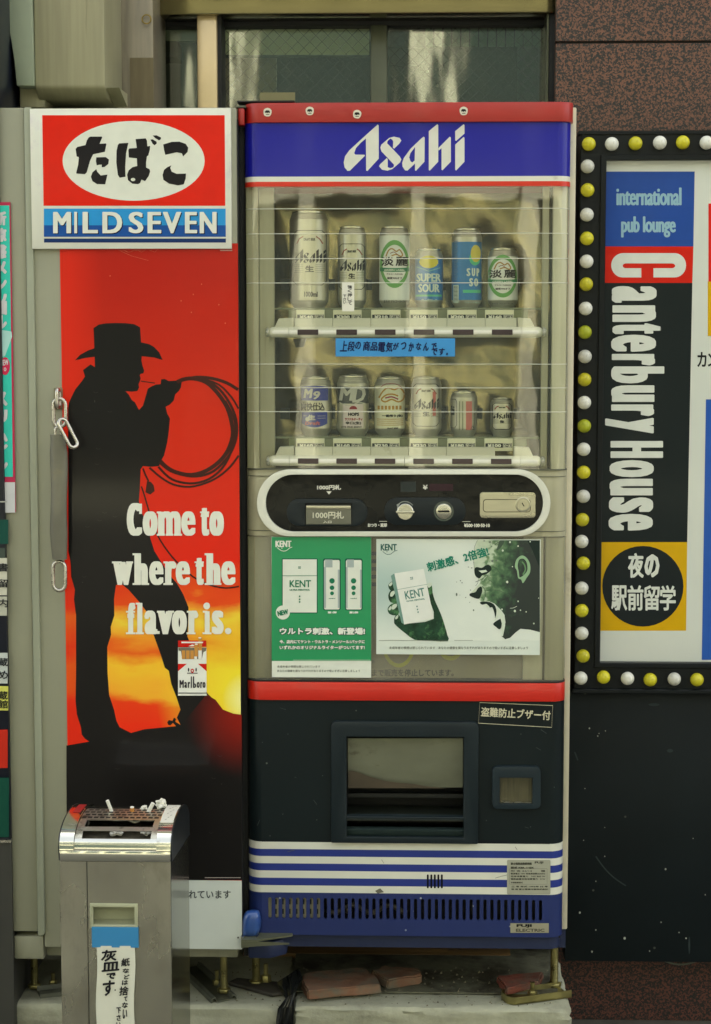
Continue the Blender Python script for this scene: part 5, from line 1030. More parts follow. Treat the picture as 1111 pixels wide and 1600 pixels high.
MB().plate(pill(448, 779.5, 574, 822, 20, yp_ - .006), [pill(477, 786, 549.5, 820, .5, yp_ - .006, 1)], yp_ - .007, yp_).obj('bill_housing', m_hous, vm, bevel=.003)
MB().pbox(477.5, 549, 786, 820, yp_ - .001, .001).obj('bill_recess', m_in, vm)
MB().prism([(yp_ - .012, P(0, 793, yp_).z), (yp_ - .012, P(0, 788, yp_).z), (yp_ - .002, P(0, 786.4, yp_).z), (yp_ - .002, P(0, 793, yp_).z)], X(478.5, yp_ - .01), X(548, yp_ - .01), 'x').obj('bill_lip', m_lock, vm, bevel=.0012)
MB().pbox(478, 548.6, 794, 819.5, yp_ - .010, .002).obj('bill_plate', pm('smoked_plate', c(84, 86, 70), .2, coat=.6, var=.15), vm, bevel=.0008, seg=1)
vp('panel_lettering', (206, 204, 180), lambda p: (p.text('1000円札', 488.5, 799, 537.5, 810.5, .4), p.text('入口', 505, 813.5, 518, 817.5, .2)), yp_ - .010, .0004)
def t_pan(p):
    p.text('1000円札', 495.3, 757.5, 533, 765.5, .5, .35); p.poly([(509.8, 767.5), (518.4, 767.5), (514, 772.8)])
    p.text('¥', 660.5, 757.5, 668.5, 765, .5, .3); p.text('おつり・返却', 574.5, 817.5, 604.5, 823.5, .35, .25); p.rect(592.5, 814.2, 604.8, 815)
    p.text('¥500·100·50·10', 725, 818, 765.5, 823.8, .35, .25); p.rect(722, 814.6, 735, 815.4)
vp('panel_lettering', (218, 216, 200), t_pan, yp_, .0004)
vp('display_window', (52, 58, 56), lambda p: p.rect(626, 752.5, 650, 768.5), yp_, .0004); vp('display_window', (56, 36, 42), lambda p: p.rect(670.5, 756, 708, 767), yp_, .0004)
MB().plate(pill(600.5, 777.5, 727.5, 820, 20.5, yp_ - .005), [], yp_ - .006, yp_).obj('coin_housing', m_hous, vm, bevel=.003)
yk = yp_ - .006
c1 = P(633.3, 799.5, yk); c2 = P(693.4, 798.8, yk)
MB().lathe([(12.8 * px, 0), (12.8 * px, .003), (11.8 * px, .004), (.001, .004)], c1.x, c1.y, c1.z, 30, 'y').obj('return_knob', m_chr, vm)
kb = MB().box(c1.x - 14.5 * px, c1.x + 14.5 * px, c1.y - .012, c1.y - .003, c1.z - 2.0 * px, c1.z + 2.0 * px).obj('knob_bar', m_chr, vm, bevel=.0012)
MB().lathe([(15.8 * px, 0), (15.8 * px, .0025), (14.6 * px, .0025), (14.2 * px, .0006), (12 * px, .0006)], c2.x, c2.y, c2.z, 30, 'y').obj('coin_ring', pm('ring_dark_green', c(52, 66, 58), .3, coat=.4), vm)
MB().lathe([(12 * px, 0), (12 * px, .003), (11 * px, .0038), (.001, .0038)], c2.x, c2.y, c2.z, 30, 'y').obj('coin_plate', m_chr, vm)
vp('coin_slot', (16, 18, 18), lambda p: p.poly(rrect(684.6, 797.6, 702.4, 800.4, 1.2, 4)), yk - .0038, .0003)
vp('panel_lettering', (150, 154, 146), lambda p: (p.line([(621 + 0, 795), (623, 788), (628, 784.3), (635, 783.8), (641, 786), (645, 789.5)], 1.2, 3), p.poly([(619.5, 788.5), (625.5, 785.5), (621.8, 794)])), yk, .0003)
yl = yp_ - .012
MB().plate(pill(750, 769.3, 836.6, 809.2, 5, yl), [], yl, yp_).obj('lock_plate', m_lock, vm, bevel=.0028, seg=3)
vp('lock_groove', (92, 86, 66), lambda p: p.poly(rrect(754.6, 780, 829.5, 800.5, 5, 6), [rrect(755.8, 781.2, 828.3, 799.3, 4.2, 6)]), yl, .0003)
c3 = P(817.2, 788.5, yl)
MB().lathe([(12 * px, 0), (12 * px, .002), (10.6 * px, .0028), (9.4 * px, .001), (7 * px, .001), (6.8 * px, .003), (.001, .003)], c3.x, c3.y, c3.z, 28, 'y').obj('lock_cylinder', m_lock, vm)
vp('keyhole', (28, 26, 22), lambda p: (p.line([(815.6, 785.6), (819, 791.2)], 1.5),), yl - .003, .0003)

# posters over the lower cover
def sheet(nm, u0, v0, u1, v1, y, mt, label, cat, curl=.0):
    m = MB(); n = 10; vs = []; 
    for i in range(n + 1):
        for j in range(n + 1):
            p_ = P(u0 + (u1 - u0) * i / n, v0 + (v1 - v0) * j / n, y); vs.append((p_.x, p_.y, p_.z))
    N = (n + 1) ** 2; m.pbox(u0, u1, v0, v1, y, .0008)
    o = m.obj(nm, mt); tag(o, label, cat); ORG[o.name] = Vector(o.location); return o
GYk = -.006
m_pgreen = pm('poster_green', c(20, 148, 88), .35, var=.03, coat=.3)
k1 = sheet('green_poster', 424.4, 838.8, 580, 1058.5, GYk, ink('poster_paper', c(226, 230, 214), .45, .1), 'green cigarette poster with a pack and two lighters under the control panel', 'poster')
def k1p(nm, col, d, lift=.0004, **k): return pp(nm, col, d, GYk, k1, lift, **k)
PR().rect(424.4, 838.9, 579.9, 1032.7).obj('print_green', m_pgreen, k1, GYk, .0003)
k1p('print_shadow', (16, 92, 70), lambda p: (p.poly(rrect(440.4, 872.6, 496.4, 958.4, 1.5)), p.poly(rrect(504.6, 872.5, 532.5, 953.5, 3)), p.poly(rrect(538.8, 872.5, 566.5, 953.5, 3))), .0006)
k1p('print_pack', (226, 230, 214), lambda p: (p.rect(441.8, 874, 495, 957), p.poly(rrect(506.3, 875, 530.8, 952.3, 2.5)), p.poly(rrect(540.6, 875, 565, 952.3, 2.5)), p.poly(ell(442, 957, 11, 11, 30))), .0009)
k1p('print_grey', (170, 182, 176), lambda p: (p.rect(508, 874.2, 519.5, 886.5), p.rect(542.3, 874.2, 553, 886.5), p.rect(506.3, 886, 509.4, 950), p.rect(527.8, 890, 530.8, 950), p.rect(540.6, 886, 543.2, 950), p.rect(562.6, 890, 565, 950)), .0012)
def outl(p, s_, u0, v0, u1, v1, rot=0): p.text(s_, u0, v0, u1, v1, .28, rot=rot)
def t_k1(p):
    p.rect(441.8, 899.2, 495, 900); outl(p, 'KENT', 452.5, 906.5, 486, 917.5); p.text('ULTRA MENTHOL', 452.5, 920.3, 484.5, 923, .15); p.text('::', 466, 885, 470, 888.5, .4)
    for q in (931.8, 936.5, 940.5): p.poly(ell(468.2, q, 1.3, 1.4, 10))
    for u in (518.8, 552.5):
        for q, r_ in ((907.6, 4.2), (918.3, 3.6), (927, 3.0)): p.poly(ell(u, q, r_, r_, 16))
        p.text('menthol', u - 5, 934, u + 5, 935.8, .1)
    p.text('NEW', 433.5, 953.2, 450.5, 961.2, .5, .3, rot=12)
k1p('print_lettering_green', (34, 120, 84), t_k1, .0015)
def t_k1w(p):
    p.text('KENT', 430.3, 844.8, 455.5, 854.8, .7, .3); p.line([(433, 855.5), (440, 860.5), (447, 860.5), (453, 856), (456.5, 854.8)], .9, 3); p.poly(ell(440.5, 856.3, .9, .9, 8))
    p.text('ウルトラ刺激、新登場!', 437, 980.5, 570.5, 991.8, .62); p.text('今、店内にてケント・ウルトラ・メンソール1パックに', 436.8, 999.7, 570, 1005.6, .32); p.text('いずれかのオリジナルライターがついてます!', 436.8, 1008.5, 570, 1014.8, .32)
    p.text('第1弾', 512, 955.2, 526, 958.6, .25); p.text('第2弾', 545.8, 955.2, 559.8, 958.6, .25); p.rect(458, 1031.2, 579, 1031.7)
k1p('print_outline', (14, 72, 62), lambda p: (p.text('ウルトラ刺激、新登場!', 436.2, 979.8, 571.3, 992.6, 1.5), p.text('今、店内にてケント・ウルトラ・メンソール1パックに', 436.3, 999.2, 570.5, 1006.1, .8), p.text('いずれかのオリジナルライターがついてます!', 436.3, 1008, 570.5, 1015.3, .8)), .0007)
k1p('print_lettering_white', (232, 236, 222), t_k1w, .0016)
def warn(p, u0, v0, u1, v1, s_): p.text(s_, u0, v0, u1, v1, .08)
k1p('print_lettering_grey', (120, 124, 112), lambda p: (warn(p, 433, 1039.6, 500.5, 1043.4, '未成年者の喫煙は禁じられています'), warn(p, 433, 1046.2, 562.5, 1050.2, 'あなたの健康を損なうおそれがありますので吸いすぎに注意しましょう')), .0006)
# second poster
m_p2 = pm('poster_pale', c(218, 226, 212), .35, var=.02, coat=.25)
GY2 = -.007
k2 = sheet('face_poster', 588, 842.4, 844.3, 1022.8, GY2, m_p2, 'pale poster with a shouting green face and a hand holding a cigarette pack', 'poster')
def k2p(nm, col, d, lift=.0004, mt=None):
    p = PR(); d(p); return p.obj(nm, mt or ink('ink_%d_%d_%d' % col, c(*col), .35, .25), k2, GY2, lift)
k2p('print_backdrop', None, lambda p: p.rect(589.5, 844, 843, 1001), .0002, fgrad('poster_backdrop', .0, .55, c(178, 200, 190), c(226, 232, 218), .62))
def skin():
    m = bpy.data.materials.new('printed_skin'); m.use_nodes = True; t = m.node_tree; n = t.nodes; l = t.links; b = n['Principled BSDF']
    tc = n.new('ShaderNodeTexCoord'); sp = n.new('ShaderNodeSeparateXYZ'); l.new(tc.outputs['Generated'], sp.inputs[0])
    nz = n.new('ShaderNodeTexNoise'); nz.inputs['Scale'].default_value = 60; nz.inputs['Detail'].default_value = 7; nz.inputs['Distortion'].default_value = .3; l.new(tc.outputs['Object'], nz.inputs[0])
    a = n.new('ShaderNodeMath'); a.operation = 'MULTIPLY_ADD'; a.inputs[1].default_value = -.86; l.new(sp.outputs[0], a.inputs[0]); nk = n.new('ShaderNodeMapRange'); nk.inputs[3].default_value = .16; nk.inputs[4].default_value = .96; l.new(nz.outputs[0], nk.inputs[0]); l.new(nk.outputs[0], a.inputs[2])
    bb = n.new('ShaderNodeMath'); bb.operation = 'MULTIPLY_ADD'; bb.inputs[1].default_value = .26; l.new(sp.outputs[2], bb.inputs[0]); l.new(a.outputs[0], bb.inputs[2])
    r = n.new('ShaderNodeValToRGB'); l.new(bb.outputs[0], r.inputs[0]); e = r.color_ramp.elements
    e[0].position = .12; e[0].color = c(28, 42, 38); e[1].position = .76; e[1].color = c(206, 216, 190)
    for p_, q_ in ((.26, (44, 74, 52)), (.38, (72, 110, 72)), (.50, (116, 146, 104)), (.58, (190, 206, 176))): x = e.new(p_); x.color = c(*q_)
    l.new(r.outputs[0], b.inputs['Base Color']); b.inputs['Roughness'].default_value = .35; b.inputs['Coat Weight'].default_value = .25; return m
f6 = lambda pts: tr(pts, 710, 835, 7.936); h7 = lambda pts: tr(pts, 585, 860, 7.936)
def d_face(p):
    p.poly(spline(f6([(640, 72), (850, 72)]), 1, False) + f6([(1060, 72), (1060, 600), (1060, 1213), (940, 1182), (820, 1170), (760, 1215), (690, 1283), (630, 1300), (585, 1262), (612, 1200), (634, 1090), (622, 1000), (585, 945), (540, 900), (500, 860), (440, 830), (330, 833), (302, 800), (195, 765), (200, 735), (238, 690), (290, 632), (320, 600), (300, 545), (252, 500), (245, 440), (240, 330), (245, 200), (285, 72)]))
k2p('print_face', None, d_face, .0005, skin())
def d_fdark(p):
    p.poly(f6([(900, 72), (1060, 72), (1060, 420), (1010, 300), (960, 180)]))
    p.poly(spline(f6([(190, 760), (200, 730), (260, 715), (290, 670), (330, 645), (347, 690), (335, 740), (310, 795), (260, 792)]), 3))
    p.poly(spline(f6([(248, 430), (280, 405), (340, 415), (400, 378), (450, 392), (458, 440), (400, 490), (345, 508), (310, 545), (260, 512)]), 3))
    p.poly(spline(f6([(316, 845), (350, 833), (430, 838), (490, 868), (520, 930), (518, 1000), (506, 1042), (498, 980), (470, 905), (435, 908), (400, 862), (345, 872)]), 3))
    p.poly(spline(f6([(480, 1110), (540, 1062), (586, 1050), (582, 1150), (555, 1176), (520, 1150)]), 3))
k2p('print_face_dark', (34, 48, 42), d_fdark, .0008)
def d_flight(p):
    p.poly(f6([(528, 900), (590, 960), (626, 1040), (630, 1130), (602, 1262), (588, 1262), (590, 1110), (560, 1000), (520, 1050), (500, 1080), (505, 1045), (524, 980)]))
    p.poly(f6([(300, 450), (390, 440), (410, 462), (340, 480)])); p.poly(f6([(385, 870), (420, 880), (440, 905), (400, 905)]))
    for x, y, r_ in ((790, 145, 9), (655, 590, 14), (790, 830, 9), (590, 930, 10), (985, 1105, 9), (820, 940, 8), (890, 960, 8), (600, 200, 12), (690, 95, 12), (940, 90, 8), (750, 950, 14), (720, 400, 7), (1045, 790, 6)): p.poly(ell(710 + x / 7.936, 835 + y / 7.936, r_ / 7.9, r_ / 7.0, 10))
    p.line(f6([(690, 915), (730, 912), (775, 890)]), .7, 3); p.line(f6([(350, 575), (400, 515)]), .5)
m_hand = pm('printed_hand', c(34, 66, 46), .35, var=.5, scale=45, coat=.12, spec=.2, dirt=c(92, 146, 92), dscale=26, dmin=.52)
k2p('print_face_lines', (74, 92, 76), lambda p: (p.line(f6([(285, 75), (252, 150), (243, 230), (240, 330), (246, 420)]), .5, 3), p.line(f6([(262, 590), (330, 560), (380, 520), (430, 500)]), .7, 3), p.line(f6([(345, 640), (380, 690), (385, 760), (350, 830)]), .7, 3), p.line(f6([(300, 545), (290, 600), (262, 640)]), .5, 3), p.line(f6([(440, 840), (500, 800), (560, 820), (600, 880)]), .8, 3), p.line(f6([(400, 700), (480, 690), (560, 700), (640, 740)]), .6, 3), p.line(f6([(420, 560), (480, 600), (500, 660)]), .6, 3), p.line(f6([(470, 400), (520, 420), (560, 480)]), .8, 3), p.line(f6([(500, 130), (540, 100), (580, 90)]), .8, 3), p.poly(spline(f6([(560, 80), (620, 80), (600, 130), (560, 180), (520, 200), (540, 140)]), 3))), .0009)
k2p('print_highlights', (216, 226, 204), d_flight, .0011)
k2p('print_ear', (150, 184, 142), lambda p: p.poly(spline(f6([(850, 262), (900, 295), (938, 370), (938, 470), (895, 540), (850, 605), (828, 560), (790, 540), (775, 450), (750, 400), (765, 320), (805, 275)]), 3), [spline(f6([(835, 300), (870, 310), (900, 360), (905, 440), (875, 490), (840, 520), (808, 530), (800, 470), (785, 390), (800, 320)]), 3)]), .0011)
k2p('print_ear', (104, 142, 100), lambda p: p.line(f6([(840, 340), (870, 380), (880, 440), (850, 500)]), 2.2, 3), .0014)
k2p('print_drops', (110, 122, 108), lambda p: [p.poly(ell(710 + x / 7.936, 835 + y / 7.936, a, b_, 8)) for x, y, a, b_ in ((75, 575, 1.1, .8), (95, 600, .9, .9), (28, 590, .6, .6), (28, 745, 1.4, 2.6), (68, 752, .6, .5), (140, 782, .8, .9), (190, 842, .6, .6), (238, 940, 1.2, 1.5), (175, 405, 1.2, .6), (215, 415, 1.4, .7), (240, 350, .6, 1.2), (200, 690, .8, .8), (370, 80, 1.6, .8), (440, 95, 2.2, 1.4), (425, 245, 1.8, 1.4), (470, 330, 2, 2), (520, 322, 1.6, 1.6), (460, 150, 1, 1))], .0010)
def d_hand(p):
    p.poly(spline(h7([(655, 470), (668, 440), (712, 428), (722, 520), (750, 620), (795, 720), (840, 830), (878, 950), (905, 1050), (912, 1126), (700, 1122), (500, 1108), (400, 1040), (330, 985), (262, 925), (243, 880), (300, 820), (340, 900), (500, 900), (737, 848), (700, 660)]), 2))
    p.poly(spline(h7([(212, 388), (172, 432), (195, 492), (245, 492), (240, 400)]), 3)); p.poly(spline(h7([(245, 495), (200, 500), (172, 560), (190, 630), (240, 655), (285, 645), (280, 520)]), 3))
    p.poly(spline(h7([(275, 655), (210, 665), (165, 720), (180, 780), (240, 806), (300, 790), (305, 700)]), 3)); p.poly(spline(h7([(300, 795), (260, 810), (243, 870), (265, 915), (345, 920), (330, 850)]), 3))
k2p('print_hand', None, d_hand, .0006, pm('printed_hand', c(34, 66, 46), .35, var=.5, scale=45, coat=.25, dirt=c(92, 146, 92), dscale=26, dmin=.52))
k2p('print_hand_light', (206, 216, 196), lambda p: [p.poly(spline(h7(q_), 3)) for q_ in ([(215, 392), (180, 425), (195, 445), (222, 420)], [(240, 500), (205, 520), (195, 565), (225, 570), (258, 520)], [(270, 662), (225, 680), (215, 725), (245, 730), (280, 690)], [(205, 690), (175, 725), (190, 745), (212, 720)], [(295, 800), (262, 825), (262, 855), (290, 840)], [(655, 415), (700, 398), (716, 425), (680, 462), (662, 450)])], .0009)
k2p('print_pack_side', (120, 156, 142), lambda p: p.poly(h7([(205, 315), (248, 285), (372, 918), (335, 895)])), .0010)
k2p('print_pack', (232, 234, 222), lambda p: p.poly(h7([(248, 285), (612, 228), (737, 845), (370, 918)])), .0012)
def d_pk(p):
    p.line(h7([(262, 490), (655, 420)]), .5); p.text('KENT', 632.5, 921, 663.5, 934, .25, rot=11); p.text('ULTRA MENTHOL', 635, 936.3, 664, 938.8, .15, rot=8); p.text('::', 641, 901.5, 645.5, 905.5, .4, rot=9)
    for x, y in ((528, 695), (535, 732), (542, 765)): p.poly(ell(585 + x / 7.936, 860 + y / 7.936, 1.1, 1.3, 10))
k2p('print_lettering_green', (90, 136, 122), d_pk, .0015)
k2p('print_slogan', (28, 130, 104), lambda p: p.text('刺激感、2倍強!', 665.5, 866.0, 764.5, 881.5, .45, rot=15.2), .0014)
k2p('print_lettering_green', (40, 96, 84), lambda p: (p.text('KENT', 594.8, 850, 620, 860.3, .4), p.line([(598, 861.5), (604, 866), (610, 866), (616, 861.5), (621, 860)], .8, 3), p.poly(ell(604.7, 862, .8, .8, 8))), .0006)
k2p('print_lettering_grey', (120, 124, 112), lambda p: (warn(p, 608, 1010, 680, 1014.5, '未成年者の喫煙は禁じられています'), warn(p, 685, 1010, 825, 1014.5, 'あなたの健康を損なうおそれがありますので吸いすぎに注意しましょう'), p.rect(592, 1000.3, 700, 1000.9), p.rect(710, 1000.3, 739, 1000.8)), .0006)

# lower door with the delivery opening and the coin return
def PZ(u0, v0, u1, v1, y=0.): return [(P(u0, (v0 + v1) / 2, y).x, P(636, v1, y).z), (P(u0, (v0 + v1) / 2, y).x, P(636, v0, y).z), (P(u1, (v0 + v1) / 2, y).x, P(636, v0, y).z), (P(u1, (v0 + v1) / 2, y).x, P(636, v1, y).z)]
openshell(Z(1316.5), Z(1095), 0, [PZ(541, 1152, 725, 1309), PZ(781, 1213.5, 832.5, 1254.5)], m_low2, 'lower_door')
yf_ = -.012
cf = [P(517.5, 1317, yf_), P(748, 1128.7, yf_)]
MB().plate([(cf[0].x, cf[0].z), (cf[0].x, cf[1].z - .012)] + [(cf[0].x + .012 - .012 * math.cos(R(a)), cf[1].z - .012 + .012 * math.sin(R(a))) for a in (30, 60, 90)] + [(cf[1].x - .012 + .012 * math.cos(R(a)), cf[1].z - .012 + .012 * math.sin(R(a))) for a in (90, 60, 30)] + [(cf[1].x, cf[1].z - .012), (cf[1].x, cf[0].z)],
            [PZ(541.5, 1151.7, 724.5, 1276.5, yf_), PZ(541.5, 1279.5, 724.5, 1308.5, yf_)], yf_, .0).obj('chute_frame', pm('chute_plastic', c(25, 36, 40), .45, var=.12, spec=.3), vm, bevel=.0035, seg=2)
a0 = PZ(541.3, 1152, 724.8, 1309)
m = MB(); x0_, x1_ = a0[0][0], a0[2][0]; z0_, z1_ = a0[0][1], a0[1][1]
m.box(x0_ - .002, x0_ - .0005, .0, .12, z0_, z1_).box(x1_ + .0005, x1_ + .002, .0, .12, z0_, z1_).box(x0_, x1_, .0125, .12, z1_ + .0005, z1_ + .002).box(x0_, x1_, .12, .122, z0_, z1_).obj('chute_lining', m_in, vm)
MB().prism([(.0, Z(1277.5, 0)), (.10, Z(1262, .08)), (.10, Z(1270, .08)), (.0, Z(1283, 0))], x0_, x1_, 'x').obj('chute_tray', pm('tray_dark', c(40, 44, 36), .35), vm)
MB().prism([(.06, Z(1240, .06)), (.10, Z(1238, .10)), (.10, Z(1244, .1)), (.06, Z(1246, .06))], x0_, x1_, 'x').obj('inner_bar', pm('bar_dark', c(26, 30, 28), .4), vm)
MB().prism([(.012, Z(1310, .012)), (-.004, Z(1296, 0)), (.012, Z(1292, .01)), (.03, Z(1292, .03)), (.03, Z(1310, .03))], x0_, x1_, 'x').obj('chute_ledge', pm('ledge_plastic', c(50, 64, 62), .4, var=.1), vm, bevel=.001)
MB().box(x0_, x1_, -.002, .03, Z(1281, 0), Z(1277.2, 0)).obj('chute_lip', pm('lip_plastic', c(58, 70, 74), .35), vm, bevel=.001)
m_flap = pm('flap_plastic', c(122, 124, 102), .24, metal=.25, var=.16, scale=6, coat=.4, dirt=c(78, 74, 56), dscale=8, dmin=.6, bump=.3, bscale=14, stretch=(1, 1, 2))
fl = MB(); n = 24; vs = []; fs = []
for i in range(n + 1):
    for j in range(9):
        u = 543.5 + (723.5 - 543.5) * i / n; v = 1153 + (1231.5 - 1153) * j / 8; q = P(u, v, .02); vs.append((q.x, .016 + .010 * (j / 8) ** 2, q.z))
for i in range(n):
    for j in range(8): a = i * 9 + j; fs.append((a, a + 1, a + 10, a + 9))
fl.add(vs, fs).obj('chute_flap', m_flap, vm)
PR().poly(tr([(190, 402), (225, 405), (260, 415), (340, 445), (430, 470), (520, 483), (620, 490), (700, 505), (850, 521), (600, 520), (190, 519)], 500, 1110, 4.273)).obj('flap_brown_patch', pm('flap_brown', c(74, 64, 48), .3, var=.2, coat=.3), vm, .0155, .0004)  # brown patch with a wavy upper edge across the lower flap
yc2 = -.014
MB().plate(wpts(rrect(769.3, 1198, 844.8, 1264, 9, 6), yc2), [PZ(780.5, 1214, 832, 1255, yc2)], yc2, 0).obj('coin_return_frame', pm('coin_frame', c(26, 40, 46), .42, var=.1, spec=.35), vm, bevel=.0065, seg=3)
b0 = PZ(780.5, 1214, 832.5, 1255)
MB().box(b0[0][0], b0[2][0], .014, .018, b0[0][1], b0[1][1]).obj('coin_flap', pm('coin_flap_smoked', c(94, 90, 64), .25, coat=.5, var=.25, scale=30, stretch=(6, 1, .4)), vm)
MB().box(b0[0][0] + .001, b0[2][0] - .001, -.004, .012, b0[0][1] + .0005, b0[0][1] + .004).obj('coin_lip', m_link, vm)
MB().box(b0[0][0], b0[2][0], .0, .013, b0[0][1] - .004, b0[0][1]).obj('coin_cup', m_in, vm)
# alarm sticker
als = PR().poly(tr([(46, 36), (642, 60), (634, 244), (36, 210)], 740, 1090, 5.16)).obj('alarm_sticker', ink('sticker_black', c(26, 32, 32), .35), None, 0, .0006); tag(als, 'black sticker with white lettering, slightly tilted, above the coin return', 'sticker'); ORG[als.name] = Vector(als.location)
q_ = tr([(50, 40), (638, 64), (630, 240), (40, 206)], 740, 1090, 5.16)
PR().line(q_, .9, closed=True).text('盗難防止ブザー付', 751.5, 1107.5, 860.5, 1122.5, .38, rot=-3.2).obj('sticker_lettering', ink('sticker_cream', c(206, 200, 168), .45), als, 0, .001)
# stripes
for i, (a, b) in enumerate(((1317, 1328.3), (1328.3, 1339.5), (1339.5, 1350.7), (1350.7, 1362), (1362, 1373.4), (1373.4, 1385), (1385, 1396.2))): shell(a, b, 0, (m_wht, m_bs)[i % 2], 'stripe')
MB().box(bxa + RC, bxb - RC, .0, .001, Z(1317), Z(1316)).obj('stripe_gap', m_in, vm)
vp('grill_slot', (14, 16, 18), lambda p: [p.poly(rrect(667 + k * 5.5, 1366.3, 669.9 + k * 5.5, 1388, 1.4, 4)) for k in range(5)], 0, .0006)
hs = [wpts(rrect(421.8 + k * 10.84 - 2.6, 1404.3, 421.8 + k * 10.84 + 2.6, 1437, 2.6, 3), 0) for k in range(40)]
hs = [[(x, P(636, 1404.3 + (1437 - 1404.3) * 0, 0).z - (P(u_, 1404.3, 0).z - z)) for x, z in h] for h, u_ in zip(hs, [421.8 + k * 10.84 for k in range(40)])]
openshell(Z(1462.5), Z(1396.2), 0, hs, m_vent, 'vent_panel', th=.006)
MB().box(bxa + .005, bxb - .005, .06, .064, Z(1462), Z(1397)).obj('vent_screen', m_in, vm)
cg = MB().pbox(418, 506, 1399, 1440, .014, .002).obj('grid_card', pm('grid_card_beige', c(190, 184, 150), .6), vm)
PR_ = PR(); [PR_.rect(427 + i * 10.8, a, 432.5 + i * 10.8, b) for i in range(7) for a, b in ((1405, 1413), (1420, 1428))]; PR_.obj('grid_window', ink('grid_dark', c(54, 60, 34), .5), cg, .014, .0005)
o = MB().lathe([(.008, 0), (.009, .006), (.007, .010), (.001, .012)], P(545, 1420, .02).x, .03, P(545, 1421, .03).z, 12, 'y').obj('fan_hub', pm('fan_bronze', c(90, 84, 66), .4, metal=.5), vm)
MB().tube([P(u, 1420 + 6 * math.sin(u / 9), .035) for u in range(510, 640, 6)], .006, 8).obj('inner_hose', pm('hose_grey', c(96, 92, 76), .5, var=.4, scale=30), vm)
npl = vp('name_plate', (168, 168, 148), lambda p: p.poly(rrect(792.3, 1343.5, 860, 1397.5, 2, 4)), 0, .0010, coat=.1)
def t_np(p):
    p.text('富士電機自動販売機', 798, 1347.5, 831, 1351.5, .35); p.text('FUJI', 835.5, 1346, 849, 1350, .35, .2); p.text('型式 KBR-11GX', 798, 1354, 834, 1357.6, .3)
    for k in range(4): p.text(('形 名 34/13       機', '電源電圧 100V 定格周波数50/60Hz', '定格消費電力   747/ 865 W', '電熱装置定格消費電力   0 W')[k], 798, 1359.5 + k * 4.2, 852, 1362.3 + k * 4.2, .12)
    p.text('冷凍装置型式', 798, 1377.8, 817, 1380.3, .12); p.text('工 号 年式 1995年 55 号', 799, 1384, 856, 1386.6, .15); p.text('製 造 富士電機冷機株式会社', 799, 1388.2, 856, 1390.6, .15); p.frame(796, 1357.2, 855, 1381.8, .25)
vp('plate_lettering', (74, 74, 64), t_np, 0, .0014)
vp('maker_plate', (158, 154, 130), lambda p: p.rect(797.5, 1442.5, 857.5, 1457.5), 0, .0010); vp('plate_lettering', (30, 30, 28), lambda p: (p.text('FUJI', 807, 1444, 831, 1449.6, .8, .3),), 0, .0014)
vp('plate_lettering', (90, 86, 72), lambda p: p.text('ELECTRIC', 806, 1451, 851, 1456, .45, .3), 0, .0014)
shell(1462.6, 1480.5, .014, m_skirt, 'skirt', x0=bxa + .004, x1=bxb - .004, r=.03, yb=.05)
vp('scuff', (86, 96, 92), lambda p: [p.line([(a, b), (a + d, b + e)], .5) for a, b, d, e in ((438, 1106, 9, 3), (402, 1290, 4, -9), (838, 1168, 7, 4), (460, 1214, 3, 1), (490, 1250, 5, 7), (820, 1292, 6, 2), (845, 1140, 9, 6))] + [p.poly(ell(a, b, .8, .9, 6)) for a, b in ((450, 1147, ), (504, 1212), (442, 1272), (829, 1292), (814, 1147), (495, 1281), (866, 1230), (410, 1160), (422, 1306), (760, 1282))], 0, .0006)
# marks and scratches on the stripes
vp('scratch', (110, 108, 92), lambda p: (p.line([(774, 1372), (784, 1369), (793, 1367)], .6), p.poly([(586, 1392), (594, 1388), (600, 1394), (590, 1396)]), p.line([(805, 1323), (808, 1328)], .6), p.line([(596, 1343), (600, 1349)], .5), p.line([(449, 1331), (460, 1328.4)], .6)), 0, .0009)
# handle and kick plate at the left
hl = MB(); hv = []; hf = []; hn = 14; ho = spline([(383, 1466), (378, 1460), (378, 1438), (384, 1424), (397, 1421), (406, 1425), (408, 1445), (403, 1460), (395, 1466)], 3)
hc = (393, 1444)
for k in range(hn + 1):
    a_ = math.pi / 2 * k / hn; sc = math.cos(a_) ** .55
    hv += [tuple(P(hc[0] + (u - hc[0]) * sc, hc[1] + (v - hc[1]) * sc, -.004 - .030 * math.sin(a_))) for u, v in ho]
no = len(ho); hf = [(k * no + i, k * no + (i + 1) % no, (k + 1) * no + (i + 1) % no, (k + 1) * no + i) for k in range(hn) for i in range(no)]
hl.add(hv, hf).obj('door_handle', pm('handle_blue', c(48, 84, 150), .3, coat=.7, var=.1), vm, ang=80)
MB().prism(wpts(spline([(377, 1463), (384, 1467), (397, 1467), (404, 1461), (400, 1466), (396, 1470), (384, 1470), (377, 1467)], 2), -.035), -.036, -.02).obj('handle_trim', m_chr, vm)
zk = Z(1462, -.02, 410)
MB().prism([(X(376, 0), .02), (X(376, 0), -.05), (X(400, 0), -.05), (X(455, 0), -.012), (X(455, 0), .01)], zk - .004, zk, 'z').obj('kick_plate', pm('plate_grey', c(104, 106, 84), .45, metal=.4, var=.15), vm)
MB().prism([(X(376, 0), zk - .018), (X(376, 0), zk - .003), (X(400, 0), zk - .003), (X(452, 0), zk - .006), (X(452, 0), zk - .009), (X(400, 0), zk - .014)], -.0515, -.0495).obj('kick_plate_edge', MATS['plate_grey'], vm)
MB().prism([(X(384), -.01), (X(420), -.01), (X(445), .02), (X(445), .05), (X(384), .05)], Z(1496, 0, 400), Z(1470, 0, 400), 'z').obj('leg_housing', m_skirt, vm, bevel=.006)

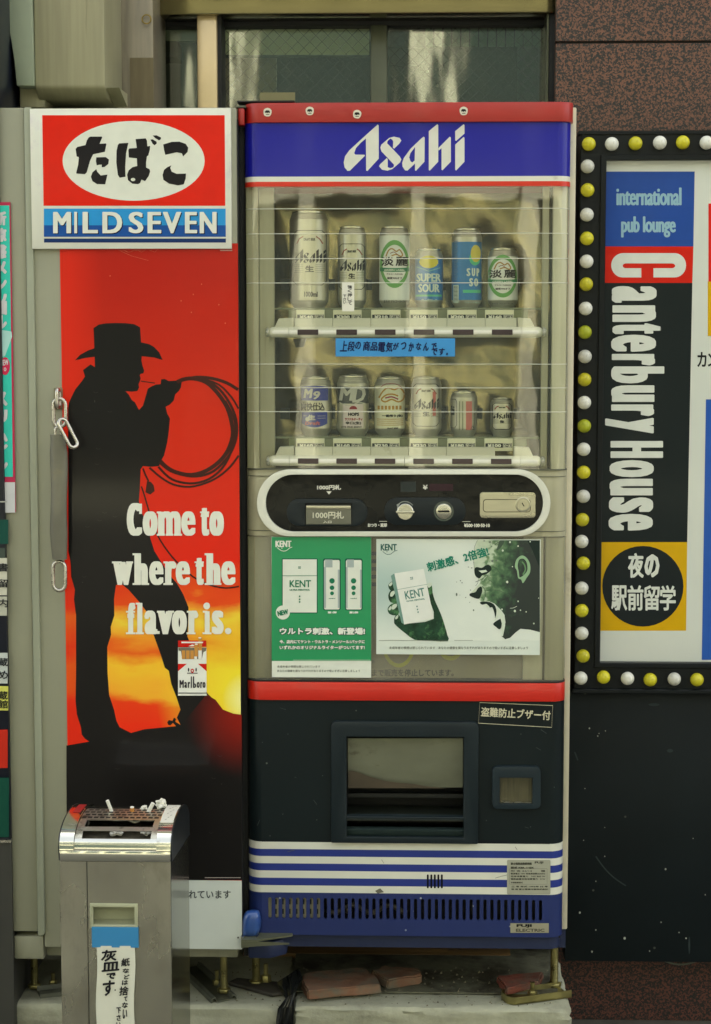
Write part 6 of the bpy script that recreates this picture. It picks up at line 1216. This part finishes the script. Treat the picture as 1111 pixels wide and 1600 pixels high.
# feet of the beer machine
foot(400, 1520, .13, Z(1480), .009, 'threaded foot under the left corner of the beer machine')
bq = P(415.5, 1529, .13); bt = thing('anchor_bolt', (bq.x, .13, LZ + .012), 'shiny brass bolt beside the left foot of the beer machine', 'bolt'); bolt(bq.x, .13, LZ + .012, bt, .034, 1.25)
m_rust = pm('dark_bracket', c(58, 54, 44), .7, var=.3, scale=30)
o = MB().prism([(bq.x - .07, .16), (bq.x - .09, .13), (bq.x + .02, .055), (bq.x + .07, .08), (bq.x + .05, .13)], LZ + .001, LZ + .011, 'z').obj('rusty_bracket', m_rust, bevel=.004); tag(o, 'dark rusty floor bracket under the left foot of the beer machine', 'bracket')
foot(866, 1515, .135, Z(1480), .009, 'threaded foot under the right corner of the beer machine')
# galvanised channel under the right foot
cc = P(836, 1553, .075); gb = thing('galvanised_bracket', (cc.x, .075, LZ + .001), 'yellowish galvanised U-shaped bracket bolted down at the right end of the plinth', 'bracket')
M = Matrix.Rotation(R(21), 3, 'Z'); Ln, Wd = .078, .030
out = [(Ln, -Wd), (Ln, Wd), (-Ln + .02, Wd)] + [(-Ln + .02 - .02 * math.sin(R(a)), Wd - .02 + .02 * math.cos(R(a))) for a in (30, 60, 90)] + [(-Ln + .02 - .02 * math.cos(R(a)), -Wd + .02 - .02 * math.sin(R(a))) for a in (0, 30, 60, 90)]
rot_ = ((cc.x, .075, LZ), M)
MB().prism([(cc.x + a, .075 + b) for a, b in out], LZ + .002, LZ + .005, 'z').obj('base_plate', m_zinc, gb, rot=rot_)
pth = [(Ln, -Wd)] + [(-Ln + .02 - .02 * math.sin(R(a)), -Wd + .02 - .02 * math.cos(R(a))) for a in (0, 20, 45, 70, 90)] + [(-Ln + .02 - .02 * math.cos(R(a)), Wd - .02 + .02 * math.sin(R(a))) for a in (0, 20, 45, 70, 90)] + [(Ln, Wd)]
mm = MB(); zz0, zz1 = LZ + .002, LZ + .019
for q in (0,):
    n = len(pth); vs = []
    for a, b in pth:
        L_ = math.hypot(a + Ln - .02, b) or 1; s_ = .0022
        nx_, ny_ = (0, 1 if b > 0 else -1) if a > -Ln + .021 else ((a + Ln - .02) / .03, b / .03)
        vs += [(cc.x + a, .075 + b, zz0), (cc.x + a, .075 + b, zz1), (cc.x + a - nx_ * s_, .075 + b - ny_ * s_, zz1), (cc.x + a - nx_ * s_, .075 + b - ny_ * s_, zz0)]
    fs = [(4 * i + k, 4 * i + (k + 1) % 4, 4 * i + 4 + (k + 1) % 4, 4 * i + 4 + k) for i in range(n - 1) for k in range(4)] + [(0, 1, 2, 3), (4 * n - 4, 4 * n - 3, 4 * n - 2, 4 * n - 1)]
    mm.add(vs, fs)
mm.obj('side_wall', m_zinc, gb, rot=rot_, ang=60)
bt = thing('anchor_bolt', (cc.x - .006, .072, LZ + .004), 'zinc bolt and nut inside the galvanised bracket', 'bolt'); bolt(cc.x - .006, .072, LZ + .004, bt, .030, 1.15)

# broken bricks and plastic between the plinths
m_brk = pm('brick_dusty', c(128, 92, 68), .9, var=.25, scale=22, bump=.8, bscale=70, dirt=c(96, 94, 78, ), dscale=11, dmin=.44); m_brk2 = pm('brick_red', c(122, 66, 50), .9, var=.25, scale=25, bump=.8, bscale=70, dirt=c(92, 84, 68), dscale=10, dmin=.48)
def bpiece(pts, z, h, mat, label, rotd=0, tilt=0):
    cx = sum(a for a, b in pts) / len(pts); cy = sum(b for a, b in pts) / len(pts); bm = bmesh.new()
    vb = [bm.verts.new((a, b, z)) for a, b in pts]; f = bm.faces.new(vb)
    ex = bmesh.ops.extrude_face_region(bm, geom=[f]); [setattr(v, 'co', v.co + Vector((random.uniform(-.002, .002), random.uniform(-.002, .002), h))) for v in ex['geom'] if isinstance(v, bmesh.types.BMVert)]
    bmesh.ops.recalc_face_normals(bm, faces=bm.faces); bmesh.ops.bevel(bm, geom=bm.edges[:], offset=.0035, segments=2, affect='EDGES')
    bmesh.ops.triangulate(bm, faces=bm.faces); bmesh.ops.subdivide_edges(bm, edges=[e for e in bm.edges if e.calc_length() > .012], cuts=4, use_grid_fill=True)
    for v in bm.verts:
        v.co += Vector((noise.noise(v.co * 60), noise.noise(v.co * 60 + Vector((9, 0, 0))), noise.noise(v.co * 60 + Vector((0, 9, 0))))) * .0035
        v.co.z += (v.co.x - cx) * math.tan(R(tilt))
        v.co.z = max(v.co.z, z)
    me = bpy.data.meshes.new('brick_piece'); bm.to_mesh(me); bm.free(); me.materials.append(mat); me.polygons.foreach_set('use_smooth', [True] * len(me.polygons)); me.set_sharp_from_angle(angle=R(45))
    o = bpy.data.objects.new('brick_piece', me); COL.objects.link(o); tag(o, label, 'brick', 'broken bricks on the plinth'); return o
def G2(u, v, z):                     # point on a horizontal plane
    d = ROT @ Vector(((u - UC) / FPX, -(v - VC) / FPX, -1.0)); t_ = (z - CAM.z) / d.z; q = CAM + d * t_; return (q.x, q.y)
zt_ = LZ + .008
bpiece([G2(482, 1563, zt_), G2(596, 1553, zt_), G2(590, 1543, zt_ + .0), G2(570, 1526, zt_), G2(475, 1534, zt_), G2(471, 1548, zt_)], zt_, .023, m_brk, 'largest broken brick slab with a dusty top, lying at the left of the steel sheet')
bpiece([G2(604, 1547, zt_), G2(659, 1538, zt_), G2(655, 1528, zt_), G2(600, 1524, zt_), G2(580, 1530, zt_)], zt_, .024, m_brk, 'smaller broken brick piece just right of the largest slab')
bpiece([G2(790, 1556, zt_), G2(842, 1545, zt_), G2(850, 1528, zt_), G2(775, 1536, zt_)], zt_, .018, m_brk2, 'reddish brick piece tucked behind the galvanised bracket')
pl_ = MB(); NN = 10; vs = []; fs = []
prof = [((432, 1535), (468, 1512)), ((438, 1548), (472, 1528)), ((446, 1560), (462, 1550)), ((434, 1576), (460, 1572)), ((431, 1600), (458, 1604)), ((430, 1640), (457, 1640))]
ys = [.09, .05, .0, -.008, -.012, -.012]
for k, ((a, b), y) in enumerate(zip(prof, ys)):
    for i in range(NN + 1):
        t_ = i / NN; q = P(a[0] + (b[0] - a[0]) * t_, a[1] + (b[1] - a[1]) * t_, y + .010 * math.sin(t_ * 15 + k * 2.3)); vs.append(tuple(q))
for k in range(len(prof) - 1):
    for i in range(NN): a = k * (NN + 1) + i; fs.append((a, a + 1, a + NN + 2, a + NN + 1))
o = pl_.add(vs, fs).obj('plastic_sheet', pm('black_plastic', c(38, 40, 38), .25, var=.3, coat=.4, dirt=c(96, 98, 84), dscale=14, dmin=.55, bump=.6, bscale=20), ang=50); tag(o, 'crumpled dark plastic sheet stuffed between the two plinths', 'plastic sheet')
gr = MB()
rg = random.Random(3)
for k in range(260):
    u, v = rg.uniform(300, 880), rg.uniform(1515, 1572) ; x, y = G2(u, v, LZ + .001); s_ = rg.uniform(.001, .0032)
    if 440 < u < 462: continue
    zb_ = LZ + (.007 if 458 < u < 872 and y > .085 else 0); gr.add([(x - s_, y - s_, zb_), (x + s_, y - s_ * .6, zb_), (x + s_ * .3, y + s_, zb_), (x, y, zb_ + s_ * 1.2)], [(0, 1, 3), (1, 2, 3), (2, 0, 3), (0, 2, 1)])
o = gr.obj('grit', pm('grit_grey', c(104, 98, 78), .9, var=.5, scale=60), smooth=False, kind='stuff'); tag(o, 'scattered grit and rubble crumbs on top of the concrete plinths', 'grit')

# ================================================================== ashtray bin
m_st = pm('bin_steel', c(184, 181, 164), .27, metal=.85, var=.07, scale=5, stretch=(1.4, 1, .8), dirt=c(122, 110, 88)[:3] + (.35,), dscale=6, dmin=.52, rvar=.1); m_chrome = pm('bin_chrome', c(224, 224, 214), .09, metal=1, var=.05, scale=12, dirt=c(140, 136, 116), dscale=16, dmin=.66)
BY0, BY1 = -.50, -.21
bx0, bx1 = X(95.5, BY0, 1500), X(268, BY0, 1500)
zr = P(180, 1345, BY0).z
ab = thing('ashtray_bin', ((bx0 + bx1) / 2, -.355, 0), 'stainless steel street ashtray bin with a curved slotted lid', 'ashtray bin')
zb1 = P(293, 1303, BY1).z
hn0, hn1, hv0, hv1 = X(143, BY0, 1430), X(213, BY0, 1430), P(180, 1448, BY0).z, P(180, 1414, BY0).z
dxl = X(138, BY0, 1500)
m = MB(); m.plate([(dxl + .0008, .03), (bx1 - .0005, .03), (bx1 - .0005, zr - .002), (dxl + .0008, zr - .002)], [[(hn0, hv0), (hn0, hv1), (hn1, hv1), (hn1, hv0)]], BY0, BY0 + .004).obj('front_door', m_st, ab)
MB().box(bx0, dxl - .0008, BY0, BY0 + .02, .03, zr - .002).obj('front_strip', m_st, ab, bevel=.001, seg=1)
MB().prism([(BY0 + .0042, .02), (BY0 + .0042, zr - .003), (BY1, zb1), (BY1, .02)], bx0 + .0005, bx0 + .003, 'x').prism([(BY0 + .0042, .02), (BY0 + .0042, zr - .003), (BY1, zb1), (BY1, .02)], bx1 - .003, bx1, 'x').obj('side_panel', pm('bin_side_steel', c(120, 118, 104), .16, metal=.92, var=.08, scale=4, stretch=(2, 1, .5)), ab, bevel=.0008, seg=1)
MB().box(bx0 + .003, bx1 - .003, BY1 - .003, BY1 - .001, .02, zb1).box(bx0 + .003, bx1 - .003, BY0 + .03, BY1, .02, .05).obj('back_panel', m_st, ab)
MB().box(dxl - .0008, dxl + .0008, BY0 + .003, BY0 + .02, .03, zr - .003).obj('door_gap', m_black, ab)
MB().plate([(hn0 - .003, hv0 - .003), (hn0 - .003, hv1 + .003), (hn1 + .003, hv1 + .003), (hn1 + .003, hv0 - .003)], [[(hn0 + .0035, hv0 + .004), (hn0 + .0035, hv1 - .004), (hn1 - .0035, hv1 - .004), (hn1 - .0035, hv0 + .004)]], BY0 - .003, BY0 + .004).obj('handle_frame', pm('handle_plastic', c(166, 168, 138), .4), ab, bevel=.0012)
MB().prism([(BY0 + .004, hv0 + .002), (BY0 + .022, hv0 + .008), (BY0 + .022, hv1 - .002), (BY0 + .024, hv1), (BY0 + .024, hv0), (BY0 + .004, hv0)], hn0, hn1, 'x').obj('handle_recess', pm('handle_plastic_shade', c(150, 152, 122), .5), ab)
MB().box(bx0 - .003, bx0 - .0002, BY0 + .01, BY0 + .02, P(97, 1478, BY0).z, P(97, 1415, BY0).z).obj('hinge', m_st, ab)
# lid: arc over the depth of the bin
Dp = BY1 - BY0; apex = P(270, 1254, -.34).z
def arc(t, inset=0.):                      # t 0 front .. 1 back
    a = math.pi * t; y = (BY0 + BY1) / 2 - (Dp / 2 - inset) * math.cos(a); base = zr + .020 + (zb1 - zr - .004) * t
    return y, base + (apex - zr - .012 - inset) * math.sin(a) ** .75 * 1.0
def strip(m, x0, x1, t0, t1, inset=0., th=.003, n=None):
    n = n or max(3, int(24 * (t1 - t0))); a = []; b = []
    for i in range(n + 1):
        t = t0 + (t1 - t0) * i / n; a.append(arc(t, inset)); b.append(arc(t, inset + th))
    vs = [(x, y, z) for x in (x0, x1) for y, z in a + b]; N = 2 * (n + 1); k = n + 1; fs = []
    for i in range(n): fs += [(i, i + 1, N + i + 1, N + i), (k + i, N + k + i, N + k + i + 1, k + i + 1), (i, k + i, k + i + 1, i + 1), (N + i, N + i + 1, N + k + i + 1, N + k + i)]
    fs += [(0, N, N + k, k), (n, k + n, N + k + n, N + n)]
    return m.add(vs, fs)
rw = .028
strip(MB(), bx0, bx0 + rw, 0, 1).obj('lid_rail', m_chrome, ab, ang=50); strip(MB(), bx1 - rw, bx1, 0, 1).obj('lid_rail', m_chrome, ab, ang=50)
cI = .005; xa, xb = bx0 + rw + .0006, bx1 - rw - .0006
m_grime = pm('lid_grimy', c(196, 194, 180), .34, metal=.85, var=.2, scale=30, dirt=c(84, 80, 68), dscale=30, dmin=.5)
strip(MB(), xa, xb, .0, .095, cI).obj('lid_front', m_chrome, ab, ang=50)
for t0, t1, nm in ((.185, .235, 'lid_bar'), (.325, .52, 'lid_top'), (.52, 1., 'lid_back')): strip(MB(), xa, xb, t0, t1, cI).obj(nm, m_grime if nm != 'lid_back' else m_chrome, ab, ang=50)
for t0, t1 in ((.095, .185), (.235, .325)):
    strip(MB(), xa, xa + .014, t0, t1, cI).obj('lid_bar', m_grime, ab, ang=50); strip(MB(), xb - .012, xb, t0, t1, cI).obj('lid_bar', m_grime, ab, ang=50)
# chrome lip with a vertical front
MB().box(bx0, bx1, BY0 - .001, BY0 + .006, zr - .0015, zr + .0195).obj('lid_lip', m_chrome, ab, bevel=.0015)
MB().prism([arc(i / 20) for i in range(21)] + [(BY1, zb1 - .001), (BY0 + .006, zr - .002)], bx1 + .0003, bx1 + .0025, 'x').obj('end_plate', pm('end_plate_black', c(28, 32, 34), .35, var=.3, dirt=c(96, 98, 90), dscale=22, dmin=.62), ab, ang=50)
MB().prism([arc(i / 20) for i in range(21)] + [(BY1, zb1 - .001), (BY0 + .006, zr - .002)], bx0 - .0025, bx0 - .0003, 'x').obj('end_plate', MATS['end_plate_black'], ab, ang=50)
m_ash = pm('ash_bed', c(92, 86, 68), .95, var=.45, scale=70, bump=1, bscale=160)
yA, zA = arc(.12, .02); yB, zB = arc(.6, .02)
MB().add([(xa, yA - .02, zA - .012), (xb, yA - .02, zA - .012), (xb, yB, zB - .018), (xa, yB, zB - .018)], [(0, 1, 2, 3)]).obj('ash_tray', m_ash, ab)
# perforations of the lid top: dark slots
pf = MB()
for r_ in range(4):
    for k in range(13):
        t = .345 + r_ * .043; x = xa + .008 + k * (xb - xa - .016) / 12 + (.003 if r_ % 2 else -.002); y, z = arc(t, cI - .0004); y2, z2 = arc(t + .022, cI - .0004)
        pf.add([(x - .0045, y, z), (x + .0045, y, z), (x + .0045, y2, z2), (x - .0045, y2, z2)], [(0, 1, 2, 3)])
pf.obj('perforation', pm('slot_dark', c(30, 28, 24), .7), ab, kind='stuff', smooth=False)
# paper strip and red sticker on the rails
strip(MB(), bx1 - rw + .001, bx1 - .001, .27, .56, -.0008, .0006).obj('paper_label', ink('rail_paper', c(214, 212, 198), .6), ab)
sc_ = MB()
for k in range(9):
    t = .30 + k * .027; y, z = arc(t, -.0012); y2, z2 = arc(t + .012, -.0012); x = bx1 - rw + .009 + (k % 3) * .004
    sc_.add([(x, y, z), (x + .0012, y, z), (x + .004, y2, z2), (x + .0025, y2, z2)], [(0, 1, 2, 3)])
sc_.obj('scribble', ink('scribble_ink', c(54, 52, 50), .6), ab, smooth=False)
strip(MB(), bx0 + .009, bx0 + .024, .40, .56, -.0008, .0006).obj('red_label', ink('rail_red', c(160, 40, 40), .4), ab)
# handwritten paper on the front
tpb = MB().pbox(143.5, 216.5, 1448.5, 1480.5, BY0 - .0045, .0008).obj('blue_tape', pm('tape_blue', c(52, 134, 186), .4, var=.06, coat=.2)); tag(tpb, 'strip of blue tape under the handle of the ashtray bin', 'tape')
m_note = pm('note_paper', c(214, 214, 196), .7, var=.03)
m = MB(); n = 16; vs = []; fs = []
for j in range(n + 1):
    v = 1478 + (1720 - 1478) * j / n
    for i in range(7):
        u = 151 + 59.5 * i / 6 + 1.2 * math.sin(j * .8); q = P(u, v, BY0 - .0035 - .002 * math.sin(i * 1.05 + j * .4) ** 2); vs.append(tuple(q))
for j in range(n):
    for i in range(6): a = j * 7 + i; fs.append((a, a + 1, a + 8, a + 7))
nt_ = m.add(vs, fs).obj('handwritten_note', m_note); tag(nt_, 'long white paper note with brush handwriting taped to the ashtray bin', 'note'); ORG[nt_.name] = Vector(nt_.location)
pw = PR()
for ch, u0, v0, u1, v1 in (('灰', 158, 1484, 182.5, 1502), ('皿', 159, 1503, 187, 1517.5), ('で', 166, 1520, 181, 1530), ('す', 160, 1532, 179, 1556)): pw.text(ch, u0, v0, u1, v1, .75, rot=5, shear=.15)
pw.poly(ell(180, 1547, 1.2, 1.2, 8))
pw.obj('handwriting', ink('marker_black', None), nt_, BY0 - .0056)
pw = PR()
for k, ch in enumerate('紙などは捨てない'): pw.text(ch, (189, 191, 193, 190, 186, 193, 190, 191)[k] + .5, (1497, 1513, 1523, 1531.5, 1541, 1557, 1566, 1577)[k], (203, 202, 202.5, 200, 201, 199, 200, 199)[k], (1510, 1520.5, 1530, 1539, 1555.5, 1564.5, 1575, 1592)[k], .4, rot=4, shear=.12)
for k, ch in enumerate('下さい'): pw.text(ch, 182, 1574 + k * 11.5, 189, 1583.5 + k * 11.5, .4, rot=3)
pw.obj('handwriting', ink('marker_black', None), nt_, BY0 - .0056)
# cigarette ends and crumpled tissues on the lid
m_cig = pm('cigarette_white', c(228, 226, 212), .7); m_fil = pm('filter_tan', c(196, 134, 62), .7)
def butt(u, v, y, dx, dy, dz, r, fil, label):
    p_ = P(u, v, y); t = thing('cigarette_butt', tuple(p_), label, 'cigarette butt')
    a, b = Vector(p_), Vector(p_) + Vector((dx, dy, dz)); mid = a.lerp(b, fil)
    if fil > 0: MB().tube([a, mid], r, 10).obj('filter', m_fil, t)
    if fil < 1: MB().tube([mid + (b - a) * .002 if fil > 0 else a, b], r * .97, 10).obj('paper', m_cig, t)
butt(174.5, 1268, -.37, -.008, -.004, .024, .0038, 0, 'white cigarette end sticking up on the lid, leftmost')
butt(207, 1273, -.37, .0, -.004, .017, .0042, .95, 'tan cigarette filter standing upright in the middle of the lid')
butt(230.5, 1271, -.37, .012, -.002, .022, .0042, 0, 'white cigarette end leaning right beside the tissue on the lid')
m_tis = pm('tissue', c(216, 214, 200), .8, var=.05)
def tissue(u, v, y, sx, sy, sz, label, seed):
    bm = bmesh.new(); bmesh.ops.create_icosphere(bm, subdivisions=3, radius=1); q = P(u, v, y)
    for w_ in bm.verts:
        n_ = noise.noise(w_.co * 1.7 + Vector((seed, 0, 0))) * .7 + noise.noise(w_.co * 4 + Vector((0, seed, 0))) * .35; w_.co = Vector((w_.co.x * sx, w_.co.y * sy, w_.co.z * sz)) * (1 + n_) + q
    me = bpy.data.meshes.new('tissue'); bm.to_mesh(me); bm.free(); me.materials.append(m_tis); me.polygons.foreach_set('use_smooth', [False] * len(me.polygons))
    o = bpy.data.objects.new('crumpled_tissue', me); COL.objects.link(o); tag(o, label, 'tissue')
tissue(181, 1300.5, -.425, .013, .006, .007, 'crumpled white tissue lying in the front slot, middle of the lid', 1.3)
tissue(228, 1300, -.425, .0085, .006, .0055, 'small crumpled tissue at the right end of the front slot', 4.1)
tissue(209.5, 1283, -.40, .0095, .004, .003, 'flat scrap of white paper lying in the rear slot of the lid', 7.7)
tissue(251, 1256, -.34, .012, .010, .009, 'largest crumpled tissue on top beside the right rail of the lid', 2.9)
tissue(225, 1262, -.35, .007, .006, .004, 'small crumpled tissue behind the perforated top, left of the large one', 6.2)
tissue(160, 1270, -.37, .004, .004, .003, 'tiny white paper pellet near the left rail of the lid', 8.8)
